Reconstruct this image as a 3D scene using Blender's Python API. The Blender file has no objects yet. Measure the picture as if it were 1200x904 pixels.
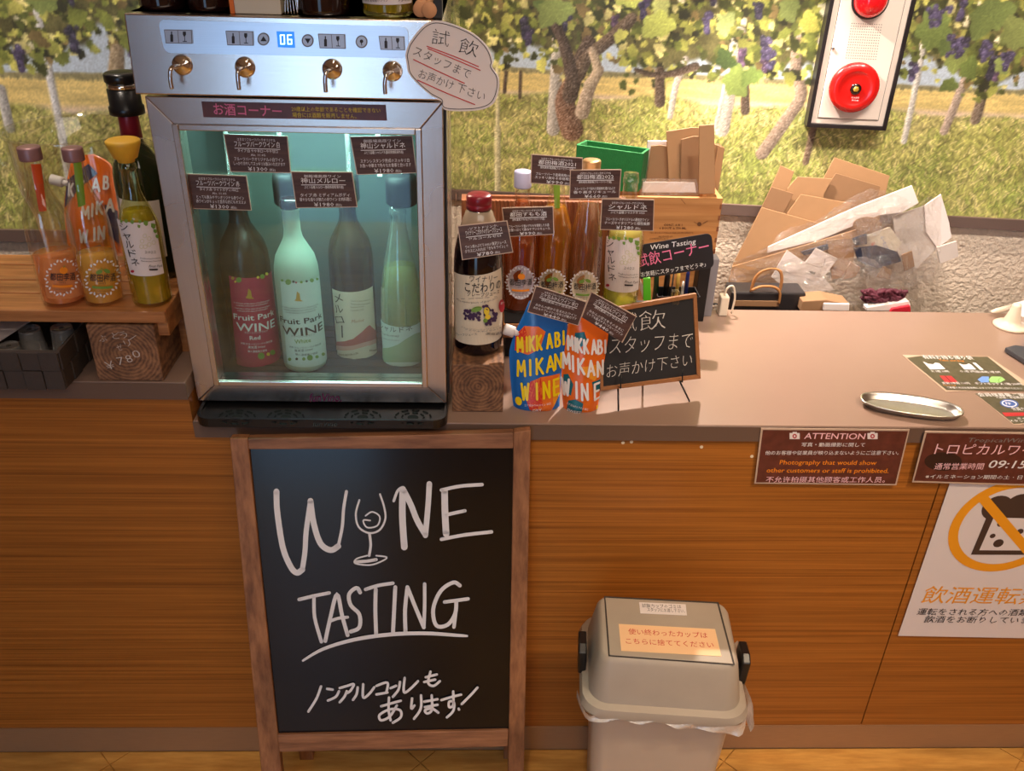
import bpy, math, random
import numpy as np
from mathutils import Vector

random.seed(7)
SC = bpy.context.scene
COL = SC.collection

# ------------------------------------------------------------------ camera
F, PITCH, YAW, ROLL, CZ = 1040.0, math.atan(1040.0/1818), math.radians(2.3), math.radians(1.7), 1.62
def cam_axes():
    cy, sy, cp, sp = math.cos(YAW), math.sin(YAW), math.cos(PITCH), math.sin(PITCH)
    f = Vector((sy*cp, cy*cp, -sp)); r0 = Vector((cy, -sy, 0)); u0 = r0.cross(f)
    c, s = math.cos(ROLL), math.sin(ROLL)
    return r0*c+u0*s, u0*c-r0*s, f
CR, CU, CF = cam_axes()
CO = Vector((0, 0, CZ))
cam = bpy.data.cameras.new('camera'); camo = bpy.data.objects.new('camera', cam); COL.objects.link(camo)
cam.sensor_fit = 'HORIZONTAL'; cam.sensor_width = 36; cam.lens = F/1200*36; cam.clip_start = 0.02
from mathutils import Matrix
camo.matrix_world = Matrix(((CR.x, CU.x, -CF.x, CO.x), (CR.y, CU.y, -CF.y, CO.y), (CR.z, CU.z, -CF.z, CO.z), (0, 0, 0, 1)))
SC.camera = camo

# ------------------------------------------------------------------ world, lamps, exposure
w = bpy.data.worlds.new('world'); SC.world = w; w.use_nodes = True
w.node_tree.nodes['Background'].inputs[0].default_value = (0.42, 0.66, 1.0, 1)
w.node_tree.nodes['Background'].inputs[1].default_value = 3.8
SC.view_settings.view_transform = 'Standard'; SC.view_settings.look = 'None'
SC.view_settings.exposure = 0.38; SC.view_settings.gamma = 1.0
def light(name, kind, loc, target, energy, color, size=0.2, spot=60, blend=0.5, size_y=None):
    l = bpy.data.lights.new(name, kind); o = bpy.data.objects.new(name, l); COL.objects.link(o)
    l.energy = energy; l.color = color
    if kind == 'AREA':
        l.size = size
        if size_y: l.shape = 'RECTANGLE'; l.size_y = size_y
    else: l.shadow_soft_size = size
    if kind == 'SPOT': l.spot_size = math.radians(spot); l.spot_blend = blend
    o.location = loc; d = Vector(target)-Vector(loc); o.rotation_euler = d.to_track_quat('-Z', 'Y').to_euler()
    return o
WARM = (1.0, 0.76, 0.52); WARM2 = (1.0, 0.87, 0.74)
_p = light('door_daylight', 'AREA', (-.70, -1.93, 1.05), (-.70, 0, 1.05), 10, (0.42, 0.66, 1.0), .62, size_y=2.1)
_p.data.cycles.is_portal = True
light('shelf_spot', 'SPOT', (-.90, 1.55, 2.6), (-.82, 1.42, 1.0), 30, WARM2, .03, 42, .7)
for k, (x, e) in enumerate(((-1.35, 34), (-.75, 34), (.05, 40), (.5, 44), (.95, 46), (1.4, 46))):
    light('mural_spot', 'SPOT', (x, 1.05, 2.6), (x, 2.0, 1.28), e*1.15, WARM2, 0.04, 62, 0.9)
light('counter_spot', 'SPOT', (.40, 1.95, 1.66), (.68, 1.26, .80), 56, (1.0, 0.85, 0.73), 0.012, 125, 0.4)
light('front_spot', 'SPOT', (1.15, 0.30, 2.6), (0.85, 1.2, 0.32), 98, WARM, 0.04, 50, 0.8)
light('front_spot_middle', 'SPOT', (-.1, 0.25, 2.6), (0.05, 1.2, 0.40), 34, WARM, 0.04, 44, 0.8)
light('front_spot_left', 'SPOT', (-1.1, -0.1, 2.6), (-0.95, 1.2, 0.10), 8, WARM, 0.04, 50, 0.8)
light('ceiling_glow', 'AREA', (0.7, -0.9, 2.62), (0.7, -0.9, 0), 20, WARM2, 2.2, size_y=1.2)

# ------------------------------------------------------------------ photo pixel -> world
def ray(px, py): return CR*((px-600)/F)-CU*((py-452)/F)+CF
def hit(px, py, n, p0):
    d = ray(px, py); n = Vector(n); return CO+d*((Vector(p0)-CO).dot(n)/d.dot(n))
def onz(px, py, z): return hit(px, py, (0, 0, 1), (0, 0, z))
def ony(px, py, y): return hit(px, py, (0, 1, 0), (0, y, 0))
def depth(p): return (Vector(p)-CO).dot(CF)

# ------------------------------------------------------------------ materials
def lin(c): return c/12.92 if c <= .04045 else ((c+.055)/1.055)**2.4
def rgb(r, g, b): return (lin(r/255), lin(g/255), lin(b/255), 1)
MATS = {}
def nm(name):
    m = bpy.data.materials.new(name); m.use_nodes = True
    return m, m.node_tree.nodes, m.node_tree.links, m.node_tree.nodes['Principled BSDF']
def mat(name, col, rough=0.5, metal=0, noise=0.0, nscale=20, bump=0, bscale=80, spec=0.5, coat=0, emit=None, estr=0, stretch=(1, 1, 1)):
    if name in MATS: return MATS[name]
    m, N, L, P = nm(name)
    P.inputs['Roughness'].default_value = rough; P.inputs['Metallic'].default_value = metal
    P.inputs['Base Color'].default_value = col; P.inputs['Specular IOR Level'].default_value = spec
    P.inputs['Coat Weight'].default_value = coat
    if emit: P.inputs['Emission Color'].default_value = emit; P.inputs['Emission Strength'].default_value = estr
    tc = N.new('ShaderNodeTexCoord'); mp = N.new('ShaderNodeMapping'); mp.inputs['Scale'].default_value = stretch
    L.new(tc.outputs['Object'], mp.inputs[0])
    n = N.new('ShaderNodeTexNoise'); n.inputs['Scale'].default_value = nscale; n.inputs['Detail'].default_value = 6
    L.new(mp.outputs[0], n.inputs['Vector'])
    mx = N.new('ShaderNodeMix'); mx.data_type = 'RGBA'
    mx.inputs[6].default_value = [c*(1-noise) for c in col[:3]]+[1]; mx.inputs[7].default_value = [min(1, c*(1+noise)) for c in col[:3]]+[1]
    L.new(n.outputs[0], mx.inputs[0]); L.new(mx.outputs[2], P.inputs['Base Color'])
    if bump:
        b = N.new('ShaderNodeBump'); b.inputs['Strength'].default_value = bump; b.inputs['Distance'].default_value = .002
        n2 = N.new('ShaderNodeTexNoise'); n2.inputs['Scale'].default_value = bscale; n2.inputs['Detail'].default_value = 5
        L.new(mp.outputs[0], n2.inputs['Vector']); L.new(n2.outputs[0], b.inputs['Height']); L.new(b.outputs[0], P.inputs['Normal'])
    MATS[name] = m; return m
def wood(name, c1, c2, scale=(1, 12, 12), rough=0.45, dens=9, rings=False, c3=None, bump=.15, blot=.55):
    if name in MATS: return MATS[name]
    m, N, L, P = nm(name)
    tc = N.new('ShaderNodeTexCoord'); mp = N.new('ShaderNodeMapping'); mp.inputs['Scale'].default_value = scale
    L.new(tc.outputs['Object'], mp.inputs[0])
    n = N.new('ShaderNodeTexNoise'); n.inputs['Scale'].default_value = dens; n.inputs['Detail'].default_value = 8; n.inputs['Roughness'].default_value = .65
    L.new(mp.outputs[0], n.inputs['Vector'])
    r = N.new('ShaderNodeValToRGB'); r.color_ramp.elements[0].position = .3; r.color_ramp.elements[1].position = .68
    r.color_ramp.elements[0].color = c1; r.color_ramp.elements[1].color = c2
    src = n.outputs[0]
    if rings:
        wv = N.new('ShaderNodeTexWave'); wv.wave_type = 'RINGS'; wv.rings_direction = 'Y'; wv.inputs['Scale'].default_value = 52
        wv.inputs['Distortion'].default_value = 3; wv.inputs['Detail'].default_value = 3; wv.inputs['Detail Scale'].default_value = 2.5
        mp2 = N.new('ShaderNodeMapping'); mp2.inputs['Location'].default_value = (0, 0, -.05)
        L.new(tc.outputs['Object'], mp2.inputs[0]); L.new(mp2.outputs[0], wv.inputs['Vector'])
        mm = N.new('ShaderNodeMix'); mm.inputs[0].default_value = .20; L.new(n.outputs[0], mm.inputs[2]); L.new(wv.outputs['Fac'], mm.inputs[3]); src = mm.outputs[0]
    L.new(src, r.inputs[0])
    n2 = N.new('ShaderNodeTexNoise'); n2.inputs['Scale'].default_value = dens*.25; n2.inputs['Detail'].default_value = 3
    L.new(mp.outputs[0], n2.inputs['Vector'])
    mx = N.new('ShaderNodeMix'); mx.data_type = 'RGBA'; mx.blend_type = 'MULTIPLY'; mx.inputs[0].default_value = blot
    r2 = N.new('ShaderNodeValToRGB'); r2.color_ramp.elements[0].position = .35; r2.color_ramp.elements[0].color = (.5, .5, .5, 1); r2.color_ramp.elements[1].position = .6; r2.color_ramp.elements[1].color = (1, 1, 1, 1)
    L.new(n2.outputs[0], r2.inputs[0]); L.new(r.outputs[0], mx.inputs[6]); L.new(r2.outputs[0], mx.inputs[7])
    L.new(mx.outputs[2], P.inputs['Base Color']); P.inputs['Roughness'].default_value = rough
    b = N.new('ShaderNodeBump'); b.inputs['Strength'].default_value = bump; b.inputs['Distance'].default_value = .001
    L.new(n.outputs[0], b.inputs['Height']); L.new(b.outputs[0], P.inputs['Normal'])
    MATS[name] = m; return m
def clear(name, tint=(1, 1, 1, 1), base=.06, edge=.8, rough=.03, gloss=(1, 1, 1, 1), diffuse=0, dcol=(1, 1, 1, 1), wrinkle=0, fog=None):
    """thin transparent film / glass: transparent + glossy by facing, optional milky part"""
    if name in MATS: return MATS[name]
    m, N, L, P = nm(name); N.remove(P); out = N['Material Output']
    t = N.new('ShaderNodeBsdfTransparent'); t.inputs[0].default_value = tint
    g = N.new('ShaderNodeBsdfGlossy'); g.inputs['Color'].default_value = gloss; g.inputs['Roughness'].default_value = rough
    lw = N.new('ShaderNodeLayerWeight'); lw.inputs['Blend'].default_value = .35
    mr = N.new('ShaderNodeMapRange'); mr.inputs['To Min'].default_value = base; mr.inputs['To Max'].default_value = edge
    L.new(lw.outputs['Facing'], mr.inputs[0])
    first = t.outputs[0]
    if diffuse:
        d = N.new('ShaderNodeBsdfDiffuse'); d.inputs[0].default_value = dcol
        md = N.new('ShaderNodeMixShader'); md.inputs[0].default_value = diffuse
        L.new(t.outputs[0], md.inputs[1]); L.new(d.outputs[0], md.inputs[2]); first = md.outputs[0]
        if fog:
            tc = N.new('ShaderNodeTexCoord'); n = N.new('ShaderNodeTexNoise'); n.inputs['Scale'].default_value = fog[0]; n.inputs['Detail'].default_value = 4
            L.new(tc.outputs['Object'], n.inputs['Vector'])
            r = N.new('ShaderNodeMapRange'); r.inputs['From Min'].default_value = .35; r.inputs['From Max'].default_value = .75
            r.inputs['To Min'].default_value = fog[1]; r.inputs['To Max'].default_value = fog[2]
            L.new(n.outputs[0], r.inputs[0]); L.new(r.outputs[0], md.inputs[0])
    mx = N.new('ShaderNodeMixShader'); L.new(mr.outputs[0], mx.inputs[0]); L.new(first, mx.inputs[1]); L.new(g.outputs[0], mx.inputs[2])
    if wrinkle:
        tc = N.new('ShaderNodeTexCoord'); n = N.new('ShaderNodeTexNoise'); n.inputs['Scale'].default_value = 26; n.inputs['Detail'].default_value = 5
        b = N.new('ShaderNodeBump'); b.inputs['Strength'].default_value = wrinkle; b.inputs['Distance'].default_value = .02
        L.new(tc.outputs['Object'], n.inputs['Vector']); L.new(n.outputs[0], b.inputs['Height'])
        L.new(b.outputs[0], g.inputs['Normal']); L.new(b.outputs[0], lw.inputs['Normal'])
    L.new(mx.outputs[0], out.inputs['Surface']); MATS[name] = m; return m
def steel(name, col=(.62, .6, .58, 1), rough=.3, stretch=(2, 60, 160), bump=.06):
    if name in MATS: return MATS[name]
    m = mat(name, col, rough, 1, .07, 6, bump*.5, 12, stretch=stretch)
    N, L = m.node_tree.nodes, m.node_tree.links; P = N['Principled BSDF']
    tc = N.new('ShaderNodeTexCoord'); n = N.new('ShaderNodeTexNoise'); n.inputs['Scale'].default_value = 9; n.inputs['Detail'].default_value = 1
    L.new(tc.outputs['Object'], n.inputs['Vector'])
    mr = N.new('ShaderNodeMapRange'); mr.inputs['From Min'].default_value = .35; mr.inputs['From Max'].default_value = .75; mr.inputs['To Min'].default_value = rough-.01; mr.inputs['To Max'].default_value = rough+.03
    L.new(n.outputs[0], mr.inputs[0]); L.new(mr.outputs[0], P.inputs['Roughness'])
    return m

TEAK = wood('teak_laminate', rgb(132, 74, 22), rgb(184, 114, 44), (.7, 40, 95), .38, 3.2, bump=.03, blot=.28)
COUNTER = mat('taupe_laminate', rgb(146, 120, 106), .32, 0, .05, 8, .04, 300)
BAND = mat('taupe_edge', rgb(104, 82, 70), .4, 0, .05, 8)
TOEKICK = mat('brushed_toe_kick', rgb(168, 136, 104), .3, .4, .12, 30, .05, 60, stretch=(1, 1, 14))
FLOORM = wood('floor_wood', rgb(206, 144, 66), rgb(232, 176, 92), (2, 14, 1), .4, 6)
PLASTER = mat('rough_plaster', rgb(222, 204, 184), .85, 0, .06, 30, 1.0, 100)
for _n in PLASTER.node_tree.nodes:
    if _n.type == 'BUMP': _n.inputs['Distance'].default_value = .007
TRIMM = mat('sill_trim', rgb(104, 84, 76), .6)
WALLM = mat('wall_paint', rgb(170, 140, 116), .9)
CEIL = mat('ceiling_paint', rgb(190, 172, 150), .9)
STEEL = steel('brushed_steel', (.66, .59, .54, 1), .24)
STEELV = steel('brushed_steel_upright', (.64, .56, .51, 1), .27, (160, 60, 2))
CHROME = mat('chrome', (.85, .84, .82, 1), .08, 1, .02, 5)
TRAYSTEEL = mat('tray_steel', (.82, .79, .75, 1), .30, 1, .1, 40, .15, 60)
BLACK = mat('black_plastic', rgb(18, 18, 20), .28, 0, .1, 30)
BLACKM = mat('black_matt', rgb(22, 20, 20), .6, 0, .1, 30)
BOARD = mat('black_board', rgb(13, 12, 14), .16, 0, .2, 5, .02, 30)
CHALKB = mat('chalk_board', rgb(30, 29, 31), .6, 0, .3, 14)
WHITEINK = mat('white_ink', rgb(232, 230, 232), .6, 0, .03, 60)
CHALK = mat('chalk', rgb(205, 198, 190), .9, 0, .15, 200)
DARKINK = mat('dark_ink', rgb(40, 36, 38), .6)
REDINK = mat('red_ink', rgb(200, 40, 40), .6)
CRIMSON = mat('crimson_ink', rgb(175, 30, 50), .6)
ORANGEINK = mat('orange_ink', rgb(240, 140, 20), .6)
YELLOWINK = mat('yellow_ink', rgb(235, 205, 60), .6)
ROSEINK = mat('rose_ink', rgb(244, 196, 204), .6)
PINKINK = mat('pink_ink', rgb(232, 120, 160), .6)
GOLD = mat('gold_ink', rgb(205, 165, 70), .35, .4)
GREENINK = mat('green_ink', rgb(112, 150, 60), .6)
BLUEINK = mat('blue_ink', rgb(60, 110, 190), .6)
GREYINK = mat('grey_ink', rgb(120, 115, 112), .6)
PURPLE = mat('grape_ink', rgb(66, 40, 78), .6)
PAPER = mat('white_paper', rgb(226, 216, 214), .7, 0, .02, 20)
CREAM = mat('cream_paper', rgb(222, 208, 184), .65, 0, .02, 20)
LAMI = mat('laminate_edge', rgb(196, 170, 150), .25)
CARDWOOD = wood('card_wood_print', rgb(58, 34, 28), rgb(100, 68, 58), (1, 8, 30), .5, 5, bump=0)
MARBLEP = mat('maroon_marble_print', rgb(96, 48, 40), .35, 0, .55, 60)
FRAMEW = wood('sign_frame_wood', rgb(122, 76, 46), rgb(176, 120, 78), (14, 14, 1.5), .55, 6)
FRAMEH = wood('sign_frame_rail', rgb(112, 70, 44), rgb(168, 116, 80), (1.5, 14, 14), .55, 6)
LOGEND = wood('log_end_grain', rgb(84, 54, 38), rgb(158, 112, 76), (14, 14, 14), .7, 5, rings=True)
SHELFW = wood('shelf_wood', rgb(150, 92, 50), rgb(196, 134, 82), (1.2, 14, 14), .35, 6)
CRATEW = wood('crate_pine', rgb(178, 116, 62), rgb(208, 150, 92), (1, 5, 22), .55, 4)
CRATED = wood('reeded_cedar', rgb(116, 66, 40), rgb(158, 98, 62), (22, 10, 1), .5, 5)
KRAFT = mat('kraft_paper', rgb(168, 128, 90), .8, 0, .05, 60)
KRAFTD = mat('kraft_card', rgb(144, 108, 76), .8, 0, .05, 60)
KRAFTS = mat('kraft_inner', rgb(150, 114, 82), .8, 0, .05, 60)
WHITECARD = mat('white_card', rgb(226, 214, 210), .7)
GLASS = clear('clear_glass', (.97, .98, .96, 1), .05, .55, .03)
GLASSG = clear('green_glass', (.86, .88, .58, 1), .05, .6, .04)
PANE = clear('fridge_pane', (.88, .95, .93, 1), .035, .35, .02, diffuse=.1, dcol=(.35, .5, .5, 1), fog=(7, .0, .05))
ACRYL = clear('acrylic', (.95, .95, .93, 1), .03, .5, .02)
FILM = clear('cellophane', (.93, .92, .9, 1), .07, .75, .06, diffuse=.05, dcol=(.95, .9, .86, 1), wrinkle=1.0)
CUPM = clear('plastic_cup', (.9, .9, .9, 1), .10, .7, .1, diffuse=.30, dcol=(.8, .76, .72, 1))
FROST = mat('frosted_glass', rgb(172, 190, 172), .55, 0, .06, 30)
DARKGLASS = mat('dark_wine_glass', rgb(34, 14, 12), .1, 0, .2, 10, coat=.5)
OLIVEGLASS = mat('olive_glass', rgb(52, 42, 18), .1, 0, .2, 8, coat=.5)

# ------------------------------------------------------------------ object helpers
ORG = {}
def mk(name, V, Fs, m, parent=None, smooth=False, idx=None, origin=None):
    V = [Vector(v) for v in V]
    if parent is not None: o0 = ORG[parent.name]
    elif origin is not None: o0 = Vector(origin)
    else:
        xs = [v.x for v in V]; ys = [v.y for v in V]; zs = [v.z for v in V]
        o0 = Vector(((min(xs)+max(xs))/2, (min(ys)+max(ys))/2, min(zs)))
    me = bpy.data.meshes.new(name)
    me.from_pydata([tuple(v-o0) for v in V], [], Fs)
    for q in (m if isinstance(m, (list, tuple)) else [m]): me.materials.append(q)
    if idx is not None: me.polygons.foreach_set('material_index', idx)
    if smooth: me.polygons.foreach_set('use_smooth', [True]*len(me.polygons))
    me.update()
    o = bpy.data.objects.new(name, me); COL.objects.link(o)
    if parent is not None: o.parent = parent
    else: o.location = o0
    ORG[o.name] = o0
    return o
def tag(o, label=None, cat=None, group=None, kind=None):
    if label: o['label'] = label
    if cat: o['category'] = cat
    if group: o['group'] = group
    if kind: o['kind'] = kind
    return o
def thing(name, loc, label, cat, group=None):
    o = bpy.data.objects.new(name, None); COL.objects.link(o); o.location = loc; o.empty_display_size = .05
    ORG[o.name] = Vector(loc); return tag(o, label, cat, group)
def recalc(o):
    import bmesh
    bm = bmesh.new(); bm.from_mesh(o.data); bmesh.ops.recalc_face_normals(bm, faces=bm.faces); bm.to_mesh(o.data); bm.free(); return o
def bevel(o, wd, seg=2):
    md = o.modifiers.new('bevel', 'BEVEL'); md.width = wd; md.segments = seg; md.limit_method = 'ANGLE'; md.angle_limit = math.radians(40); return o
class G:
    """geometry collector"""
    def __init__(s): s.V = []; s.F = []; s.I = []
    def add(s, V, Fs, i=0):
        n = len(s.V); s.V += [Vector(v) for v in V]; s.F += [tuple(k+n for k in f) for f in Fs]; s.I += [i]*len(Fs); return s
    def box(s, x0, x1, y0, y1, z0, z1, i=0, rot=0, c=None):
        V = [Vector((x, y, z)) for z in (z0, z1) for x, y in ((x0, y0), (x1, y0), (x1, y1), (x0, y1))]
        if rot:
            c = Vector(c) if c else Vector(((x0+x1)/2, (y0+y1)/2, 0)); R = Matrix.Rotation(rot, 3, 'Z')
            V = [R @ (v-c)+c for v in V]
        return s.add(V, [(3, 2, 1, 0), (4, 5, 6, 7), (0, 1, 5, 4), (1, 2, 6, 5), (2, 3, 7, 6), (3, 0, 4, 7)], i)
    def prism(s, pts, off, i=0):
        """closed polygon (world points) extruded by vector off"""
        n = len(pts); off = Vector(off); P = [Vector(p) for p in pts]
        return s.add(P+[p+off for p in P], [tuple(range(n))]+[tuple(n+k for k in reversed(range(n)))]+[(k, (k+1) % n, n+(k+1) % n, n+k) for k in range(n)], i)
    def lathe(s, c, prof, seg=32, i=0, cap=True):
        c = Vector(c); n0 = len(s.V); V = []; Fs = []
        for r, z in prof:
            for k in range(seg):
                a = 2*math.pi*k/seg; V.append(c+Vector((r*math.cos(a), r*math.sin(a), z)))
        m = len(prof)
        for j in range(m-1):
            for k in range(seg):
                k2 = (k+1) % seg; Fs.append((j*seg+k, j*seg+k2, (j+1)*seg+k2, (j+1)*seg+k))
        if cap:
            Fs.append(tuple(reversed(range(seg)))); Fs.append(tuple((m-1)*seg+k for k in range(seg)))
        return s.add(V, Fs, i)
    def tube(s, pts, r, seg=8, i=0, closed=False):
        P = [Vector(p) for p in pts]; n = len(P); V = []; Fs = []
        up = Vector((0, 0, 1)); prev = None
        for k in range(n):
            a = P[(k-1) % n] if (closed or k > 0) else P[k]; b = P[(k+1) % n] if (closed or k < n-1) else P[k]
            t = (b-a).normalized()
            if prev is None:
                u = t.cross(up)
                if u.length < .01: u = t.cross(Vector((1, 0, 0)))
            else: u = prev-t*prev.dot(t)
            u.normalize(); prev = u; v = t.cross(u)
            rr = r[k] if isinstance(r, (list, tuple)) else r
            for q in range(seg):
                an = 2*math.pi*q/seg; V.append(P[k]+u*(rr*math.cos(an))+v*(rr*math.sin(an)))
        for k in range(n if closed else n-1):
            k2 = (k+1) % n
            for q in range(seg):
                q2 = (q+1) % seg; Fs.append((k*seg+q, k*seg+q2, k2*seg+q2, k2*seg+q))
        if not closed: Fs += [tuple(reversed(range(seg))), tuple((n-1)*seg+q for q in range(seg))]
        return s.add(V, Fs, i)
    def mk(s, name, m, parent=None, smooth=False, origin=None, fix=True):
        o = mk(name, s.V, s.F, m, parent, smooth, s.I, origin)
        return recalc(o) if fix else o
def smooth_pts(pts, k=6):
    P = [Vector(p) for p in pts]; out = []
    n = len(P)
    for i in range(n-1):
        a, b, c, d = P[max(i-1, 0)], P[i], P[i+1], P[min(i+2, n-1)]
        for j in range(k):
            t = j/k; out.append(.5*((2*b)+(c-a)*t+(2*a-5*b+4*c-d)*t*t+(3*b-a-3*c+d)*t**3))
    return out+[P[-1]]

# ------------------------------------------------------------------ sheets (planes and cylinders) that carry print
class Flat:
    """plane through p0; ex along x0->x1 in the plane; n towards the viewer"""
    def __init__(s, p0, ex, down):
        s.o = Vector(p0); s.ex = Vector(ex).normalized(); dn = Vector(down); dn = (dn-s.ex*dn.dot(s.ex)).normalized()
        s.ey = -dn; s.n = s.ex.cross(s.ey).normalized()
        if s.n.dot(CO-s.o) < 0: s.n = -s.n
    def hit(s, px, py): return hit(px, py, s.n, s.o)
    def uv(s, px, py):
        d = s.hit(px, py)-s.o; return (d.dot(s.ex), d.dot(s.ey))
    def P(s, a, b, off=0): return s.o+s.ex*a+s.ey*b+s.n*off
class Cyl:
    """upright cylinder; local a = arc length, b = height"""
    def __init__(s, c, r): s.c = Vector(c); s.r = r
    def uv(s, px, py):
        d = ray(px, py); o = CO-s.c
        A = d.x**2+d.y**2; B = 2*(o.x*d.x+o.y*d.y); Cc = o.x**2+o.y**2-s.r**2; D = B*B-4*A*Cc
        t = (-B-math.sqrt(max(D, 0)))/(2*A); p = CO+d*t-s.c
        return (math.atan2(p.x, -p.y)*s.r, p.z)
    def P(s, a, b, off=0):
        t = a/s.r; return s.c+Vector((math.sin(t)*(s.r+off), -math.cos(t)*(s.r+off), b))
def vert(y, x0=0, z0=0): return Flat((x0, y, z0), (1, 0, 0), (0, 0, -1))
TXT = {}
_tc = bpy.data.curves.new('text_tmp', 'FONT'); _to = bpy.data.objects.new('text_tmp', _tc); COL.objects.link(_to)
def text_geo(s, bold=0, res=2):
    k = (s, bold, res)
    if k not in TXT:
        _tc.body = s; _tc.offset = bold; _tc.resolution_u = res; _tc.size = 1
        dg = bpy.context.evaluated_depsgraph_get(); dg.update()
        me = bpy.data.meshes.new_from_object(_to.evaluated_get(dg))
        V = [(v.co.x, v.co.y) for v in me.vertices]; Fs = [tuple(p.vertices) for p in me.polygons]
        bpy.data.meshes.remove(me)
        x0 = min(v[0] for v in V); x1 = max(v[0] for v in V)
        TXT[k] = ([((x-x0)/(x1-x0), y) for x, y in V], Fs, x1-x0)
    return TXT[k]
SF = {'M': [[(0, 0), (.08, 1)], [(.08, 1), (.5, .3)], [(.5, .3), (.92, 1)], [(.92, 1), (1, 0)]], 'I': [[(.5, 0), (.5, 1)]], 'K': [[(.1, 0), (.1, 1)], [(.9, 1), (.1, .42)], [(.3, .55), (.95, 0)]],
      'A': [[(0, 0), (.5, 1)], [(.5, 1), (1, 0)], [(.2, .32), (.8, .32)]], 'B': [[(.1, 0), (.1, 1)], [(.1, 1), (.6, .98), (.8, .78), (.6, .56), (.15, .52)], [(.15, .52), (.7, .5), (.95, .26), (.7, .02), (.1, 0)]],
      'W': [[(0, 1), (.25, 0)], [(.25, 0), (.5, .8)], [(.5, .8), (.75, 0)], [(.75, 0), (1, 1)]], 'N': [[(.08, 0), (.08, 1)], [(.08, 1), (.92, 0)], [(.92, 0), (.92, 1)]], 'E': [[(.15, 0), (.15, 1)], [(.15, 1), (.9, 1)], [(.15, .52), (.8, .52)], [(.15, 0), (.9, 0)]]}
class Print:
    def __init__(s, sh, off=.0005, step=.00004): s.sh = sh; s.g = G(); s.m = []; s.off = off; s.step = step
    def _i(s, m):
        if m not in s.m: s.m.append(m)
        s.off += s.step; return s.m.index(m)
    def text(s, t, p0, p1, h, m, bold=0, res=2, shear=0, uvmode=False):
        i = s._i(m); V, Fs, w = text_geo(t, bold, res)
        dy = .10 if any(ord(q_) > 0x2E80 for q_ in t) else 0
        a = Vector(s.sh.uv(*p0)); b = Vector(s.sh.uv(*p1)); c = Vector(s.sh.uv(p0[0], p0[1]-h))
        hh = h*depth(s.sh.c)/F/.93 if isinstance(s.sh, Cyl) else (c-a).length; d = b-a; e = d.normalized(); n = Vector((-e.y, e.x)); W = d.length
        ex_ = .0005 if isinstance(s.sh, Cyl) else 0
        s.g.add([s.sh.P(*(a+e*(x*W+y*hh*shear)+n*((y+dy)*hh)), s.off+ex_) for x, y in V], Fs, i); return s
    def poly(s, pts, m):
        i = s._i(m); q = [s.sh.uv(*p) for p in pts]
        s.g.add([s.sh.P(a, b, s.off) for a, b in q], [tuple(range(len(q)))], i); return s
    def quad(s, pts, m, nu=10, nv=1):
        """TL,TR,BR,BL pixel quad, subdivided so that it follows a curved sheet"""
        if isinstance(s.sh, Cyl): nu, nv = max(nu, 20), max(nv, 7)
        i = s._i(m); q = [Vector(s.sh.uv(*p)) for p in pts]; V = []
        for v in range(nv+1):
            for u in range(nu+1):
                f, h = u/nu, v/nv; p = (q[0]*(1-f)+q[1]*f)*(1-h)+(q[3]*(1-f)+q[2]*f)*h; V.append(s.sh.P(p.x, p.y, s.off))
        s.g.add(V, [(r*(nu+1)+k, r*(nu+1)+k+1, (r+1)*(nu+1)+k+1, (r+1)*(nu+1)+k) for r in range(nv) for k in range(nu)], i); return s
    def strip(s, top, bot, m):
        """region between two pixel polylines of equal length"""
        def dens(L): return [(a[0]+(b[0]-a[0])*k/5, a[1]+(b[1]-a[1])*k/5) for a, b in zip(L, L[1:]) for k in range(5)]+[L[-1]]
        top, bot = dens(list(top)), dens(list(bot)); i = s._i(m); n = len(top)
        s.g.add([s.sh.P(*s.sh.uv(*p), s.off) for p in list(top)+list(bot)], [(k, k+1, n+k+1, n+k) for k in range(n-1)], i); return s
    def ell(s, c, rx, ry, m, ring=0, seg=24, ang=0):
        i = s._i(m); pts = []
        for k in range(seg):
            t = 2*math.pi*k/seg; x, y = rx*math.cos(t), ry*math.sin(t)
            pts.append((c[0]+x*math.cos(ang)-y*math.sin(ang), c[1]+x*math.sin(ang)+y*math.cos(ang), x, y))
        out = [s.sh.P(*s.sh.uv(p[0], p[1]), s.off) for p in pts]
        if ring:
            f = 1-ring/max(rx, ry)
            inn = [s.sh.P(*s.sh.uv(c[0]+(p[0]-c[0])*f, c[1]+(p[1]-c[1])*f), s.off) for p in pts]
            s.g.add(out+inn, [(k, (k+1) % seg, seg+(k+1) % seg, seg+k) for k in range(seg)], i)
        else: s.g.add(out, [tuple(range(seg))], i)
        return s
    def stroke(s, pts, wpx, m, k=5, taper=False):
        i = s._i(m); P = smooth_pts([Vector((p[0], p[1], 0)) for p in pts], k) if len(pts) > 2 else [Vector((p[0], p[1], 0)) for p in pts]
        n = len(P); L = []; Rr = []
        for q in range(n):
            t = (P[min(q+1, n-1)]-P[max(q-1, 0)]).normalized(); nn = Vector((-t.y, t.x, 0)); ww = wpx/2
            if taper: ww *= .35+.65*math.sin(math.pi*(q+.5)/n)**.5
            L.append(P[q]+nn*ww); Rr.append(P[q]-nn*ww)
        V = [s.sh.P(*s.sh.uv(p.x, p.y), s.off) for p in L+Rr]; Fs = [(q, q+1, n+q+1, n+q) for q in range(n-1)]
        s.g.add(V, Fs, i)
        for e in (P[0], P[-1]):
            if taper: break
            V = [s.sh.P(*s.sh.uv(e.x+wpx/2*math.cos(a*math.pi/5), e.y+wpx/2*math.sin(a*math.pi/5)), s.off) for a in range(10)]
            s.g.add(V, [tuple(range(10))], i)
        return s
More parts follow.
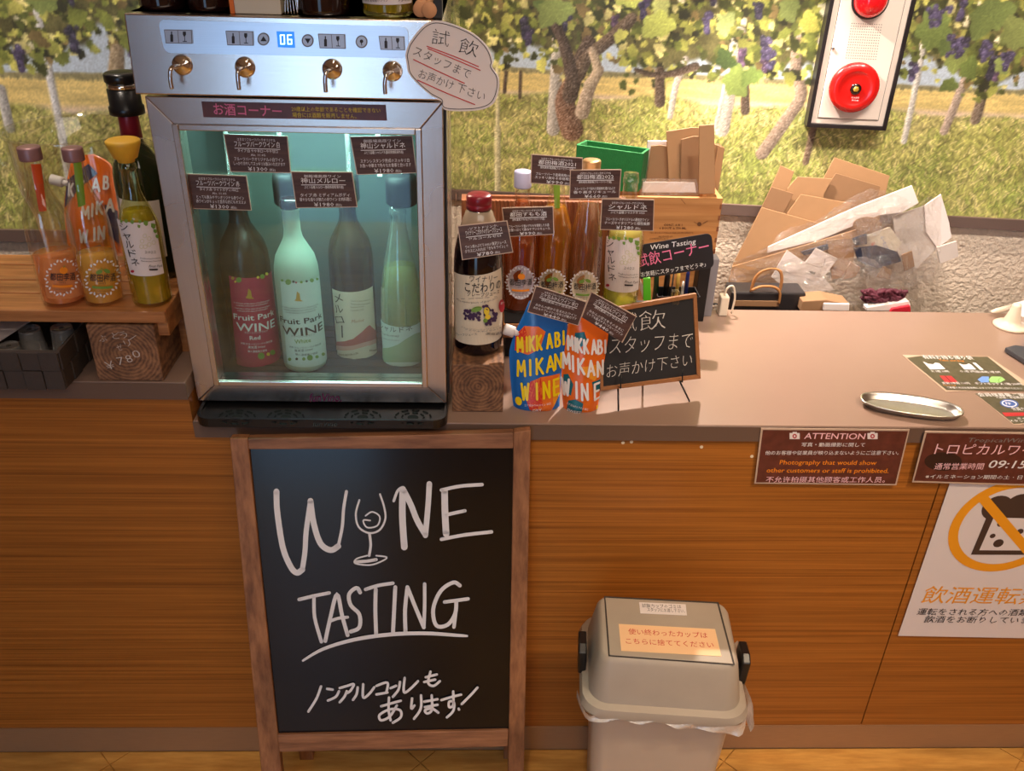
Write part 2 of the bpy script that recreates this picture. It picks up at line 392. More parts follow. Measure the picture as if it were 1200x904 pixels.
    def block(s, ch, p0, w, h, m, wt=2.4, lean=.0, rise=0):
        for st in SF[ch]:
            s.stroke([(p0[0]+x*w-y*h*lean, p0[1]-y*h-x*w*rise) for x, y in st], wt, m, 3)
        return s
    def build(s, parent, name='lettering'): return s.g.mk(name, s.m, parent, fix=False)
def slab(name, sh, pts, th, m, parent=None, back=True):
    """a flat sheet with real thickness: pixel outline on the plane sh"""
    g = G(); g.prism([sh.hit(*p) for p in pts], -sh.n*th); return g.mk(name, m, parent)
def lerpq(q, u, v):
    a = (q[0][0]*(1-u)+q[1][0]*u, q[0][1]*(1-u)+q[1][1]*u); b = (q[3][0]*(1-u)+q[2][0]*u, q[3][1]*(1-u)+q[2][1]*u)
    return (a[0]*(1-v)+b[0]*v, a[1]*(1-v)+b[1]*v)
# ================================================================== SETTING
YF = 1.26; ZT = 0.825; YB = 1.728; ZL = 0.898
def bx(name, m, x0, x1, y0, y1, z0, z1, parent=None, bv=0, **k):
    g = G(); g.box(x0, x1, y0, y1, z0, z1, **k); o = g.mk(name, m, parent)
    return bevel(o, bv) if bv else o
tag(bx('floor', FLOORM, -3.2, 3.2, -1.98, 2.6, -.06, -.004), kind='structure')
tag(bx('ceiling', CEIL, -3.2, 3.2, -1.98, 2.6, 2.7, 2.76), kind='structure')
tag(bx('wall_left', WALLM, -3.26, -3.2, -1.98, 2.6, 0, 2.7), kind='structure')
tag(bx('wall_right', WALLM, 3.2, 3.26, -1.98, 2.6, 0, 2.7), kind='structure')
fl = bpy.data.objects['floor']
# wall behind the camera, with the glass entrance the blue daylight comes through
g = G(); g.box(-3.2, -1.07, -1.98, -1.92, 0, 2.7); g.box(-.38, 3.2, -1.98, -1.92, 0, 2.7); g.box(-1.07, -.38, -1.98, -1.92, 2.12, 2.7)
tag(g.mk('wall_front', WALLM), kind='structure')
tag(bx('outside_pavement', mat('pavement', rgb(170, 170, 168), .7), -6, 5, -9, -1.99, -.06, -.01), kind='structure')  # unseen pavement outside the entrance, added to show sky-lit in reflections
# diagonal wood floor tiles, each one a piece of the floor
def clip(poly, f):
    out = []
    for a, b in zip(poly, poly[1:]+poly[:1]):
        fa, fb = f(a), f(b)
        if fa >= 0: out.append(a)
        if (fa >= 0) != (fb >= 0): t = fa/(fa-fb); out.append((a[0]+(b[0]-a[0])*t, a[1]+(b[1]-a[1])*t))
    return out
S = .455/math.sqrt(2)*1.5/1.5; node = onz(1023, 892, 0)
for i in range(-8, 6):
    for j in range(-8, 6):
        cx = node.x+(i-j)*S; cy = node.y+(i+j)*S+.0
        if not (-1.9 < cx < 1.9 and .35 < cy < 1.6): continue
        h = S-.0016
        q = clip([(cx, cy-h), (cx+h, cy), (cx, cy+h), (cx-h, cy)], lambda p: YF-.002-p[1])
        if len(q) < 3: continue
        g = G(); g.prism([(x, y, 0) for x, y in q], (0, 0, -.0035)); o = g.mk('floor_tile', FLOORM, fl)
# ---- back wall: rough plaster, turned a little so that its right side is nearer
M0 = Vector((.573, 2.073, .95)); MX = Vector((1, -.1185, 0)).normalized(); MNV = Vector((-MX.y*-1, -MX.x, 0))
MNV = Vector((MX.y, -MX.x, 0))  # towards the camera
ZM0 = .95
def wallpt(a, z, off=0): return M0+MX*a+Vector((0, 0, z-.95))+MNV*off
g = G(); g.prism([wallpt(-1.05, 0), wallpt(2.8, 0), wallpt(2.8, 2.7), wallpt(-1.05, 2.7)], -MNV*.08)
tag(g.mk('wall_back', PLASTER), kind='structure')
g = G(); g.prism([wallpt(-.92, ZM0-.026, .012), wallpt(2.8, ZM0-.026, .012), wallpt(2.8, ZM0, .012), wallpt(-.92, ZM0, .012)], -MNV*.012)
tag(g.mk('trim_1', TRIMM), kind='structure')
YC = 1.819
tag(bx('wall_column', PLASTER, -3.2, -.36, YC, YC+.4, 0, 2.7), kind='structure')
tag(bx('trim_2', TRIMM, -3.2, -.36, YC-.012, YC, ZM0-.026, ZM0), kind='structure')

# ---- vineyard photo murals: a flat print, painted cell by cell into the vertices
def vnoise(h, w, sy, sx, rs):
    gy, gx = int(h/sy)+3, int(w/sx)+3; r = rs.rand(gy, gx)
    y = np.arange(h)/sy; x = np.arange(w)/sx; iy = y.astype(int); ix = x.astype(int)
    fy = (y-iy)[:, None]; fx = (x-ix)[None]; fy = fy*fy*(3-2*fy); fx = fx*fx*(3-2*fx)
    a = r[iy][:, ix]; b = r[iy][:, ix+1]; c = r[iy+1][:, ix]; d = r[iy+1][:, ix+1]
    return (a*(1-fx)+b*fx)*(1-fy)+(c*(1-fx)+d*fx)*fy
def fbm(h, w, sy, sx, rs, n=4):
    o = 0; k = 0; amp = 1
    for _ in range(n):
        o = o+amp*vnoise(h, w, max(sy, 1), max(sx, 1), rs); k += amp; amp *= .6; sy /= 2; sx /= 2
    return o/k
def C3(*c): return np.array(c, float)/255
class Canvas:
    def __init__(s, pt, w, h, den, seed):
        s.pt = pt; s.w = int(w*den); s.h = int(h*den); s.den = den; s.rs = np.random.RandomState(seed); s.I = np.zeros((s.h, s.w, 3))
    def seg(s, x0, y0, x1, y1, r0, r1, col, jit=.04):
        xa = int(max(min(x0-r0, x1-r1)-1, 0)); xb = int(min(max(x0+r0, x1+r1)+2, s.w)); ya = int(max(min(y0-r0, y1-r1)-1, 0)); yb = int(min(max(y0+r0, y1+r1)+2, s.h))
        if xa >= xb or ya >= yb: return
        Y, X = np.mgrid[ya:yb, xa:xb]; dx, dy = x1-x0, y1-y0; L = dx*dx+dy*dy+1e-9
        t = np.clip(((X-x0)*dx+(Y-y0)*dy)/L, 0, 1); d = np.hypot(X-x0-t*dx, Y-y0-t*dy); rr = r0+(r1-r0)*t
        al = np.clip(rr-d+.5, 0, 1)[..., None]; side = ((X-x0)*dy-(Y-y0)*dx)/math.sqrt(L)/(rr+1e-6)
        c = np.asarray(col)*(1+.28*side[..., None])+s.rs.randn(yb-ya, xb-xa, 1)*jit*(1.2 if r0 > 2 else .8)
        s.I[ya:yb, xa:xb] = s.I[ya:yb, xa:xb]*(1-al)+c*al
    def leaf(s, x, y, r, col, ang=0, vein=True):
        xa = int(max(x-r*1.3, 0)); xb = int(min(x+r*1.3+1, s.w)); ya = int(max(y-r*1.3, 0)); yb = int(min(y+r*1.3+1, s.h))
        if xa >= xb or ya >= yb: return
        Y, X = np.mgrid[ya:yb, xa:xb]; dx = X-x; dy = Y-y; th = np.arctan2(dy, dx)+ang; d = np.hypot(dx, dy)
        R = r*(.78+.09*np.cos(5*th)+.12*np.cos(2*th+1)+.08*np.cos(3*th)+.04*np.cos(11*th)); al = np.clip(R-d+.5, 0, 1)[..., None]
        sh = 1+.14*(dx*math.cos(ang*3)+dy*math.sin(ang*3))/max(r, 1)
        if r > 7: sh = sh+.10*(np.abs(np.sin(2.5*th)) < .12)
        s.I[ya:yb, xa:xb] = s.I[ya:yb, xa:xb]*(1-al)+np.asarray(col)*sh[..., None]*al
    def grapes(s, x, y, ln, wd, hue):
        for k in range(int(ln*wd*.55/4)+14):
            t = s.rs.rand(); px = x+s.rs.randn()*wd*.33*(1-.6*t); py = y-ln*t; r = 1.3+s.rs.rand()*.8
            c = hue*(.6+.7*s.rs.rand()); s.seg(px, py, px, py, r, r, c, .01)
            s.seg(px-.4, py+.5, px-.4, py+.5, .45, .45, c+.22, .01)
def paint(cv, zs, feats, px2):
    """zs: rows (canvas y up, cells) of: grass top / field top / sky top (foliage edge)"""
    h, w, rs = cv.h, cv.w, cv.rs; g0, f0, s0 = zs; Y = np.arange(h)[:, None]*np.ones((1, w)); I = cv.I
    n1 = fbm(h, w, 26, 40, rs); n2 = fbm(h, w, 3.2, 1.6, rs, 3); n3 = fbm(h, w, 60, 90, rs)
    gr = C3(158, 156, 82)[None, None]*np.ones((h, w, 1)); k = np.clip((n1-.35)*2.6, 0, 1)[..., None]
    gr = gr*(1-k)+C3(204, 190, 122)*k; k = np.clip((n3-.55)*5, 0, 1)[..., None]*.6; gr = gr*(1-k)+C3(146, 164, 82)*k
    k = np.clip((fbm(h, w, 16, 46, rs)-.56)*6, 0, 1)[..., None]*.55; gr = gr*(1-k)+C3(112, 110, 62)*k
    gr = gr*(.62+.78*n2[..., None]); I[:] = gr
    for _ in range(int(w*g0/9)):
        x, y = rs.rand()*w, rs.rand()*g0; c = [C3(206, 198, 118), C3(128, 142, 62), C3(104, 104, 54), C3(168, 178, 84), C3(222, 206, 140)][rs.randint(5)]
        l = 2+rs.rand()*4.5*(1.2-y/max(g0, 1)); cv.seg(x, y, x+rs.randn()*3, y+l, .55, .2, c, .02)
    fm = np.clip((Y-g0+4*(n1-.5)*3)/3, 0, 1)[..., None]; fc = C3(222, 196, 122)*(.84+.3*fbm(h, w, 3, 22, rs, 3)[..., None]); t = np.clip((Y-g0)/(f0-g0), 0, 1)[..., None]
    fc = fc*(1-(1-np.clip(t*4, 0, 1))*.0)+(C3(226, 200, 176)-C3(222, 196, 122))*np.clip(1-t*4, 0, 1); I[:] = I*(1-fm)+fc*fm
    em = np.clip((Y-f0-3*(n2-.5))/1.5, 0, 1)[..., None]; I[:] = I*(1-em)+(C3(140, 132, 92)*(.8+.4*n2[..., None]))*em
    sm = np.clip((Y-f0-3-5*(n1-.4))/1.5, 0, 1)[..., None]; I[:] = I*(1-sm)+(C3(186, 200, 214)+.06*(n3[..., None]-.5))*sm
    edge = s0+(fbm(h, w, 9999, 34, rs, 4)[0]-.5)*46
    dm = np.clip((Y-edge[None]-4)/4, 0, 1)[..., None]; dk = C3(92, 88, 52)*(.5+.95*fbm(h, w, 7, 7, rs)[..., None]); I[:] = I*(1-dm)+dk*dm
    pal = [C3(62, 66, 34), C3(84, 90, 44), C3(112, 120, 54), C3(150, 152, 72), C3(196, 192, 96), C3(214, 204, 130), C3(122, 104, 64), C3(50, 50, 34), C3(230, 222, 180)]
    for d in feats.get('early', []): d(cv)
    N = int(w*(h-s0)/13)
    for q in range(N):
        x = rs.rand()*w; y = edge[int(x)]-7+rs.rand()**.8*(h-edge[int(x)]+7); r = 1.3+rs.rand()**2*4.8
        p = rs.choice(9, p=[.16, .17, .16, .15, .12, .06, .07, .09, .02]); cv.leaf(x, y, r, pal[p]*(.85+.3*rs.rand()), rs.rand()*6.3)
    for q in range(int(w/11)):
        x = rs.rand()*w; y = edge[int(x)]+6+rs.rand()*70; cv.grapes(x, y, 8+rs.rand()*9, 4+rs.rand()*2.5, [C3(70, 62, 88), C3(96, 74, 98), C3(58, 54, 70)][rs.randint(3)])
    for d in feats.get('late', []): d(cv)
    for q in range(int(w/10)):
        x = rs.rand()*w; y = edge[int(x)]+14+rs.rand()*(h-s0); r = 6+rs.rand()*9
        cv.leaf(x, y, r, [C3(104, 122, 62), C3(128, 142, 76), C3(90, 106, 56), C3(176, 184, 92), C3(74, 88, 50)][rs.randint(5)]*(.9+.2*rs.rand()), rs.rand()*6.3)
    I *= (.93+.14*rs.rand(h, w, 1)); I[:] = I*.94+.05
    np.clip(I, .02, 1, out=I)
def mural(name, pt, w, h, den, seed, zs, feats, label, px2):
    cv = Canvas(pt, w, h, den, seed); paint(cv, zs, feats, px2); H, W = cv.h, cv.w
    a = np.arange(W+1)/W*w; b = np.arange(H+1)/H*h
    o0 = pt(0, 0); ex = pt(1, 0)-o0; ez = pt(0, 1)-o0; n = ex.cross(ez)
    V = (np.array(ex)[None, None]*a[None, :, None]+np.array(ez)[None, None]*b[:, None, None]).reshape(-1, 3)
    idx = np.arange((H+1)*(W+1)).reshape(H+1, W+1)
    Q = np.stack([idx[:-1, :-1], idx[:-1, 1:], idx[1:, 1:], idx[1:, :-1]], -1).reshape(-1, 4)
    me = bpy.data.meshes.new(name); me.vertices.add(len(V)); me.vertices.foreach_set('co', V.ravel())
    me.loops.add(Q.size); me.loops.foreach_set('vertex_index', Q.ravel().astype(np.int32)); me.polygons.add(len(Q))
    me.polygons.foreach_set('loop_start', np.arange(len(Q), dtype=np.int32)*4)
    me.update(calc_edges=True)
    ca = me.color_attributes.new('print', 'BYTE_COLOR', 'CORNER') if False else me.color_attributes.new('print', 'FLOAT_COLOR', 'POINT')
    I = np.pad(cv.I, ((0, 1), (0, 1), (0, 0)), 'edge'); L = np.where(I <= .04045, I/12.92, ((I+.055)/1.055)**2.4)
    ca.data.foreach_set('color', np.concatenate([L, np.ones(L.shape[:2]+(1,))], -1).ravel().astype(np.float32))
    m, N, Lk, P = nm(name+'_print'); at = N.new('ShaderNodeAttribute'); at.attribute_name = 'print'
    Lk.new(at.outputs['Color'], P.inputs['Base Color']); P.inputs['Roughness'].default_value = .42
    me.materials.append(m); o = bpy.data.objects.new(name, me); COL.objects.link(o); o.location = o0
    return tag(o, label, 'mural')
MF = Flat(wallpt(0, .95, .004), MX, (0, 0, -1))
A0 = -.91; DEN = 330
def mpx(px, py):
    a, b = MF.uv(px, py); return ((a-A0)*DEN, b*DEN)
def mseg(pts, r0, r1, col, jit=.05):
    def f(cv):
        P = [Vector((*mpx(*p), 0)) for p in pts]; P = smooth_pts(P, 6) if len(P) > 2 else P
        for k in range(len(P)-1):
            t0, t1 = k/(len(P)-1), (k+1)/(len(P)-1)
            cv.seg(P[k].x, P[k].y, P[k+1].x, P[k+1].y, r0+(r1-r0)*t0, r0+(r1-r0)*t1, col, jit)
    return f
def mleaf(px, py, r, col, ang):
    def f(cv): x, y = mpx(px, py); cv.leaf(x, y, r, col, ang)
    return f
BRK = C3(118, 98, 80); GRY = C3(196, 186, 172); DKB = C3(80, 66, 54)
early = [mseg([(655, 20), (652, 80), (648, 152)], 4, 5, GRY*.9), mseg([(583, 60), (583, 225)], 1.6, 1.6, C3(206, 196, 150)), mseg([(583, 150), (583, 226)], 2.4, 2.4, C3(206, 196, 150)),
         mseg([(803, 70), (792, 100), (785, 137)], 2.4, 2.2, GRY*.95), mseg([(866, 40), (856, 95), (846, 152)], 5, 5.5, GRY*.95), mseg([(860, 60), (838, 150)], 1.5, 1.5, GRY),
         mseg([(955, 25), (936, 50), (932, 80), (938, 112), (920, 142), (893, 180)], 3.4, 5, C3(150, 130, 112)),
         mseg([(963, 40), (948, 130)], 2, 2, GRY), mseg([(1083, 45), (1072, 105), (1059, 166)], 2.2, 2.2, C3(206, 200, 190)),
         mseg([(1134, 85), (1106, 154)], 3.2, 3.2, C3(176, 156, 140)), mseg([(1160, 80), (1143, 140)], 3, 4, C3(120, 104, 88)), mseg([(953, 150), (944, 190)], 2.6, 2.6, BRK)]
late = [mseg([(672, 95), (662, 120), (670, 152)], 6, 9, C3(122, 92, 72), .08), mseg([(690, 50), (676, 80), (668, 112)], 5, 6, DKB, .06), mseg([(740, 22), (712, 48), (688, 68), (678, 88)], 4, 5, C3(96, 80, 64), .06),
        mseg([(640, 10), (660, 50), (670, 90)], 3, 5, DKB), mseg([(702, 82), (690, 105), (682, 132)], 3.5, 5.5, C3(170, 150, 128), .06), mseg([(694, 60), (700, 84), (690, 100)], 3, 4, C3(176, 156, 130)),
        mseg([(773, 84), (773, 120)], 3.5, 4, DKB), mseg([(745, 82), (765, 88), (790, 86), (815, 78)], 1.5, 3, DKB), mseg([(873, 100), (873, 130)], 3, 3.4, DKB),
        mseg([(610, 85), (609, 115)], 1.2, 1.2, DKB), mseg([(593, 85), (591, 108)], 1.4, 1.4, DKB)]
for px, py, r, c, an in [(763, 33, 9, (176, 186, 96), .3), (775, 8, 9, (184, 190, 110), 1), (727, 42, 6, (190, 190, 96), 2), (862, 96, 13, (122, 140, 70), .8), (880, 90, 9, (112, 134, 66), 2.2), (850, 28, 9, (168, 182, 110), 1.4),
                        (850, 70, 9, (66, 84, 44), .3), (948, 27, 9, (186, 184, 84), .5), (925, 10, 10, (116, 128, 70), 1.1), (1095, 35, 17, (108, 124, 62), .5), (1120, 70, 10, (128, 140, 72), 1.5), (1160, 20, 17, (104, 118, 62), 2),
                        (1190, 40, 14, (126, 136, 74), .2), (1135, 80, 9, (104, 120, 58), .9), (1112, 100, 7, (98, 112, 56), 2.5), (1175, 75, 8, (130, 144, 78), 1), (730, 100, 4, (84, 90, 44), 1), (740, 108, 3, (84, 90, 44), 2)]:
    late.append(mleaf(px, py, r, C3(*c), an))
def gfe(px, py, ln, wd, c):
    def f(cv): x, y = mpx(px, py); cv.grapes(x, y, ln, wd, C3(*c))
    return f
for q in [(900, 45, 14, 6), (1100, 8, 14, 9), (1115, 42, 14, 8), (1128, 46, 12, 7), (1158, 48, 14, 7), (1182, 62, 12, 6), (1072, 75, 12, 5), (905, 60, 12, 6), (830, 15, 14, 6)]:
    late.append(gfe(q[0], q[1], q[2], q[3], (76, 68, 96)))
def rowat(px, py): return mpx(px, py)[1]
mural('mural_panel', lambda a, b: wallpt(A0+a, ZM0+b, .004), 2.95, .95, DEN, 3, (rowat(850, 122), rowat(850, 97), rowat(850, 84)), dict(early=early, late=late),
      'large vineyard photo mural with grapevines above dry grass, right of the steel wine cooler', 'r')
C0 = -1.75
CFm = vert(YC-.004, 0, .95)
def cpx(px, py):
    p = CFm.hit(px, py); return ((p.x-C0)*300, (p.z-ZM0)*300)
def cseg(pts, r0, r1, col):
    def f(cv):
        P = [Vector((*cpx(*p), 0)) for p in pts]
        for k in range(len(P)-1): cv.seg(P[k].x, P[k].y, P[k+1].x, P[k+1].y, r0, r1, col, .04)
    return f
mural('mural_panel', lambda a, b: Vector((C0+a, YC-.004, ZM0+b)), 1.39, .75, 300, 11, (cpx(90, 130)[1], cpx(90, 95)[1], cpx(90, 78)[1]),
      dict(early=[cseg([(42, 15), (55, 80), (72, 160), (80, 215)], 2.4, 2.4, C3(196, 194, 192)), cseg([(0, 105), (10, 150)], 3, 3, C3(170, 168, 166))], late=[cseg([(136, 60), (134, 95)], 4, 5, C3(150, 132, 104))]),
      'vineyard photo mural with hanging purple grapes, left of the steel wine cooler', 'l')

# ================================================================== COUNTER
XS = .816; XL = -.477
ct = thing('counter', (.6, YF+.2, 0), 'long counter with taupe top and reddish brown wood front under the wine cooler and bin', 'counter')
g = G(); g.box(XL, 2.6, YF-.0, YB, ZT-.031, ZT); bevel(g.mk('countertop', [COUNTER], ct), .0015)
bx('edge_band', BAND, XL, 2.6, YF-.002, YF, ZT-.031, ZT-.0015, ct)
bx('front_panel', TEAK, -2.2, XS-.0012, YF+.002, YF+.02, .072, ZT-.031, ct)
bx('front_panel', TEAK, XS+.0012, 2.6, YF+.002, YF+.02, .072, ZT-.031, ct)
bx('panel_joint', BLACKM, XS-.004, XS+.004, YF+.006, YF+.019, .072, ZT-.031, ct)
bx('toe_kick', TOEKICK, -2.2, 2.6, YF, YF+.02, 0, .072, ct)
for px, py in ((740, 518), (730, 519), (822, 524), (881, 535)):
    p = ony(px, py, YF+.002); g = G(); g.lathe((0, 0, 0), [(.003, 0), (.003, .0008)], 10)
    g.V = [Vector((v.x, -v.z, v.y))+p for v in g.V]; g.mk('screw_cap', CREAM, ct)
cl = thing('raised_counter', (-1.3, YF+.2, 0), 'raised darker section of counter at the left under the slatted wooden shelf', 'counter')
bevel(bx('countertop', COUNTER, -2.2, XL-.001, YF, YF+.42, ZL-.031, ZL, cl), .0015)
bx('edge_band', BAND, -2.2, XL-.001, YF-.002, YF, ZL-.031, ZL-.0015, cl)
bx('front_panel', TEAK, -2.2, XL-.001, YF+.002, YF+.02, ZT-.0308, ZL-.0312, cl)
bx('side_panel', TEAK, XL-.02, XL-.002, YF+.021, YF+.42, 0, ZL-.031, cl)
# low work surface behind the counter
bs = thing('back_shelf', (.9, 1.86, 0), 'low work surface behind the counter holding flattened cardboard and bags', 'shelf')
bx('shelf_top', COUNTER, .22, 1.75, YB+.012, 1.90, .70, .72, bs); bx('shelf_body', BAND, .22, 1.75, YB+.022, 1.89, 0, .70, bs)
# ================================================================== WINE COOLER
CX0, CX1, CY = -.474, -.058, 1.29
ck = thing('wine_cooler', ((CX0+CX1)/2, CY+.17, ZT), 'stainless steel four-tap wine dispenser cabinet with a glass door showing four bottles', 'wine cooler')
OX0, OX1, OZ0, OZ1 = -.433, -.098, .886, 1.296     # door opening
def quadbox(g, pts, y0, y1, i=0):
    g.prism([(x, y0, z) for x, z in pts], (0, y1-y0, 0), i)
DZ0, DZ1 = .846, 1.342
def doorpart(name, pts, inner, m):
    """mitred frame member: flat outer face, sloping down to the glass on its inner edge"""
    g = G(); quadbox(g, pts, CY, CY+.03); o = g.mk(name, m, ck); return bevel(o, .0012)
b = .010
doorpart('door_stile', [(CX0, DZ0), (OX0, OZ0), (OX0, OZ1), (CX0, DZ1)], 0, STEELV)
doorpart('door_stile', [(CX1, DZ0), (CX1, DZ1), (OX1, OZ1), (OX1, OZ0)], 0, STEELV)
doorpart('door_rail', [(CX0+.0005, DZ1), (OX0, OZ1), (OX1, OZ1), (CX1-.0005, DZ1)], 0, STEEL)
doorpart('door_rail', [(CX0+.0005, DZ0), (CX1-.0005, DZ0), (OX1, OZ0), (OX0, OZ0)], 0, STEEL)
# raised inner bead round the glass
g = G(); B2 = .009
for x0, x1, z0, z1 in ((OX0-B2, OX0, OZ0-B2, OZ1+B2), (OX1, OX1+B2, OZ0-B2, OZ1+B2)): g.prism([(x0, CY, z0), (x0, CY, z1), (x1, CY, z1), (x1, CY, z0)], (0, -.004, 0))
g.prism([(OX0, CY, OZ1), (OX0, CY, OZ1+B2), (OX1, CY, OZ1+B2), (OX1, CY, OZ1)], (0, -.004, 0)); g.prism([(OX0, CY, OZ0-B2), (OX0, CY, OZ0), (OX1, CY, OZ0), (OX1, CY, OZ0-B2)], (0, -.004, 0))
bevel(g.mk('glass_bead', STEEL, ck), .0012)
bx('glass_pane', PANE, OX0, OX1, CY+.012, CY+.017, OZ0, OZ1, ck)
CYB = 1.60
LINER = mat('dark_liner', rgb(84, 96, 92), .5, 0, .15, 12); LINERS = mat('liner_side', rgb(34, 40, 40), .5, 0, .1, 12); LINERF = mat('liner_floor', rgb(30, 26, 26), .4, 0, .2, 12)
bx('side_panel', STEELV, CX0, CX0+.012, CY+.032, CYB, DZ0, DZ1, ck); bx('side_panel', STEELV, CX1-.012, CX1, CY+.032, CYB, DZ0, DZ1, ck)
bx('back_panel', LINER, CX0+.012, CX1-.012, CYB-.06, CYB, DZ0, DZ1, ck)
bx('top_panel', STEEL, CX0, CX1, CY+.0, CYB, 1.447, 1.452, ck)
bx('inner_ceiling', LINER, CX0+.012, CX1-.012, CY+.032, CYB-.06, 1.315, 1.342, ck)
bx('inner_side', LINERS, CX0+.0125, CX0+.03, CY+.032, CYB-.061, .866, 1.315, ck)
bx('inner_side', LINERS, CX1-.03, CX1-.0125, CY+.032, CYB-.061, .866, 1.315, ck)
bx('inner_floor', LINERF, CX0+.012, CX1-.012, CY+.032, CYB-.06, DZ0, .866, ck)
g = G()
for k in range(7): g.box(CX0+.04+.012, CX1-.05, CY+.06+k*.028, CY+.063+k*.028, .8662, .8668)
g.mk('shelf_grille', BLACKM, ck)
bx('base', BLACKM, CX0+.01, CX1-.01, CY+.02, CYB, ZT, DZ0-.001, ck)
light('cooler_led', 'AREA', (-.27, 1.40, 1.31), (-.27, 1.40, .9), 1.7, (.55, 1.0, .90), .25, size_y=.08)
STRIPM = mat('led_strip', rgb(200, 255, 240), .5, emit=(.5, 1, .88, 1), estr=2.2)
bx('led_strip', STRIPM, -.185, -.177, CYB-.064, CYB-.0605, 1.16, 1.30, ck)
# header
h0 = (1.262, 1.353); h1 = (1.272, 1.452); s_ = .048/.099
g = G(); g.prism([(CX0-.002, 1.262, 1.350), (CX0-.002, 1.272, 1.452), (CX0-.002, CYB, 1.452), (CX0-.002, CYB, 1.350)], (CX1-CX0+.004, 0, 0))
bevel(g.mk('control_header', STEEL, ck), .002)
HD = Flat((CX0, 1.262, 1.350), (1, 0, 0), (0, -.010, -.102))
g = G(); g.box(CX0+.03, CX0+.12, CY+.004, CY+.02, 1.3425, 1.3495); g.mk('header_gap', BLACKM, ck)
# control strip with rounded ends
def rrect(c, r, n=6):
    """rounded pixel quad TL TR BR BL"""
    out = []
    for k in range(4):
        p, a, b2 = Vector(c[k]), Vector(c[k-1]), Vector(c[(k+1) % 4]); u = (a-p).normalized(); v = (b2-p).normalized()
        for q in range(n+1):
            t = q/n; A = p+u*r; Bq = p+v*r; out.append(tuple((A*(1-t)+p*t)*(1-t)+(p*(1-t)+Bq*t)*t))
    return out
STRIPS = steel('control_foil', (.66, .70, .76, 1), .34)
o = slab('control_strip', Flat(HD.P(0, 0, .0022), HD.ex, -HD.ey), rrect([(185, 23), (478, 31.5), (479, 68.5), (193, 62)], 9), .002, STRIPS, ck)
PB = Print(HD, .0026)
DISP = mat('display_blue', rgb(20, 90, 220), .3, emit=(.02, .22, .9, 1), estr=.8); SEG = mat('display_digits', rgb(200, 245, 255), .3, emit=(.6, .95, 1, 1), estr=1.6)
BTN = mat('button_foil', rgb(176, 180, 190), .4, .4)
for x0, y0, x1, y1 in ((193, 34.5, 225.5, 51.2), (265, 36, 297, 53.5), (373, 39.5, 404.5, 57), (444, 42, 474, 58.8)):
    q = [(x0, y0), (x1, y0+.6), (x1+.8, y1), (x0+2.2, y1-.6)]
    slab('button', Flat(HD.P(0, 0, .0034), HD.ex, -HD.ey), q, .001, BTN, ck)
def icons():
    k = 0
    for x0, y0, x1, y1 in ((193, 34.5, 225.5, 51.2), (265, 36, 297, 53.5), (373, 39.5, 404.5, 57), (444, 42, 474, 58.8)):
        P2 = Print(HD, .0036); q = [(x0, y0), (x1, y0+.6), (x1+.8, y1), (x0+2.2, y1-.6)]; P2.poly(q, GREYINK)
        m = (x0+x1)/2; P2.poly([(x0+.8, y0+.8), (m-.4, y0+1), (m+.8, y1-1.1), (x0+2.9, y1-1.4)], BTN); P2.poly([(m+.4, y0+1), (x1-.8, y0+1.3), (x1, y1-.8), (m+1.6, y1-1.1)], BTN)
        cx, cy = x0+(x1-x0)*.28, (y0+y1)/2
        P2.poly([(cx-1.6, cy-2), (cx-.7, cy-3), (cx-.7, cy-6), (cx+.7, cy-6), (cx+.7, cy-3), (cx+1.8, cy-2), (cx+2, cy+6), (cx-1.4, cy+6)], DARKINK)
        cx = x0+(x1-x0)*.74
        P2.poly([(cx-1.8, cy-6), (cx+1.8, cy-6), (cx+2, cy-2.5), (cx+.6, cy), (cx-.4, cy), (cx-1.8, cy-2.5)], DARKINK); P2.stroke([(cx+.2, cy-1), (cx+.6, cy+5)], .8, DARKINK); P2.stroke([(cx-1.6, cy+5.4), (cx+2.6, cy+5.6)], .9, DARKINK)
        P2.build(ck, 'button_icon')
    for cx, cy, k in ((309.3, 45.7, 0), (361, 47.5, 1), (424, 48.8, 2)):
        P2 = Print(HD, .003); P2.ell((cx, cy), 7, 7.6, GREYINK); P2.ell((cx, cy), 5.6, 6.1, BTN)
        if k == 0: P2.poly([(cx-3.5, cy+2.5), (cx, cy-3.5), (cx+4, cy+2.6)], DARKINK)
        if k == 1: P2.poly([(cx-3.5, cy-2.5), (cx+.3, cy+3.5), (cx+3.6, cy-2.4)], DARKINK)
        if k == 2: P2.ell((cx, cy-.5), 2, 2.2, DARKINK); P2.stroke([(cx, cy+2), (cx+.3, cy+4)], 1, DARKINK)
        P2.build(ck, 'round_button')
    P2 = Print(HD, .003)
    P2.poly([(324.5, 36.5), (345, 37), (346.3, 56), (326.3, 55.3)], DISP)
    for cx, segs in ((331.4, 'abcdef'), (339.8, 'acdefg')):
        cy = 46.2; hw, hh = 2.2, 5.2
        S7 = dict(a=((-hw, -hh), (hw, -hh)), b=((hw, -hh), (hw+.2, 0)), c=((hw+.2, 0), (hw+.4, hh)), d=((-hw+.6, hh), (hw+.4, hh)), e=((-hw+.2, 0), (-hw+.5, hh)), f=((-hw, -hh), (-hw+.2, 0)), g=((-hw, 0), (hw, 0)))
        for s in segs: (x0, y0), (x1, y1) = S7[s]; P2.stroke([(cx+x0, cy+y0), (cx+x1, cy+y1)], 1.4, SEG)
    P2.build(ck, 'number_display')
icons()
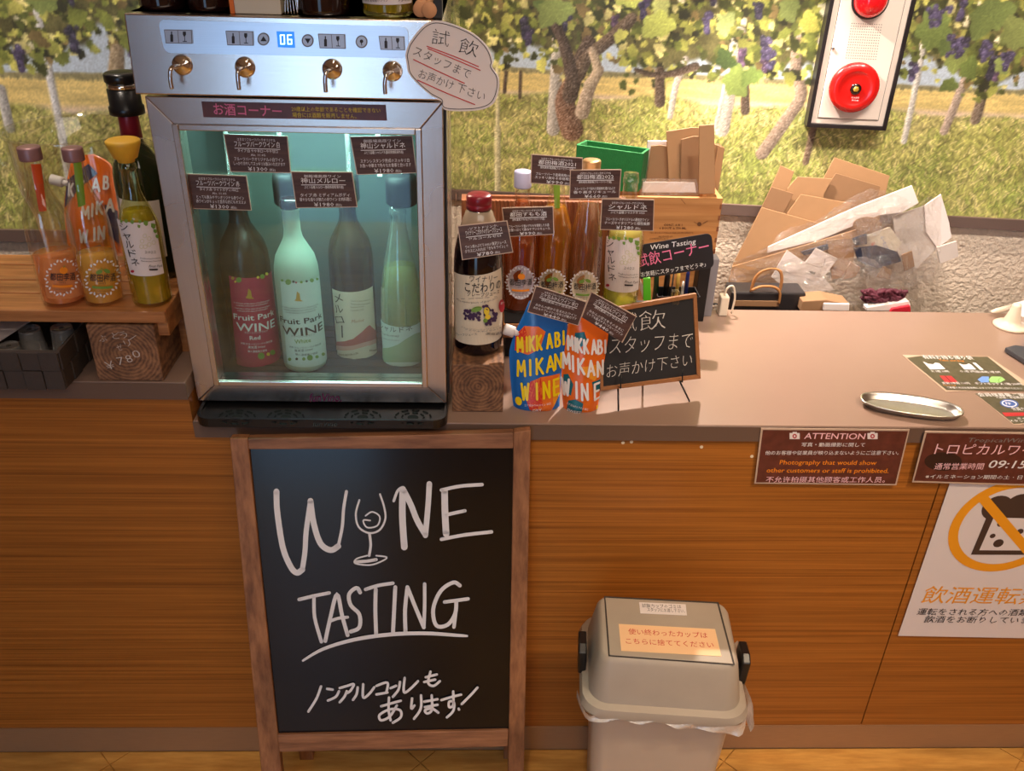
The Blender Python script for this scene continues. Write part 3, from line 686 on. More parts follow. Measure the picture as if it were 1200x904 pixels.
# taps
for dc, end in (((214, 76), (201.5, 104)), ((287.4, 78.8), (280.4, 105)), ((389.4, 81), (382, 108)), ((460, 83.4), (451.6, 110))):
    c = HD.hit(*dc); R = .0135; g = G(); g.lathe((0, 0, 0), [(R*.98, 0), (R, .002), (R*.96, .004), (R*.7, .0065), (R*.3, .008), (.0035, .009)], 28)
    g.V = [c+HD.ex*v.x+HD.ey*v.y+HD.n*v.z for v in g.V]; tp = g.mk('tap', CHROME, ck, True)
    e = hit(end[0], end[1], (0, 1, 0), (0, c.y-.034, 0))
    g = G(); g.tube(smooth_pts([c+HD.n*.004, c+HD.n*.02, Vector(((c.x*.35+e.x*.65), c.y-.032, c.z+.001)), Vector((e.x, e.y, e.z+.014)), e], 6), .0029, 10)
    g.mk('spout', CHROME, tp, True)
# strip sticker on the top rail, brand mark on the bottom rail
DF = vert(CY-.0006)
st = slab('age_notice_strip', DF, [(236, 119), (452, 123), (453.5, 141.5), (238.5, 137.5)], .0005, MARBLEP, ck)
p = Print(DF, .0006)
p.text('お酒コーナー', (251, 134.8), (331, 137.6), 15, PINKINK, .012); p.text('20歳以上の年齢であることを確認できない', (342, 130.5), (446, 132.6), 6.4, YELLOWINK, 0, 1); p.text('場合には酒類を販売しません。', (343, 137.6), (418, 139.2), 6.4, YELLOWINK, 0, 1)
p.build(st)
p = Print(DF, .0006); p.text('funVino.', (362, 470.5), (400, 470.5), 13, mat('brand_purple', rgb(92, 24, 70), .8), .008, 3, .2); p.build(ck, 'brand_mark')
# drip tray
g = G(); TX0, TX1, TY0, TY1, TZ0, TZ1 = -.466, -.056, 1.236, CY+.035, ZT+.0005, ZT+.020
def rr2(x0, x1, y0, y1, r, n=6):
    out = []
    for cx, cy, a0 in ((x1-.004, y1-.004, 0), (x0+.004, y1-.004, 90), (x0+r, y0+r, 180), (x1-r, y0+r, 270)):
        q = .004 if a0 < 180 else r
        for k in range(n+1): a = math.radians(a0+90*k/n); out.append((cx+q*math.cos(a), cy+q*math.sin(a)))
    return out
o1 = rr2(TX0, TX1, TY0, TY1, .022); o2 = rr2(TX0+.005, TX1-.005, TY0+.005, TY1-.001, .018); n = len(o1)
V = [(x, y, TZ0) for x, y in o2]+[(x, y, TZ0+.003) for x, y in o1]+[(x, y, TZ1) for x, y in o1]+[(x, y, TZ1) for x, y in o2]+[(x, y, TZ1-.006) for x, y in o2]
Fs = [tuple(range(n))]+[(r*n+k, r*n+(k+1) % n, (r+1)*n+(k+1) % n, (r+1)*n+k) for r in range(4) for k in range(n)]+[tuple(4*n+k for k in range(n))]
g.add(V, Fs); dt = g.mk('drip_tray', BLACK, ck, True)
dt.data.polygons.foreach_set('use_smooth', [False]*len(dt.data.polygons)); bevel(dt, .0008)
HOLE = mat('tray_slot', rgb(3, 3, 3), .9); TS = Flat((0, 0, TZ1-.006), (1, 0, 0), (0, -1, 0))
for cx in (278, 335, 425, 484):
    p = Print(TS, .0002); cy = 489.5; p.ell((cx, cy), 6.5, 3, HOLE)
    for R1, k, off in ((13, 8, 0), (21, 10, .3)):
        for q in range(k):
            a = 2*math.pi*q/k+off; a2 = a+.42*8/k
            y0, y1 = cy+R1*.38*math.sin(a), cy+R1*.38*math.sin(a2)
            p.stroke([(cx+R1*math.cos(a), y0), (cx+R1*math.cos(a2), y1)], 2.0, HOLE)
    tag(p.build(dt, 'drain_slots'), kind='stuff')
    0 and p.build(dt, 'drain_slots')

p = Print(TS, .0003); p.text('funVino', (366, 500), (395, 500), 8, mat('emboss', rgb(44, 44, 48), .3)); p.build(dt, 'embossed_mark')
g = G(); g.box(CX1+.0005, CX1+.004, CY+.01, CY+.03, .86, 1.34); g.mk('door_hinge_strip', BLACKM, ck)

# ================================================================== BOTTLES
PROF = {  # (radius fraction of body, height fraction)
 'wine': [(.86, 0), (.97, .01), (1, .03), (1, .56), (.97, .62), (.86, .68), (.62, .735), (.43, .78), (.37, .82), (.36, .93), (.40, .935), (.40, .97), (.36, .975), (.36, 1)],
 'slim': [(.86, 0), (.97, .01), (1, .03), (1, .50), (.97, .56), (.88, .61), (.70, .68), (.52, .74), (.42, .79), (.39, .84), (.38, .93), (.42, .935), (.42, .965), (.38, .97), (.38, 1)],
 'juice': [(.86, 0), (.97, .01), (1, .03), (1, .60), (.96, .68), (.84, .77), (.66, .86), (.52, .92), (.45, .94), (.45, 1)],
 'rhine': [(.86, 0), (.97, .01), (1, .03), (.99, .38), (.93, .5), (.78, .62), (.58, .74), (.42, .84), (.36, .90), (.36, .94), (.40, .945), (.40, .97), (.36, .975), (.36, 1)],
}
def locate(px, pyb, z, hw, top):
    """bottle standing on height z: bottom front pixel, half width in pixels, pixel row of the top -> centre, radius, height"""
    f = onz(px, pyb, z); r = hw*depth(f)/F
    c = Vector((f.x, f.y+r, z)); v = Vector(CO-c); dirx = Vector((v.x, v.y, 0)).normalized()
    c = f-dirx*r; c.z = z
    # column x follows the vertical through c
    t = None
    lo, hi = .02, .6
    for _ in range(40):
        m = (lo+hi)/2; q = c+Vector((0, 0, m))-CO; py = 452-F*q.dot(CU)/q.dot(CF)
        if py > top: lo = m
        else: hi = m
    return c, r, lo
def bottle(name, label, cat, px, pyb, z, hw, top, prof, glass, liquid=None, level=.5, cap=None, caph=.03, capr=1.15, group=None, captop=None, seg=36):
    c, r, h = locate(px, pyb, z, hw, top); hb = h
    t = thing(name, c, label, cat, group); t['_r'] = r
    pr = [(a*r, b_*hb) for a, b_ in PROF[prof]]
    g = G(); g.lathe(c, pr, seg); g.mk('glass_body', glass, t, True)
    if liquid:
        inner = [(max(a*r-.0028, .003), max(b_*hb, .006)) for a, b_ in PROF[prof] if b_ < level]
        # interpolate at the level
        k = len(inner); P = PROF[prof]
        if k < len(P): a0, b0 = P[k-1]; a1, b1 = P[k]; f = (level-b0)/(b1-b0); inner.append((max((a0+(a1-a0)*f)*r-.0028, .003), level*hb))
        g = G(); g.lathe(c, inner, seg); g.mk('liquid', liquid, t, True)
    if cap:
        rn = PROF[prof][-1][0]*r*capr; z1 = hb+.0008; z0 = hb-caph
        g = G(); g.lathe(c, [(rn, z0), (rn*1.02, z0+.002), (rn*1.02, z1-.002), (rn*.96, z1), (rn*.5, z1+.0005)], 28); g.mk('cap', cap, t, True)
    return t, c, r, hb
def label_print(t, c, r, quads, mats, name='label'): ...
def liquidm(name, col, alpha=.55, rough=.03):
    m, N, L, P = nm(name); P.inputs['Base Color'].default_value = col; P.inputs['Roughness'].default_value = rough
    out = N['Material Output']; tr = N.new('ShaderNodeBsdfTransparent'); tr.inputs[0].default_value = [min(1, c*1.5+.12) for c in col[:3]]+[1]
    mx = N.new('ShaderNodeMixShader'); mx.inputs[0].default_value = alpha; L.new(tr.outputs[0], mx.inputs[1]); L.new(P.outputs[0], mx.inputs[2]); L.new(mx.outputs[0], out.inputs['Surface']); return m
L_PEACH = liquidm('plum_liqueur', rgb(236, 150, 92)); L_AMBER = liquidm('ume_liqueur', rgb(238, 178, 84)); L_WHITE = liquidm('white_wine', rgb(206, 186, 70), .45)
L_PINK = liquidm('amber_liqueur', rgb(170, 84, 40), .55); L_UME = liquidm('golden_liqueur', rgb(184, 118, 34), .5); L_PALE = liquidm('pale_wine', rgb(214, 206, 120), .4); L_PALE2 = liquidm('pale_peach', rgb(190, 156, 118), .15)

# ---- four bottles in the cooler
tR, c, r, h = bottle('wine_bottle', 'dark red wine bottle with crimson label inside the cooler, leftmost of the four', 'bottle', 303, 430, .866, 27.5, 212, 'wine', mat('brown_bottle', rgb(36, 20, 12), .25, 0, .2, 10))
cy = Cyl(c, r); p = Print(cy, .0004)
CRLAB = mat('crimson_label', rgb(176, 40, 78), .5); p.quad([(268.5, 323), (322, 316), (333, 421), (278, 428)], CRLAB, 14, 1)
lb = p.build(tR, 'label'); p = Print(cy, .0008)
def dots(p, seq):
    for x, y, rr_, m in seq: p.ell((x, y), rr_, rr_, m, seg=10)
dots(p, [(273, 326, 1.8, GOLD), (280, 328, 3.2, GREENINK), (276, 330, 1.2, YELLOWINK), (302, 325, 1.6, YELLOWINK), (307, 324, 2.8, GREENINK), (312, 321, 1.8, YELLOWINK), (306, 417, 4, GREENINK), (314, 415, 2, YELLOWINK), (319, 413, 3, GREENINK)])
p.poly([(290, 345), (291, 338), (294, 341), (295, 348), (298, 350), (292, 350), (288, 349)], GOLD)
for k in range(4): p.text('a selection of the taste of red fruit grapes', (275+k*.6+2*(k % 2), 354.5+k*3.2), (315-2*(k % 2), 352+k*3.2), 2.6, WHITEINK, 0, 1)
p.text('Fruit Park', (275, 373), (320, 368), 9, WHITEINK, .012); p.text('WINE', (278, 386), (321, 382), 13, WHITEINK, .012)
p.text('フルーツパークワイン', (287, 390.5), (313, 388.6), 2.8, WHITEINK, 0, 1); p.text('Red', (293, 398), (305, 397), 6.5, WHITEINK, .012); p.text('浜松フルーツパークの限定酒', (283, 402.5), (318, 400.5), 2.6, WHITEINK, 0, 1)
p.text('果実酒 500ml', (291, 408), (310, 407), 3.5, WHITEINK, 0, 1); p.text('輸入濃縮果汁使用', (291, 412.5), (312, 411.5), 3, WHITEINK, 0, 1); p.build(lb)

tW, c, r, h = bottle('wine_bottle', 'frosted pale green white wine bottle with white label, second from left inside the cooler', 'bottle', 359.5, 438, .866, 25, 232, 'wine', FROST)
g = G(); g.lathe(c, [(r*.40, h-.016), (r*.44, h-.014), (r*.44, h-.004), (r*.36, h), (r*.2, h+.001)], 24); g.mk('screw_collar', DARKGLASS, tW, True)
cy = Cyl(c, r); p = Print(cy, .0004); p.quad([(328.5, 329), (373.5, 323), (384, 419), (337, 426)], mat('pale_label', rgb(206, 222, 216), .5), 14, 1); lb = p.build(tW, 'label'); p = Print(cy, .0008)
dots(p, [(331, 328.5, 1.6, GREENINK), (338, 330.5, 3.4, GREENINK), (344, 330, 1.5, DARKINK), (347, 331, 1.2, CRIMSON), (353, 330.5, 1.6, GREENINK), (359, 329.5, 1.4, DARKINK), (365, 328.5, 2.4, GREENINK), (371, 327, 1.6, GREENINK), (340, 421, 2, GREENINK), (348, 420.5, 1.6, DARKINK), (356, 420.5, 2, GREENINK), (363, 419, 3.4, GREENINK), (371, 418, 2, GREENINK), (378, 415, 2, GREENINK)])
p.poly([(347, 350), (348, 341), (351, 344), (352, 351), (355, 353), (349, 353), (345, 352)], GOLD)
for k in range(3): p.text('a tasteful combination of a refreshing acidity', (331+k*2, 359+k*3.4), (372-k*1.5, 356.5+k*3.4), 2.6, GREYINK, 0, 1)
p.text('Fruit Park', (330, 376), (376, 371), 9, DARKINK, .012); p.text('WINE', (333, 390), (377, 385), 13, DARKINK, .012)
p.text('フルーツパークワイン', (342, 394.5), (368, 392.6), 2.8, DARKINK, 0, 1); p.text('White', (346, 402), (364, 400), 6.5, GREENINK, .01); p.text('浜松フルーツパークの限定酒', (340, 406.8), (375, 403.5), 2.6, DARKINK, 0, 1)
p.text('果実酒 500ml', (346, 412), (366, 410), 3.5, DARKINK, 0, 1); p.text('輸入濃縮果汁使用', (347, 416), (371, 414.4), 3, DARKINK, 0, 1); p.build(lb)

tM, c, r, h = bottle('wine_bottle', 'olive brown wine bottle with cream label and red mountain, third from left inside the cooler', 'bottle', 419, 421, .866, 25, 212, 'wine', mat('olive_bottle', rgb(44, 36, 16), .25, 0, .2, 10))
cy = Cyl(c, r); p = Print(cy, .0004); p.quad([(389.5, 338), (436.5, 335), (441.5, 413), (396, 419)], CREAM, 14, 1); lb = p.build(tM, 'label'); p = Print(cy, .0008)
TERRA = mat('terracotta_ink', rgb(178, 84, 68), .6); TERRA2 = mat('terracotta_pale', rgb(214, 160, 140), .6)
xs = [394.5, 404, 414, 424, 431, 433, 435, 440.5]; yt = [400.5, 400, 397, 389, 382, 381, 383, 388]; ybm = [405, 406, 405, 402, 400, 400, 399, 397]
p.strip(list(zip(xs, yt)), list(zip(xs, ybm)), TERRA); p.strip(list(zip(xs, ybm)), [(x, y+5) for x, y in zip(xs, ybm)], TERRA2)
for k, (ch, y) in enumerate(zip('メルロ', (355, 367.5, 380))): p.text(ch, (394+k*.8, y), (403.5+k*.6, y-.8), 11, DARKINK, .0)
p.stroke([(401, 382), (401.6, 395)], 1.5, DARKINK)
for k in range(4): p.text(['Selected wine made from', 'Tamanohara grown grapes', 'Handmade in Japan', 'Gotemba 2022'][k], (411, 353+k*3.8), (433-(k > 1)*7, 351.6+k*3.8), 2.8, GREYINK, 0, 1)
p.text('Merlot', (412, 378.5), (426, 376.5), 6, mat('rust_ink', rgb(176, 110, 80), .6), 0, 1, .25); p.text('果実酒 酸化防止剤', (398, 416.5), (420, 414.5), 2.6, DARKINK, 0, 1); p.text('750ml', (432, 412), (440, 410.5), 3, DARKINK, .02, 1); p.build(lb)

tC, c, r, h = bottle('wine_bottle', 'clear pale wine bottle with mountain label and black pourer, rightmost inside the cooler', 'bottle', 473, 430, .866, 24, 240, 'rhine', clear('pale_bottle_glass', (.8, .88, .84, 1), .08, .6, .04, diffuse=.18, dcol=(.6, .7, .66, 1)), L_PALE, .62)
cy = Cyl(c, r); p = Print(cy, .0004); p.quad([(446, 373), (492, 378), (494, 428), (450, 422.5)], mat('pale_mist_label', rgb(206, 216, 206), .5), 14, 1); lb = p.build(tC, 'label'); p = Print(cy, .0008)
PMT = mat('sage_ink', rgb(160, 178, 140), .6); xs = [448.5, 456, 466, 476, 486, 493]; yt = [408, 407.5, 404, 397, 391, 389]
p.strip(list(zip(xs, yt)), [(x+.6, 424.5) for x in xs], PMT)
p.text('シャルドネ', (447.5, 384), (483, 387), 7.2, DARKINK, 0, 1); p.text('Chardonnay', (448, 390.5), (468, 394.5), 4.5, GREYINK, 0, 1, .2); p.text('Tamanohara grown grapes', (449, 396), (468, 399), 2.6, GREYINK, 0, 1); p.build(lb)
# black suction collars that hold the bottle necks
for (bx0, by0, bx1, by1), yy in (((318, 204, 348, 240), 1.42), ((451, 206, 490, 240), 1.41), ((398, 205, 422, 236), 1.44), ((258, 208, 286, 240), 1.43)):
    a = ony(bx0, by0, yy); b_ = ony(bx1, by1, yy); cx = (a.x+b_.x)/2; rr = (b_.x-a.x)/2
    g = G(); g.lathe((cx, yy, b_.z), [(rr*.8, 0), (rr, .004), (rr, a.z-b_.z-.01), (rr*.9, a.z-b_.z), (rr*.5, a.z-b_.z+.002)], 24); sc_ = g.mk('bottle_clamp', BLACKM, ck, True)
    g = G(); g.tube([(cx, yy, a.z), (cx, yy+.01, 1.315)], .004, 8); g.mk('wine_tube', CUPM, ck, True)
# ================================================================== PRICE CARDS
def card(name, label, quad, sh, lines, base=CARDWOOD, ink=WHITEINK, border=1.0, group=None, cat='card', parent=None, th=.0012):
    o = slab(name, sh, quad, th, LAMI, parent)
    if parent is None: tag(o, label, cat, group)
    p = Print(sh, .0003)
    cx = sum(q[0] for q in quad)/4; cyy = sum(q[1] for q in quad)/4
    w = max(Vector(quad[1])-Vector(quad[0]), Vector((1, 0)), key=lambda v: v.length).length
    inn = [(q[0]+(1 if q[0] < cx else -1)*border, q[1]+(1 if q[1] < cyy else -1)*border) for q in quad]
    p.poly(inn, base)
    for t, u0, u1, v, hh, *rest in lines:
        H = (Vector(lerpq(quad, .5, 1))-Vector(lerpq(quad, .5, 0))).length
        m = rest[0] if rest else ink
        p.text(t, lerpq(quad, u0, v), lerpq(quad, u1, v), hh*H, m, rest[1] if len(rest) > 1 else .0, 1)
        if len(rest) > 2: p.stroke([lerpq(quad, u0, v+.035), lerpq(quad, u1, v+.035)], .7, m)
    p.build(o); return o
def price(l1, title, l3, l4, l5, l6, price_):
    L = [(l1, .2, .8, .17, .09), (title, .14, .86, .33, .17, WHITEINK, .0, 1), (l3, .18, .82, .47, .09)]
    if l4: L.append((l4, .38, .62, .56, .08))
    L += [(l5, .1, .9, .70, .11), (l6, .08, .92, .82, .11), (price_, .3, .62, .96, .15), ('(税込)', .65, .75, .96, .08)]
    return L
GF = vert(CY+.0085)   # just in front of the pane
GC = 'price cards stuck on the cooler door glass'
card('price_card', 'brown price card high on the cooler glass, left of its middle, for the ¥1300 white', [(262, 157), (337, 159.5), (341, 203), (270, 201.5)], GF, price('はままつフルーツパークオリジナル', 'フルーツパークワイン 白', 'タイプ:白 やや辛口〜やや甘口', 'Alc. 11.0%', 'フルーツパークオリジナルの白ワイン', 'しっかり冷やしてスッキリお飲みいただけます', '¥1300'), group=GC)
card('price_card', 'brown price card at the left edge of the cooler glass, above the crimson labelled bottle', [(217.5, 203.5), (289, 206), (295, 247), (226.5, 245)], GF, price('はままつフルーツパークオリジナル', 'フルーツパークワイン 赤', 'タイプ:赤 ライトボディ/中口', 'Alc. 11.0%', 'とっても飲みやすいオリジナル赤ワイン', '赤ワインがちょっと苦手な方にもオススメ', '¥1300'), group=GC)
card('price_card', 'brown ¥1980 price card low in the middle of the cooler glass, above the olive bottle', [(341, 201), (413, 201.5), (419, 243), (347, 244)], Flat((0, CY+.0062, 0), (1, 0, 0), (0, 0, -1)), price('御殿場高原ワイン', '神山メルロー', 'ぶどう品種:メルロー(静岡県御殿場市産)', '', 'タイプ:赤 ミディアムボディ', '華やかな香りが魅力の赤ワイン お肉料理に', '¥1980'), group=GC)
card('price_card', 'brown ¥1980 price card in the top right corner of the cooler glass', [(410, 160), (483.5, 159), (488.5, 203), (418, 205)], GF, price('御殿場高原ワイン', '神山シャルドネ', 'ぶどう品種:シャルドネ(静岡県御殿場市産)', '', 'ステンレスタンク熟成のスッキリ白', 'お魚〜中華まで色々なお食事と合います', '¥1980'), group=GC)

# ================================================================== SPEECH BUBBLE SIGN
zz = lambda x, y: (340+x/4.615, y/4.615)
BS = vert(1.245)
ol = [(622, 300), (640, 240), (690, 170), (740, 125), (800, 112), (900, 138), (1000, 188), (1070, 258), (1097, 330), (1093, 362), (1128, 420), (1128, 490), (1100, 560), (1040, 592), (940, 602), (850, 598), (822, 580), (818, 548), (760, 515), (690, 455), (640, 395), (630, 345)]
ol2 = smooth_pts([Vector((*zz(*q), 0)) for q in ol+[ol[0]]], 4)[:-1]
bb = slab('speech_bubble_sign', BS, [(v.x, v.y) for v in ol2], .002, PAPER); tag(bb, 'white speech bubble sign with handwriting taped to the top right of the cooler', 'sign')
cxy = zz(870, 360); inn = [((v.x-cxy[0])*.955+cxy[0], (v.y-cxy[1])*.95+cxy[1]) for v in ol2]
p = Print(BS, .0003); p.stroke(inn+[inn[0]], .8, DARKINK, 1)
for t, a, b_, h_ in (('試', (762, 240), (855, 258), 95), ('飲', (905, 285), (1005, 315), 95), ('スタッフまで', (662, 298), (965, 430), 62), ('お声かけ', (690, 420), (875, 490), 58), ('下さい', (895, 495), (1045, 550), 58)):
    p.text(t, zz(*a), zz(*b_), h_/4.615, DARKINK, -.012)
for L_ in ([(740, 250), (900, 310), (1018, 360)], [(745, 262), (900, 325), (1028, 380)], [(668, 322), (800, 385), (942, 450)], [(690, 433), (850, 505), (998, 565)]): p.stroke([zz(*q) for q in L_], 1.1, REDINK)
p.build(bb)
# clear acrylic side screen standing at the cooler's right back corner
a = onz(528, 470, ZT); o = bx('acrylic_screen', ACRYL, -.048, -.045, 1.44, 1.72, ZT, 1.47); tag(o, 'clear acrylic screen standing on edge beside the right side of the steel cooler', 'screen')

# ================================================================== THINGS ON TOP OF THE COOLER
ZH = 1.4525
def topb(px, hw, py, label, glass, liq=None, lv=.6, name='wine_bottle'):
    return bottle(name, label, 'bottle', px, py, ZH, hw, py-250, 'wine', glass, liq, lv)
topb(192, 27, 13.5, 'dark wine bottle on top of the cooler, leftmost there', DARKGLASS)
topb(246, 24, 15, 'dark wine bottle on top of the cooler, left of the orange strip', DARKGLASS)
topb(380, 31, 20, 'dark wine bottle on top of the cooler, left of the yellow wine bottle', DARKGLASS)
tY, c, r, h = topb(455, 30, 21.5, 'clear bottle of yellow wine with white label on top of the cooler', GLASSG, L_WHITE, .6)
cy = Cyl(c, r); p = Print(cy, .0004); p.quad([(424, -40), (484, -42), (482, 3), (425, 3)], PAPER, 12, 1); lb = p.build(tY, 'label'); p = Print(cy, .0008); p.text('Muscat 葡萄園のワイン', (428, 1.5), (455, 2), 4, DARKINK, 0, 1); p.text('750ml', (466, 1.5), (480, 1), 4, DARKINK, 0, 1); p.build(lb)
a = onz(271, 16, ZH); b_ = onz(329, 18, ZH); g = G(); g.box(a.x+.005, b_.x, a.y, a.y+.055, ZH, ZH+.16); cc = bevel(g.mk('card_carton', CREAM), .0015); tag(cc, 'cream carton with an orange edge between the bottles on the cooler', 'carton')
bx('orange_edge', mat('orange_card', rgb(236, 116, 30), .6), a.x-.001, a.x+.0048, a.y, a.y+.055, ZH, ZH+.16, cc)
# corks and a small dark clip
CORK = mat('cork', rgb(196, 140, 98), .85, 0, .2, 80)
for px, py, n_, l_ in ((493, 21, 0, 'cork lying beside the yellow wine bottle on top of the cooler'), (503, 22, 1, 'cork at the right end of the row on top of the cooler')):
    a = onz(px, py, ZH); g = G(); g.lathe((0, 0, 0), [(.009, 0), (.0105, .002), (.0105, .03), (.009, .032)], 16); g.V = [Vector((v.x, v.z, v.y+.0105))+a for v in g.V]; tag(g.mk('cork', CORK, None, True), l_, 'cork')
a = onz(513, 22, ZH); tag(bevel(bx('card_clip', BLACKM, a.x-.006, a.x+.006, a.y, a.y+.02, ZH, ZH+.05), .001), 'small black clip at the right front corner of the cooler top', 'clip')
g = G(); a = onz(340, 19, ZH)
for k in range(5): g.tube(smooth_pts([a+Vector((-.008+k*.004, .01, .002)), a+Vector((-.006+k*.003, .012, .02+.004*k)), a+Vector((.006+k*.001, .014, .03)), a+Vector((.008, .012, .002))], 5), .0008, 5)
tag(g.mk('wire_coil', CHROME, None, True), 'small coil of thin silver wire between carton and dark bottle on the cooler', 'wire')
# ================================================================== LEFT SHELF
ZS = 1.022; YS = 1.268
sh = thing('slatted_shelf', (-.85, 1.42, ZL), 'low slatted shelf of varnished wooden boards holding bottles at the left edge', 'shelf')
rows = [(344.5, 364.8), (329, 344), (311, 328.4), (299, 310.4)]
for k, (t_, b_) in enumerate(rows):
    y0 = onz(100, b_, ZS).y; y1 = onz(100, t_, ZS).y
    bevel(bx('board', SHELFW, -1.35, -.492-.002*k, y0, y1-.0015, ZS-.02, ZS, sh), .002)
yB = onz(100, 299, ZS).y
for x in (-.53, -1.30): bevel(bx('support', SHELFW, x, x+.034, YS+.012, yB-.01, ZS-.05, ZS-.0205, sh), .002)
for x in (-.53, -1.30):
    bx('leg', SHELFW, x+.002, x+.03, yB-.06, yB-.02, ZL, ZS-.0505, sh); bx('leg', SHELFW, x+.002, x+.03, YS+.10, YS+.14, ZL, ZS-.0505, sh)
def band(p, c, hw, y0, y1, m, dx=0, nv=1, curve=0): p.quad([(c-hw, y0), (c+hw, y0+curve), (c+hw+dx, y1+curve), (c-hw+dx, y1)], m, 12, nv)
def fruit_label(p, cx, cy, s, name, fruit, inkm, sl=0.0):
    """round wreath print on clear glass: white leaves, fruit, name"""
    for k in range(30):
        a = k/30*2*math.pi; rx = 19*s*(1+.08*(k % 2)); x, y = cx+rx*math.cos(a), cy+rx*1.1*math.sin(a)+sl*rx*math.cos(a)
        p.ell((x, y), 2.2*s, 1.2*s, WHITEINK, seg=6, ang=a+(.6 if k % 2 else -.6))
    p.text(name, (cx-15*s, cy+3*s), (cx+15*s, cy+3*s), 10*s, inkm, .01)
    p.text('2022', (cx-4*s, cy+7*s), (cx+4*s, cy+7*s), 3*s, inkm, 0, 1)
    if fruit == 'orange':
        p.ell((cx+1, cy-9*s), 5*s, 4.6*s, ORANGEINK); p.stroke([(cx+1, cy-13*s), (cx+2, cy-15*s)], 1, GREENINK)
        p.quad([(cx-12*s, cy+9*s), (cx+12*s, cy+9*s), (cx+12*s, cy+12*s), (cx-12*s, cy+12*s)], ORANGEINK, 8)
    else:
        p.ell((cx-4*s, cy-8*s), 4*s, 2.6*s, GREENINK, ang=-.4); p.ell((cx+5*s, cy-9*s), 4*s, 2.4*s, GREENINK, ang=.5); p.stroke([(cx-2, cy-13*s), (cx+1, cy-10*s)], .8, GREENINK)
        p.quad([(cx-12*s, cy+9*s), (cx+12*s, cy+9*s), (cx+12*s, cy+12*s), (cx-12*s, cy+12*s)], GREENINK, 8)
    for q in range(2): p.text('Produced and bottled in Japan', (cx-9*s, cy+(15.5+3*q)*s), (cx+9*s, cy+(15.5+3*q)*s), 2.4*s, inkm, 0, 1)
ROSECAP = mat('dusty_rose_cap', rgb(150, 112, 112), .4, .3); ORTAG = mat('orange_seal', rgb(206, 76, 20), .5); GRTAG = mat('green_seal', rgb(120, 156, 40), .5)
t, c, r, h = bottle('liqueur_bottle', 'clear bottle a third full of peach-coloured liqueur with orange neck seal on the left shelf', 'bottle', 79, 361, ZS, 25, 172.5, 'slim', GLASS, L_PEACH, .33, ROSECAP, .018, 1.25)
cyl = Cyl(c, r); p = Print(cyl, .0005)
p.quad([(50, 302), (95, 299), (97, 345), (55, 349)], liquidm('peach_label', rgb(240, 168, 110), .5), 12); lb = p.build(t, 'label'); p = Print(cyl, .0009); fruit_label(p, 73, 325, .92, '都田李酒', 'orange', DARKINK, -.1); p.build(lb)
cn = Cyl(c, r*.40); p = Print(cn, .0006); p.quad([(36, 192), (47.5, 192), (54.5, 247), (46, 248)], ORTAG, 6, 2); lb = p.build(t, 'neck_seal')
t, c, r, h = bottle('liqueur_bottle', 'clear bottle of golden plum liqueur with green neck seal on the left shelf', 'bottle', 125, 360.5, ZS, 23, 173.5, 'slim', GLASS, L_AMBER, .33, ROSECAP, .018, 1.25)
cyl = Cyl(c, r); p = Print(cyl, .0005); fruit_label(p, 120, 326, .95, '都田梅酒', 'plum', DARKINK, -.1); p.build(t, 'label')
cn = Cyl(c, r*.40); p = Print(cn, .0006); p.quad([(86, 190), (95, 190), (100, 240), (92, 243)], GRTAG, 6, 2); p.build(t, 'neck_seal')
YCAP = mat('mustard_rubber', rgb(226, 174, 50), .5, 0, .04, 20)
t, c, r, h = bottle('wine_bottle', 'half-bottle of yellow-green wine with mustard rubber stopper on the left shelf', 'bottle', 181, 361.5, ZS, 22.5, 186, 'slim', GLASSG, L_WHITE, .66)
g = G(); g.lathe((c.x, c.y, c.z+h-.004), [(.4*r, 0), (.42*r, .004), (.56*r, .006), (.80*r, .026), (.82*r, .030), (.74*r, .032), (.3*r, .0325)], 28); g.mk('stopper', YCAP, t, True)
cyl = Cyl(c, r); p = Print(cyl, .0005); p.quad([(137, 256), (181, 258), (192, 320), (153, 321)], PAPER, 12); lb = p.build(t, 'label'); p = Print(cyl, .0009)
def chard_label(p, q, big=9):
    L = lambda u, v: lerpq(q, u, v)
    for k, ch in enumerate('シャルドネ'): p.text(ch, L(.05+.02*k, .22+.16*k), L(.27+.02*k, .22+.16*k), big, DARKINK, 0)
    for u, v, s in ((.55, .12, 1.6), (.75, .05, 2.6), (.93, .1, 2.6), (.98, .3, 1.8), (.4, .04, 2), (.12, .04, 1.4), (.95, .2, 2), (.6, .03, 1.6), (.25, .03, 1.8)):
        x, y = L(u, v); p.poly([(x-s, y-s), (x+s, y-s*.6), (x+s*.8, y+s*1.2), (x, y+s*1.6), (x-s, y+s*.7)], GREENINK)
    for a, b_ in ((.55, .4), (.65, .3), (.75, .35), (.6, .5), (.72, .46), (.85, .42), (.5, .5)): p.ell(L(a, b_), 2.4, 2.6, mat('pale_gold_ink', rgb(206, 200, 160), .5), ring=.6, seg=10)
    p.text('2022', L(.55, .62), L(.85, .62), 4, GREYINK, 0, 1); p.text('Produced and bottled by', L(.4, .72), L(.95, .72), 2.4, DARKINK, 0, 1); p.text('Hamamatsu Fruit Park', L(.4, .77), L(.95, .77), 2.4, DARKINK, 0, 1)
    p.text('Fruit Park', L(.58, .88), L(.95, .88), 4, DARKINK, 0, 1, .2); p.quad([L(.58, .91), L(.82, .91), L(.82, .94), L(.58, .94)], DARKINK, 5); p.ell(L(.1, .95), 2, 1.6, CRIMSON)
chard_label(p, [(137, 256), (181, 258), (192, 320), (153, 321)], 10); p.build(lb)
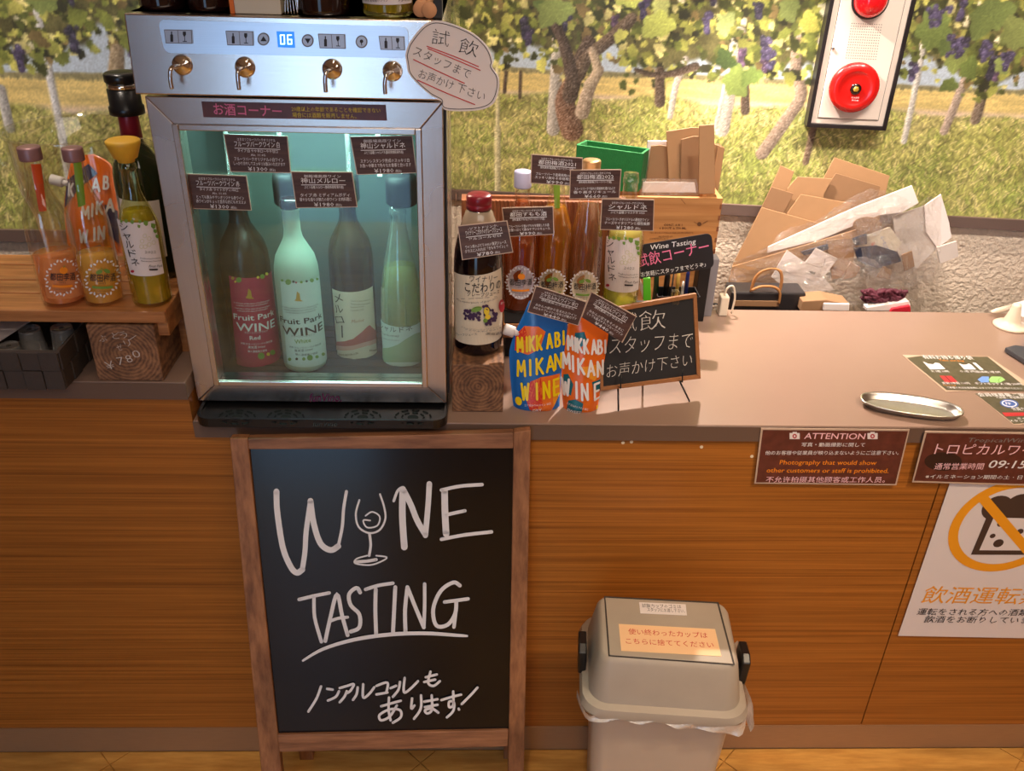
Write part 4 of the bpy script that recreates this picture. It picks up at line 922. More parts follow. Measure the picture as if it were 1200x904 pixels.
t, c, r, h = bottle('wine_bottle', 'tall dark green bottle with red foil neck and black vacuum stopper on the left shelf', 'bottle', 186, 331, ZS, 28, 118, 'wine', mat('deep_green_glass', rgb(30, 38, 16), .1, 0, .2, 10, coat=.5))
FOIL = mat('wine_red_foil', rgb(138, 22, 44), .35, .2)
g = G(); g.lathe((c.x, c.y, c.z+h*.80), [(r*.405, 0), (r*.385, .03), (r*.385, h*.19)], 24); g.mk('foil', FOIL, t, True)
g = G(); zz0 = c.z+h*.93; g.lathe((c.x, c.y, zz0), [(.46*r, 0), (.66*r, .001), (.66*r, .012), (.60*r, .014), (.60*r, .038), (.56*r, .038)], 28); sp_ = g.mk('vacuum_stopper', BLACK, t, True)
g = G(); g.lathe((c.x, c.y, zz0+.0381), [(.575*r, 0), (.575*r, .009)], 28); g.mk('steel_ring', CHROME, sp_, True)
g = G(); g.lathe((c.x, c.y, zz0+.0472), [(.56*r, 0), (.63*r, .002), (.63*r, .012), (.56*r, .015), (.2*r, .016)], 28); g.mk('stopper_top', BLACK, sp_, True)
cyl = Cyl(c, r); p = Print(cyl, .0005); p.quad([(140, 232), (186, 234), (196, 300), (150, 300)], PAPER, 12); p.build(t, 'label')

# clear wine bucket with lipped handles
def bucket(px, pyb, hwb, hwt, top, label):
    f = onz(px, pyb, ZS); rb = hwb*depth(f)/F; c = Vector((f.x, f.y+rb, ZS)); rt = hwt*depth(f)/F
    zt = ony(px-22, top, c.y).z-ZS
    t = thing('wine_bucket', c, label, 'bucket')
    g = G(); pr = [(rb*.9, 0), (rb, .004), (rb*1.0, .02), (rb*.97, .05), (rb*1.05, .11), (rb*1.2, .15), (rt*.98, zt-.006), (rt*1.03, zt), (rt, zt+.001), (rt*.96, zt-.004), (rb*1.16, .15), (rb*1.01, .11), (rb*.93, .05), (rb*.94, .008), (rb*.2, .006)]
    g.lathe(c, pr, 48); g.mk('bucket_body', ACRYL, t, True)
    for s in (-1, 1):
        g = G(); a = Vector((c.x+s*rt*.96, c.y-.02, c.z+zt-.002))
        g.tube(smooth_pts([a+Vector((0, -.03, 0)), a+Vector((s*.03, -.02, -.006)), a+Vector((s*.045, .01, -.03)), a+Vector((s*.02, .02, -.06)), a+Vector((-s*.012, .015, -.075))], 6), [.003+.003*math.sin(q/24*math.pi) for q in range(25)], 10)
        g.mk('handle', ACRYL, t, True)
bucket(98, 337, 56, 72, 150, 'clear acrylic wine bucket standing on the shelf behind the two small liqueur bottles')
bucket(-150, 337, 58, 74, 150, 'clear acrylic bucket cut off by the left edge of the photo')

# ---- pouches
def pouch(name, label, outline, y0, zb, matb, blobs, texts, thick=.045, spout=None, lean=.10, flat=None):
    """soft stand-up pouch: a bulged front and back over a pixel outline"""
    sh_ = Flat((0, y0, zb), (1, 0, 0), (0, -lean, -1)) if flat is None else flat
    # resample outline as left/right edges between bottom and top
    L, R = outline
    def at(E, t):
        q = t*(len(E)-1); k = min(int(q), len(E)-2); f = q-k; return Vector(E[k])*(1-f)+Vector(E[k+1])*f
    NU, NV = 14, 22; g = G(); Lq = smooth_pts([Vector((*q, 0)) for q in L], 4); Rq = smooth_pts([Vector((*q, 0)) for q in R], 4)
    L = [(v.x, v.y) for v in Lq]; R = [(v.x, v.y) for v in Rq]
    def bulge(u, v):  # v 0 bottom .. 1 top
        return math.sin(math.pi*u)**.6*(thick*.5)*max(.04, (1-v)**.8*min(1, .55+v*6))+.0012*math.sin(9*u+7*v)*math.sin(math.pi*u)
    V = []
    for s in (1, -1):
        for j in range(NV+1):
            v = j/NV; a, b_ = at(L, v), at(R, v)
            for i in range(NU+1):
                u = i/NU; q = a*(1-u)+b_*u; P0 = sh_.P(*sh_.uv(q.x, q.y), 0); dip = .0 if j else 0
                V.append(P0+sh_.n*(s*bulge(u, v)))
    W = NU+1; M = (NV+1)*W; Fs = []
    for s in (0, 1):
        for j in range(NV):
            for i in range(NU):
                k = s*M+j*W+i; f = (k, k+1, k+W+1, k+W); Fs.append(f if s == 0 else f[::-1])
    for i in range(NU): Fs.append((i, M+i, M+i+1, i+1)); k = NV*W+i; Fs.append((k, k+1, M+k+1, M+k))
    for j in range(NV):
        k = j*W; Fs.append((k, k+W, M+k+W, M+k)); k += NU; Fs.append((k, M+k, M+k+W, k+W))
    g.add(V, Fs); o = g.mk(name, matb, None, True); tag(o, label, 'drink pouch')
    class Soft:  # print follows the bulged front
        def __init__(s2): s2.n = sh_.n
        def uv(s2, px, py):
            return sh_.uv(px, py)
        def P(s2, a, b_, off=0):
            p3 = sh_.P(a, b_, 0); q = p3-CO; px = 600+F*q.dot(CR)/q.dot(CF); py = 452-F*q.dot(CU)/q.dot(CF)
            # find v by edge heights
            lo, hi = 0, 1
            for _ in range(14):
                m = (lo+hi)/2; A, B_ = at(L, m), at(R, m); u = (px-A.x)/(B_.x-A.x); yy = A.y+(B_.y-A.y)*u
                if yy > py: lo = m
                else: hi = m
            A, B_ = at(L, lo), at(R, lo); u = min(max((px-A.x)/(B_.x-A.x), .0), 1)
            return p3+sh_.n*(bulge(u, lo)+off+.0008)
    so = Soft(); p = Print(so, .0003)
    for pts, m in blobs: 
        # triangulate fan with subdivision so that colour fields follow the bulge
        c = sum((Vector(q) for q in pts), Vector((0, 0)))/len(pts); n = len(pts); i = p._i(m); V = []; K = 6
        ring = [Vector(q) for q in pts]; ring2 = []
        for k in range(n):
            for q in range(4): ring2.append(ring[k]*(1-q/4)+ring[(k+1) % n]*(q/4))
        n2 = len(ring2); V = [so.P(*so.uv(c.x, c.y), p.off)]
        for k in range(1, K+1):
            for q in ring2: w2 = c+(q-c)*(k/K); V.append(so.P(*so.uv(w2.x, w2.y), p.off))
        Fs = [(0, 1+q, 1+(q+1) % n2) for q in range(n2)]
        for k in range(K-1):
            for q in range(n2): a = 1+k*n2+q; b2 = 1+k*n2+(q+1) % n2; Fs.append((a, a+n2, b2+n2, b2))
        p.g.add(V, Fs, i)
        p.build(o, 'colour_patch'); p = Print(so, .0003)
    p = Print(so, .0012)
    for t_ in texts:
        if callable(t_): t_(p)
        else: p.text(*t_)
    p.build(o)
    if spout:
        a, b_ = sh_.hit(*spout[0]), sh_.hit(*spout[1]); d = (b_-a)
        g = G(); g.tube([a, a+d*.35], .0055, 14); s1 = g.mk('spout', mat('white_plastic', rgb(222, 214, 212), .35), o, True)
        g = G(); g.tube([a+d*.3, a+d*.34, a+d*.97, b_], [.0085, .0095, .0095, .008], 18); g.mk('screw_cap', MATS['white_plastic'], s1, True)
    return o
POB = mat('pouch_blue', rgb(28, 100, 176), .22, 0, .06, 8, .3, 40); POO = mat('pouch_orange', rgb(226, 104, 28), .22, 0, .06, 8, .3, 40)
POR = mat('print_red', rgb(206, 52, 30), .25); POY = mat('print_yellow', rgb(238, 206, 20), .25); POT = mat('print_teal', rgb(20, 96, 110), .25); POW = mat('print_white', rgb(232, 226, 222), .25); POA = mat('print_amber', rgb(232, 150, 40), .25); PO2 = mat('print_orange', rgb(226, 110, 40), .25)
def letters(p, s, quads, h, m, wt=3.0):
    for ch, (x0, y0, x1, y1) in zip(s, quads): p.block(ch, (x0, y0), x1-x0, h, m, wt, .02, .08)
z5 = lambda x, y: (590+x/5.32, 330+y/5.32)
def row(s, xs, y0, y1, hw): return [(590+x/5.32-hw, 330+(y0+(y1-y0)*k/(len(s)-1))/5.32, 590+x/5.32+hw, 330+(y0+(y1-y0)*k/(len(s)-1))/5.32-.6) for k, x in enumerate(xs)]
def dry_text(p):
    letters(p, 'MIKKABI', row('MIKKABI', (103, 145, 175, 220, 285, 335, 374), 425, 385, 2.9), 15.5, POY, 2.7)
    letters(p, 'MIKAN', row('MIKAN', (110, 165, 222, 290, 340), 570, 530, 4.2), 17, POY, 2.7)
    letters(p, 'WINE', row('WINE', (133, 205, 265, 327), 710, 690, 3.9), 18, POY, 2.7)
    p.text('三ケ日みかんワイン 辛口', z5(128, 748), z5(290, 738), 2.8, POW, 0, 1); p.text('DRY', z5(180, 782), z5(235, 775), 5, POW, .015); p.text('500ml', z5(185, 806), z5(228, 803), 2, POW, 0, 1)
    p.ell(z5(92, 722), 4, 5, POY, seg=12)
pouch('wine_pouch', 'blue stand-up pouch with yellow letters and white spout on the counter', ([z5(66, 806), z5(52, 700), z5(40, 560), z5(38, 430), z5(75, 310), z5(120, 215), z5(160, 120)], [z5(348, 800), z5(352, 700), z5(362, 560), z5(385, 420), z5(398, 280), z5(402, 210), z5(400, 130)]), 1.318, ZT+.0, POB,
      [([z5(75, 330), z5(130, 270), z5(215, 268), z5(260, 300), z5(225, 400), z5(150, 440), z5(70, 420)], PO2), ([z5(75, 330), z5(130, 270), z5(150, 330), z5(110, 420), z5(70, 420)], POR),
       ([z5(165, 600), z5(230, 570), z5(350, 565), z5(352, 690), z5(290, 790), z5(240, 818), z5(160, 770), z5(130, 690)], PO2), ([z5(165, 600), z5(230, 570), z5(240, 700), z5(235, 810), z5(160, 770), z5(130, 690)], POR), ([z5(300, 640), z5(350, 570), z5(352, 690), z5(310, 760)], POA)], [dry_text], spout=(z5(95, 325), z5(5, 295)))
def sw_text(p):
    letters(p, 'MIKKABI', row('MIKKABI', (415, 445, 470, 510, 560, 598, 633), 415, 440, 2.7), 15, POW, 2.6)
    letters(p, 'MIKAN', row('MIKAN', (390, 430, 478, 540, 600), 530, 575, 3.8), 17, POW, 2.7)
    letters(p, 'WINE', row('WINE', (385, 450, 500, 578), 690, 715, 3.8), 18, POW, 2.7)
    p.text('三ケ日みかんワイン 甘口', z5(388, 742), z5(515, 770), 2.8, POW, 0, 1); p.text('SWEET', z5(390, 785), z5(475, 795), 5, POW, .015); p.text('500ml', z5(405, 812), z5(445, 816), 2, POW, 0, 1)
pouch('wine_pouch', 'orange stand-up pouch with white letters on the counter, beside the chalkboard', ([z5(378, 815), z5(365, 700), z5(362, 560), z5(380, 430), z5(400, 300), z5(420, 200), z5(440, 130)], [z5(582, 812), z5(600, 700), z5(618, 560), z5(640, 430), z5(654, 320), z5(640, 265), z5(600, 190)]), 1.314, ZT, POO,
      [([z5(445, 310), z5(500, 300), z5(520, 360), z5(470, 400), z5(430, 380)], POT), ([z5(372, 570), z5(400, 560), z5(430, 620), z5(415, 690), z5(368, 660)], POT), ([z5(400, 720), z5(440, 708), z5(490, 730), z5(480, 790), z5(420, 808), z5(390, 780)], POT),
       ([z5(545, 605), z5(605, 600), z5(598, 668), z5(560, 670)], POT), ([z5(480, 510), z5(600, 500), z5(608, 560), z5(560, 600), z5(500, 560)], POA), ([z5(575, 760), z5(590, 765), z5(588, 805), z5(575, 808)], POY)], [sw_text])
# the one lying behind the left bottles
FLx = Flat((-.72, 1.57, ZS), (1, 0, 0), (0, -.25, -1)); z4 = lambda x, y: (x/3.617, 120+y/3.617)
def bk_text(p):
    for ch, x, y, w2 in (('K', 296, 395, 30), ('K', 345, 385, 30), ('A', 400, 375, 40), ('B', 445, 365, 28), ('M', 360, 490, 40), ('I', 400, 480, 12), ('K', 420, 470, 34), ('A', 460, 460, 36), ('W', 350, 590, 46), ('I', 410, 580, 12), ('N', 430, 575, 34)):
        p.block(ch, z4(x, y), w2/3.617*.75, 14, POW, 2.6)
pouch('wine_pouch', 'orange and dark blue drink pouch with white spout, seen through the clear bottles', ([z4(330, 760), z4(290, 620), z4(272, 450), z4(285, 330), z4(300, 260), z4(320, 225)], [z4(540, 720), z4(520, 600), z4(500, 450), z4(480, 330), z4(470, 260), z4(400, 220)]), 1.5, ZS, POO,
      [([z4(285, 330), z4(340, 290), z4(380, 260), z4(420, 300), z4(330, 380), z4(276, 450)], mat('print_navy', rgb(30, 44, 84), .3)), ([z4(450, 430), z4(500, 460), z4(510, 600), z4(470, 560)], MATS['print_navy']), ([z4(400, 610), z4(440, 600), z4(450, 640), z4(410, 650)], MATS['print_navy'])], [bk_text], thick=.03, spout=(z4(290, 345), z4(215, 325)), flat=FLx)

# ---- below the shelf: basket with plastic cups, block with a chalked price
BW = mat('dark_woven_band', rgb(66, 56, 50), .8, 0, .12, 60, .4, 200); BW2 = mat('dark_woven_rim', rgb(86, 74, 64), .8, 0, .1, 60)
bk0 = onz(72, 461, ZL+.0); ba = thing('woven_basket', (bk0.x-.1, bk0.y+.08, ZL), 'dark woven strap basket full of clear plastic cups under the shelf', 'basket')
X1 = bk0.x+.004; X0 = X1-.21; Y0 = 1.232; Y1 = 1.40; ZB0, ZB1 = ZL+.0005, ZL+.068
cw = .0300
def strap(x0, x1, y0, y1, z0, z1): g = G(); g.box(x0, x1, y0, y1, z0, z1); bevel(g.mk('woven_strap', BW, ba), .0012)
for i in range(7):
    for j in range(2):
        o_ = .0018 if (i+j) % 2 else 0; h = (ZB1-ZB0)/2
        strap(X0+i*cw+.0004, X0+(i+1)*cw-.0004, Y0-o_, Y0+.004-o_, ZB0+j*h+.0003, ZB0+(j+1)*h-.0003)
        if i < 5: strap(X1-.004+o_, X1+o_, Y0+.004+i*cw+.0004, Y0+.004+(i+1)*cw-.0004, ZB0+j*h+.0003, ZB0+(j+1)*h-.0003)
bx('back_wall', BW, X0, X1-.004, Y1-.006, Y1-.002, ZB0, ZB1-.003, ba); bx('bottom', BW, X0+.004, X1-.004, Y0+.004, Y1-.006, ZB0, ZB0+.003, ba); bx('side_wall', BW, X0, X0+.004, Y0+.004, Y1-.006, ZB0, ZB1-.003, ba)
g = G(); g.tube([(X0, Y0+.001, ZB1), (X1, Y0+.001, ZB1), (X1, Y1-.004, ZB1), (X0, Y1-.004, ZB1)], .0032, 8, closed=True); g.mk('rim', BW2, ba, True)
def cup(px, py, top, hw, zb, label, n=1, inv=True):
    f = onz(px, py, zb); r = hw*depth(f)/F; c = Vector((f.x, f.y+r, zb)); h = ony(px, top, c.y).z-zb; h = max(h, .02)
    g = G()
    if inv: pr = [(r*1.05, 0), (r*1.05, .002), (r, .003), (r*.82, h-.004), (r*.78, h), (r*.7, h-.002), (r*.2, h-.002)]
    else:
        pr = [(r*.78, 0)]
        for k in range(n): z = h*.55+k*h*.45/max(n, 1); pr += [(r*.95, z), (r*1.02, z+.0008), (r*1.02, z+.0022), (r*.97, z+.003)]
        pr += [(r*.8, h*.5)]
    g.lathe(c, pr, 26, cap=False); tag(g.mk('plastic_cup', CUPM, None, True), label, 'cup', 'clear plastic cups in the basket')
GB = ZB0+.0035
cup(36, 424, 385, 15, GB, 'upturned clear plastic cup in the basket, nearest its left front')
cup(74, 424, 383, 15, GB, 'upturned clear plastic cup in the basket, near its right side')
cup(64, 398, 366, 12, GB, 'tall nested stack of clear cups at the back of the basket, left one', 9, False)
cup(89, 396, 366, 11, GB, 'tall nested stack of clear cups at the back of the basket, right one', 9, False)
cup(12, 441, 404, 14, GB, 'clear cup lying low at the left front corner of the basket')
tp_ = slab('white_tray', Flat((0, 0, ZL+.062), (1, 0, 0), (0, -1, 0)), [(-70, 398), (0, 398), (42, 371), (-20, 371)], .003, PAPER); tp_.location.y += .0; tag(tp_, 'white sheet lying across the back of the woven basket under the shelf', 'sheet')
bq = [ony(98, 376, 1.263), ony(179, 379, 1.263)]
lg = thing('wooden_block', ((bq[0].x+bq[1].x)/2, 1.32, ZL), 'square wooden post offcut with chalked ¥780 price, under the left shelf', 'block')
xa, xb, zt_ = -.6175, -.513, .9985
g = G(); g.box(xa, xb, 1.263, 1.40, ZL+.0005, zt_); bevel(g.mk('block_body', LOGEND, lg), .0025)
BF = vert(1.263); p = Print(BF, .0004); zb_ = lambda x, y: (x/5.4545, 340+y/5.4545)
for ch, a, b_, hh in (('ぶ', (640, 335), (690, 330), 9), ('ど', (725, 315), (775, 312), 9), ('う', (785, 315), (825, 300), 9), ('ゼ', (755, 390), (790, 385), 8), ('リ', (810, 365), (845, 355), 9), ('ー', (845, 340), (890, 310), 9), ('¥', (690, 510), (740, 500), 13), ('7', (760, 480), (800, 475), 13), ('8', (820, 465), (855, 455), 12), ('0', (860, 435), (905, 425), 12)):
    p.text(ch, zb_(*a), zb_(*b_), hh, CHALK, -.015)
p.build(lg)

# ================================================================== MIDDLE OF THE COUNTER
jb = thing('wooden_block', (-.005, 1.34, ZT), 'square wooden post offcut under the grape juice bottle, end grain facing out', 'block')
g = G(); g.box(-.049, .038, 1.296, 1.40, ZT+.0005, .917); bevel(g.mk('block_body', LOGEND, jb), .002)
DJ = mat('grape_juice_glass', rgb(20, 8, 12), .08, 0, .2, 10, coat=.6)
t, c, r, h = bottle('juice_bottle', 'large dark grape juice bottle with cream label and dark red cap on a wooden block', 'bottle', 560, 418.5, .9175, 28.2, 233, 'juice', DJ)
RC = mat('dark_red_cap', rgb(120, 20, 34), .3)
g = G(); g.lathe((c.x, c.y, c.z+h*.955), [(.44*r, -.004), (.50*r, -.003), (.50*r, .004), (.47*r, .005), (.50*r, .007), (.50*r, .016), (.46*r, .019), (.2*r, .0195)], 28); g.mk('cap', RC, t, True)
g = G(); g.lathe(c, [(r*.80+.0005, h*.785), (r*.67+.0005, h*.86), (r*.53+.0005, h*.92), (r*.456, h*.938)], 32, cap=False); g.mk('clear_neck', mat('neck_glass', rgb(150, 132, 112), .15, 0, .2, 12, coat=.5), t, True)
cyl = Cyl(c, r); p = Print(cyl, .0005); p.quad([(532.5, 318), (587, 313), (588, 391), (534, 397)], CREAM, 14); lb = p.build(t, 'label'); p = Print(cyl, .0009); z3 = lambda x, y: (520+x/5.314, 230+y/5.314)
p.text('ワイナリー', z3(163, 532), z3(330, 522), 8, DARKINK, .0, 1); p.text('こだわりの', z3(135, 592), z3(348, 572), 12, DARKINK, .01); p.text('グレープジュース', z3(148, 618), z3(340, 606), 5.5, DARKINK, 0, 1)
p.stroke([z3(82, 640), z3(220, 634), z3(362, 622)], .5, GREYINK, 3); p.text('The masterpiece of grape juice', z3(90, 648), z3(330, 634), 3, GREYINK, 0, 1, .2)
rs_ = random.Random(4)
for bx_, by_, w_, h_, n_ in ((150, 735, 22, 30, 16), (195, 748, 30, 28, 22), (285, 735, 34, 40, 34), (270, 775, 18, 20, 9), (255, 690, 12, 14, 5)):
    for k in range(n_): p.ell(z3(bx_+rs_.uniform(-w_, w_), by_+rs_.uniform(-h_, h_)), 1.7, 1.8, PURPLE, seg=8)
p.ell(z3(205, 698), 6, 3, GREENINK, ang=-.3); p.ell(z3(262, 710), 3, 4.5, YELLOWINK); p.ell(z3(268, 745), 3, 3, YELLOWINK); p.ell(z3(255, 768), 2.4, 2.4, GREENINK)
p.ell(z3(346, 680), 3.0, 7.6, CRIMSON); p.text('果汁', z3(336, 672), z3(356, 668), 3, WHITEINK, 0, 1)
for k, tt in enumerate(('フルーツパークのワイナリーから', 'ブドウ本来の甘みと香り')): p.text(tt, z3(120+20*k, 812+14*k), z3(350, 796+14*k), 2.4, GREYINK, 0, 1)
p.text('グレープジュース', z3(92, 860), z3(210, 856), 3.2, DARKINK, 0, 1); p.text('濃縮還元 果汁', z3(252, 855), z3(362, 842), 3.2, DARKINK, 0, 1); p.build(lb)
# riser with four bottles
ri = thing('bottle_riser', (.19, 1.53, ZT), 'low wooden riser board with dark top under the back row of liqueur bottles', 'riser')
bevel(bx('riser_board', SHELFW, .040, .345, 1.478, 1.59, .876, .904, ri), .0015); bx('dark_mat', BLACKM, .042, .343, 1.482, 1.588, .9042, .9062, ri)
bx('riser_foot', BLACKM, .045, .075, 1.50, 1.58, ZT+.0005, .8757, ri); bx('riser_foot', BLACKM, .31, .34, 1.50, 1.58, ZT+.0005, .8757, ri)
ZR = .9064
LILAC = mat('lilac_cap', rgb(176, 176, 206), .35); GOLDCAP = mat('gold_cap', rgb(190, 150, 104), .3, .6)
t, c, r, h = bottle('liqueur_bottle', 'bottle of reddish amber plum liqueur with pale lilac cap on the riser', 'bottle', 607.5, 369, ZR, 21, 201, 'slim', GLASS, L_PINK, .80, LILAC, .028, 1.2)
cyl = Cyl(c, r); p = Print(cyl, .0005); p.ell((610, 331), 15, 20, mat('pale_lilac_label', rgb(206, 190, 196), .5), seg=28); lb = p.build(t, 'label'); p = Print(cyl, .0009); fruit_label(p, 610, 331, .8, '都田李酒', 'orange', DARKINK); p.build(lb)
t, c, r, h = bottle('liqueur_bottle', 'bottle of golden plum liqueur with green neck seal on the riser', 'bottle', 645.5, 367, ZR, 21, 192, 'slim', GLASS, L_UME, .72, LILAC, .02, 1.1)
cyl = Cyl(c, r); p = Print(cyl, .0005); p.ell((647, 334), 15, 19, mat('tan_label', rgb(206, 186, 150), .5), seg=28); lb = p.build(t, 'label'); p = Print(cyl, .0009); fruit_label(p, 647, 334, .8, '都田梅酒', 'plum', DARKINK); p.build(lb)
p = Print(Cyl(c, r*.40), .0006); p.quad([(649, 214), (656, 214), (656, 252), (650, 253)], GRTAG, 6); p.build(t, 'neck_seal')
t, c, r, h = bottle('liqueur_bottle', 'tall tapering clear bottle with gold cap on the riser, behind a ¥660 card', 'bottle', 681, 368, ZR, 19.5, 188, 'rhine', GLASS, L_PALE2, .72, GOLDCAP, .026, 1.4)
cyl = Cyl(c, r); p = Print(cyl, .0005); p.ell((685, 336), 15, 19, CREAM, seg=28); lb = p.build(t, 'label'); p = Print(cyl, .0009); fruit_label(p, 685, 336, .8, '都田梅酒', 'plum', DARKINK); p.build(lb)
t, c, r, h = bottle('wine_bottle', 'clear bottle of pale wine with white label at the right end of the riser', 'bottle', 725, 366, ZR, 21.5, 203, 'slim', GLASS, L_PALE, .6)
cyl = Cyl(c, r); p = Print(cyl, .0005); q = [(710, 276), (749, 278), (748, 339), (709, 337)]; p.quad(q, PAPER, 12); lb = p.build(t, 'label'); p = Print(cyl, .0009); chard_label(p, q, 9); p.build(lb)

def fp(px, py, y, yaw=0, lean=.1):
    return Flat(ony(px, py, y), (math.cos(yaw), math.sin(yaw), 0), (0, -lean, -1))
GC2 = 'price cards clipped to the bottles on the counter'
def clipstand(px, py, y, z0, parent):
    a = ony(px, py, y); g = G(); g.tube([(a.x, a.y+.002, z0), (a.x, a.y+.002, a.z)], .0012, 6); g.mk('card_wire', CUPM, parent, True)
card('price_card', 'brown ¥780 soft drink card leaning in front of the grape juice bottle', [(536, 264.5), (594.5, 258.5), (601.5, 296), (541.5, 305)], fp(565, 280, 1.322, 0, .2), price('-ソフトドリンク-', 'ワイナリーこだわりのグレープジュース', 'アルコールゼロ', '', 'ワイン用のぶどう100%の贅沢ジュース', 'グラスに入れれば「きもちワイン」!?', '¥780'), group=GC2)
card('price_card', 'brown ¥990 card in front of the reddish amber liqueur bottle', [(588, 243.5), (648.5, 241.8), (649.5, 275), (592, 278)], fp(620, 260, 1.49, 0, .05), price('はままつフルーツパークオリジナル', '都田すもも酒', '原料果実:すもも(フルーツパーク産)', '', 'フルーツパーク産のすももを使用したお酒', '甘酸っぱくて飲みやすいリキュール', '¥990'), group=GC2)
card('price_card', 'brown 2021 plum liqueur card, the highest of the counter cards', [(622.6, 180.5), (683, 185), (683, 219), (621.6, 215)], fp(650, 200, 1.495, 0, .05), price('はままつフルーツパークオリジナル', '都田梅酒2021', '原料果実:南高梅(フルーツパーク産)', '', 'フルーツパーク産南高梅100%使用', 'スッキリ飲める本格梅酒です', '¥990'), group=GC2)
card('price_card', 'brown ¥660 plum liqueur 2022 card in front of the gold capped bottle', [(668, 199), (728.3, 198.5), (726, 232.5), (667, 233.5)], fp(697, 215, 1.488, 0, .05), price('はままつフルーツパークオリジナル', '都田梅酒2022', '原料果実:南高梅(フルーツパーク産)', '', 'フルーツパークで採れた南高梅を漬け込んだ', '香り高きリキュール', '¥660'), group=GC2)
card('price_card', 'brown ¥1280 card in front of the clear wine bottle at the riser end', [(705, 232.8), (767, 234), (766, 271), (703, 269.5)], fp(735, 250, 1.485, 0, .05), price('はままつフルーツパークオリジナル', 'シャルドネ', 'ぶどう品種:シャルドネ 100%', '', 'フルーツパークオリジナルの醸造白ワイン', 'チーズやイタリアンと相性抜群', '¥1280'), group=GC2)
card('price_card', 'brown dry mikan wine card tilted above the blue pouch', [(627.6, 334.8), (687.7, 353.5), (678, 382), (618, 366)], fp(650, 360, 1.305, 0, .1), price('はままつフルーツパークオリジナル', '三ケ日みかんワイン 辛口', '原料果実:三ケ日みかん', '', 'みかんの皮から生まれたワイン', 'みかんのフレッシュな辛さが魅力です', '¥440'), group=GC2)
card('price_card', 'brown sweet mikan wine card tilted above the orange pouch, in front of the chalkboard', [(692.4, 341.8), (746, 370.3), (729.5, 402), (681, 371)], fp(715, 370, 1.300, 0, .1), price('はままつフルーツパークオリジナル', '三ケ日みかんワイン 甘口', '原料果実:三ケ日みかん', '', 'みかんの甘さをそのままに', 'とっても飲みやすいフルーツワイン', '¥440'), group=GC2)

# ---- crates behind the bottles
rc = thing('reeded_crate', (.12, 1.62, ZT), 'narrow reddish cedar box with vertical reeds behind the row of bottles', 'crate')
zr = ony(620, 237, 1.60).z
bx('crate_back', CRATED, -.040, .272, 1.634, 1.642, ZT+.0005, zr, rc); bx('crate_front', CRATED, -.040, .272, 1.606, 1.616, ZT+.0005, zr, rc)
bx('crate_side', CRATED, -.040, -.030, 1.6165, 1.6335, ZT+.0005, zr, rc); bx('crate_side', CRATED, .262, .272, 1.6165, 1.6335, ZT+.0005, zr, rc); pass
for k in range(44):
    x = -.039+k*.0071; g = G(); g.add([(x, 1.606, ZT+.002), (x+.0058, 1.606, ZT+.002), (x+.0029, 1.6025, ZT+.002), (x, 1.606, zr), (x+.0058, 1.606, zr), (x+.0029, 1.6025, zr)], [(0, 2, 5, 3), (2, 1, 4, 5), (3, 5, 4), (0, 1, 2)]); g.mk('reed', CRATED, rc)
cr = thing('wine_crate', (.36, 1.80, .7205), 'pale pine wine crate with stencilled lettering holding paper bags', 'crate')
YK = 1.738; zc = ony(745, 231, YK).z; xa, xb = ony(684, 231, YK).x, ony(847, 233, YK).x; ZB_ = .7205
xm = (xa+xb)/2
bx('front_board', CRATEW, xa, xb, YK, YK+.010, ZB_, zc, cr); bx('back_board', CRATEW, xa, xb, YK+.133, YK+.143, ZB_, zc, cr)
bx('side_board', CRATEW, xa, xa+.009, YK+.0105, YK+.1325, ZB_, zc, cr); bx('side_board', CRATEW, xb-.009, xb, YK+.0105, YK+.1325, ZB_, zc, cr); bx('bottom_board', CRATEW, xa+.0095, xb-.0095, YK+.0105, YK+.1325, ZB_, ZB_+.009, cr)
for k in range(15): z = zc-.012-k*.024; bx('finger_joint', CRATED, xb-.004, xb+.0004, YK-.0006, YK+.0105, z-.010, z, cr)
CP = vert(YK-.0002); p = Print(CP, .0002); BRN = mat('stencil_brown', rgb(96, 60, 34), .7); z8 = lambda x, y: (720+x/6.953, 250+y/6.953)
p.text('CONT. 6 X 1', z8(402, 104), z8(552, 104), 3.6, BRN, .02, 1); p.text('6 BOUT. à 750 ML', z8(365, 130), z8(585, 130), 3.4, BRN, .02, 1)
p.text('MIS EN BOUTEILLE PAR LA PROPRIETE', z8(290, 165), z8(640, 165), 2.4, BRN, 0, 1); p.text('PRODUCE OF', z8(360, 198), z8(470, 198), 3, BRN, 0, 1); p.text('CONTENTS 4.5 L', z8(285, 215), z8(440, 215), 3, BRN, 0, 1)
p.ell(z8(692, 88), 2.6, 2.4, BRN); p.stroke([z8(650, 70), z8(672, 84)], .5, BRN); p.stroke([z8(715, 84), z8(760, 62)], .5, BRN); p.stroke([(798, 233), (803, 239)], .5, BRN); p.build(cr)
# bags standing in the crate
zg = lambda x, y: (660+x/5.648, 130+y/5.648)
BG = 'flat kraft paper bags standing in the wine crate'
def bag(name, pts, y, m, label, cat='paper bag', group=BG, th=.003, yaw=0):
    s_ = Flat((.36, y, 1), (math.cos(yaw), math.sin(yaw), 0), (0, -.06, -1)); o = slab(name, s_, pts, th, m); bevel(o, .0008); return tag(o, label, cat, group)
bag('paper_bag', [zg(560, 200), zg(690, 200), zg(700, 560), zg(520, 560)], YK+.095, WHITECARD, 'white paper bag at the back left of the wine crate', th=.006)
bag('paper_bag', [zg(582, 232), zg(640, 226), zg(700, 236), zg(770, 560), zg(535, 560)], YK+.085, KRAFTD, 'darker kraft bag at the left of the wine crate, in front of the white one')
bag('paper_bag', [zg(682, 136), zg(850, 110), zg(898, 112), zg(905, 560), zg(705, 560)], YK+.075, KRAFT, 'tall light kraft bag with sloping top in the middle of the wine crate')
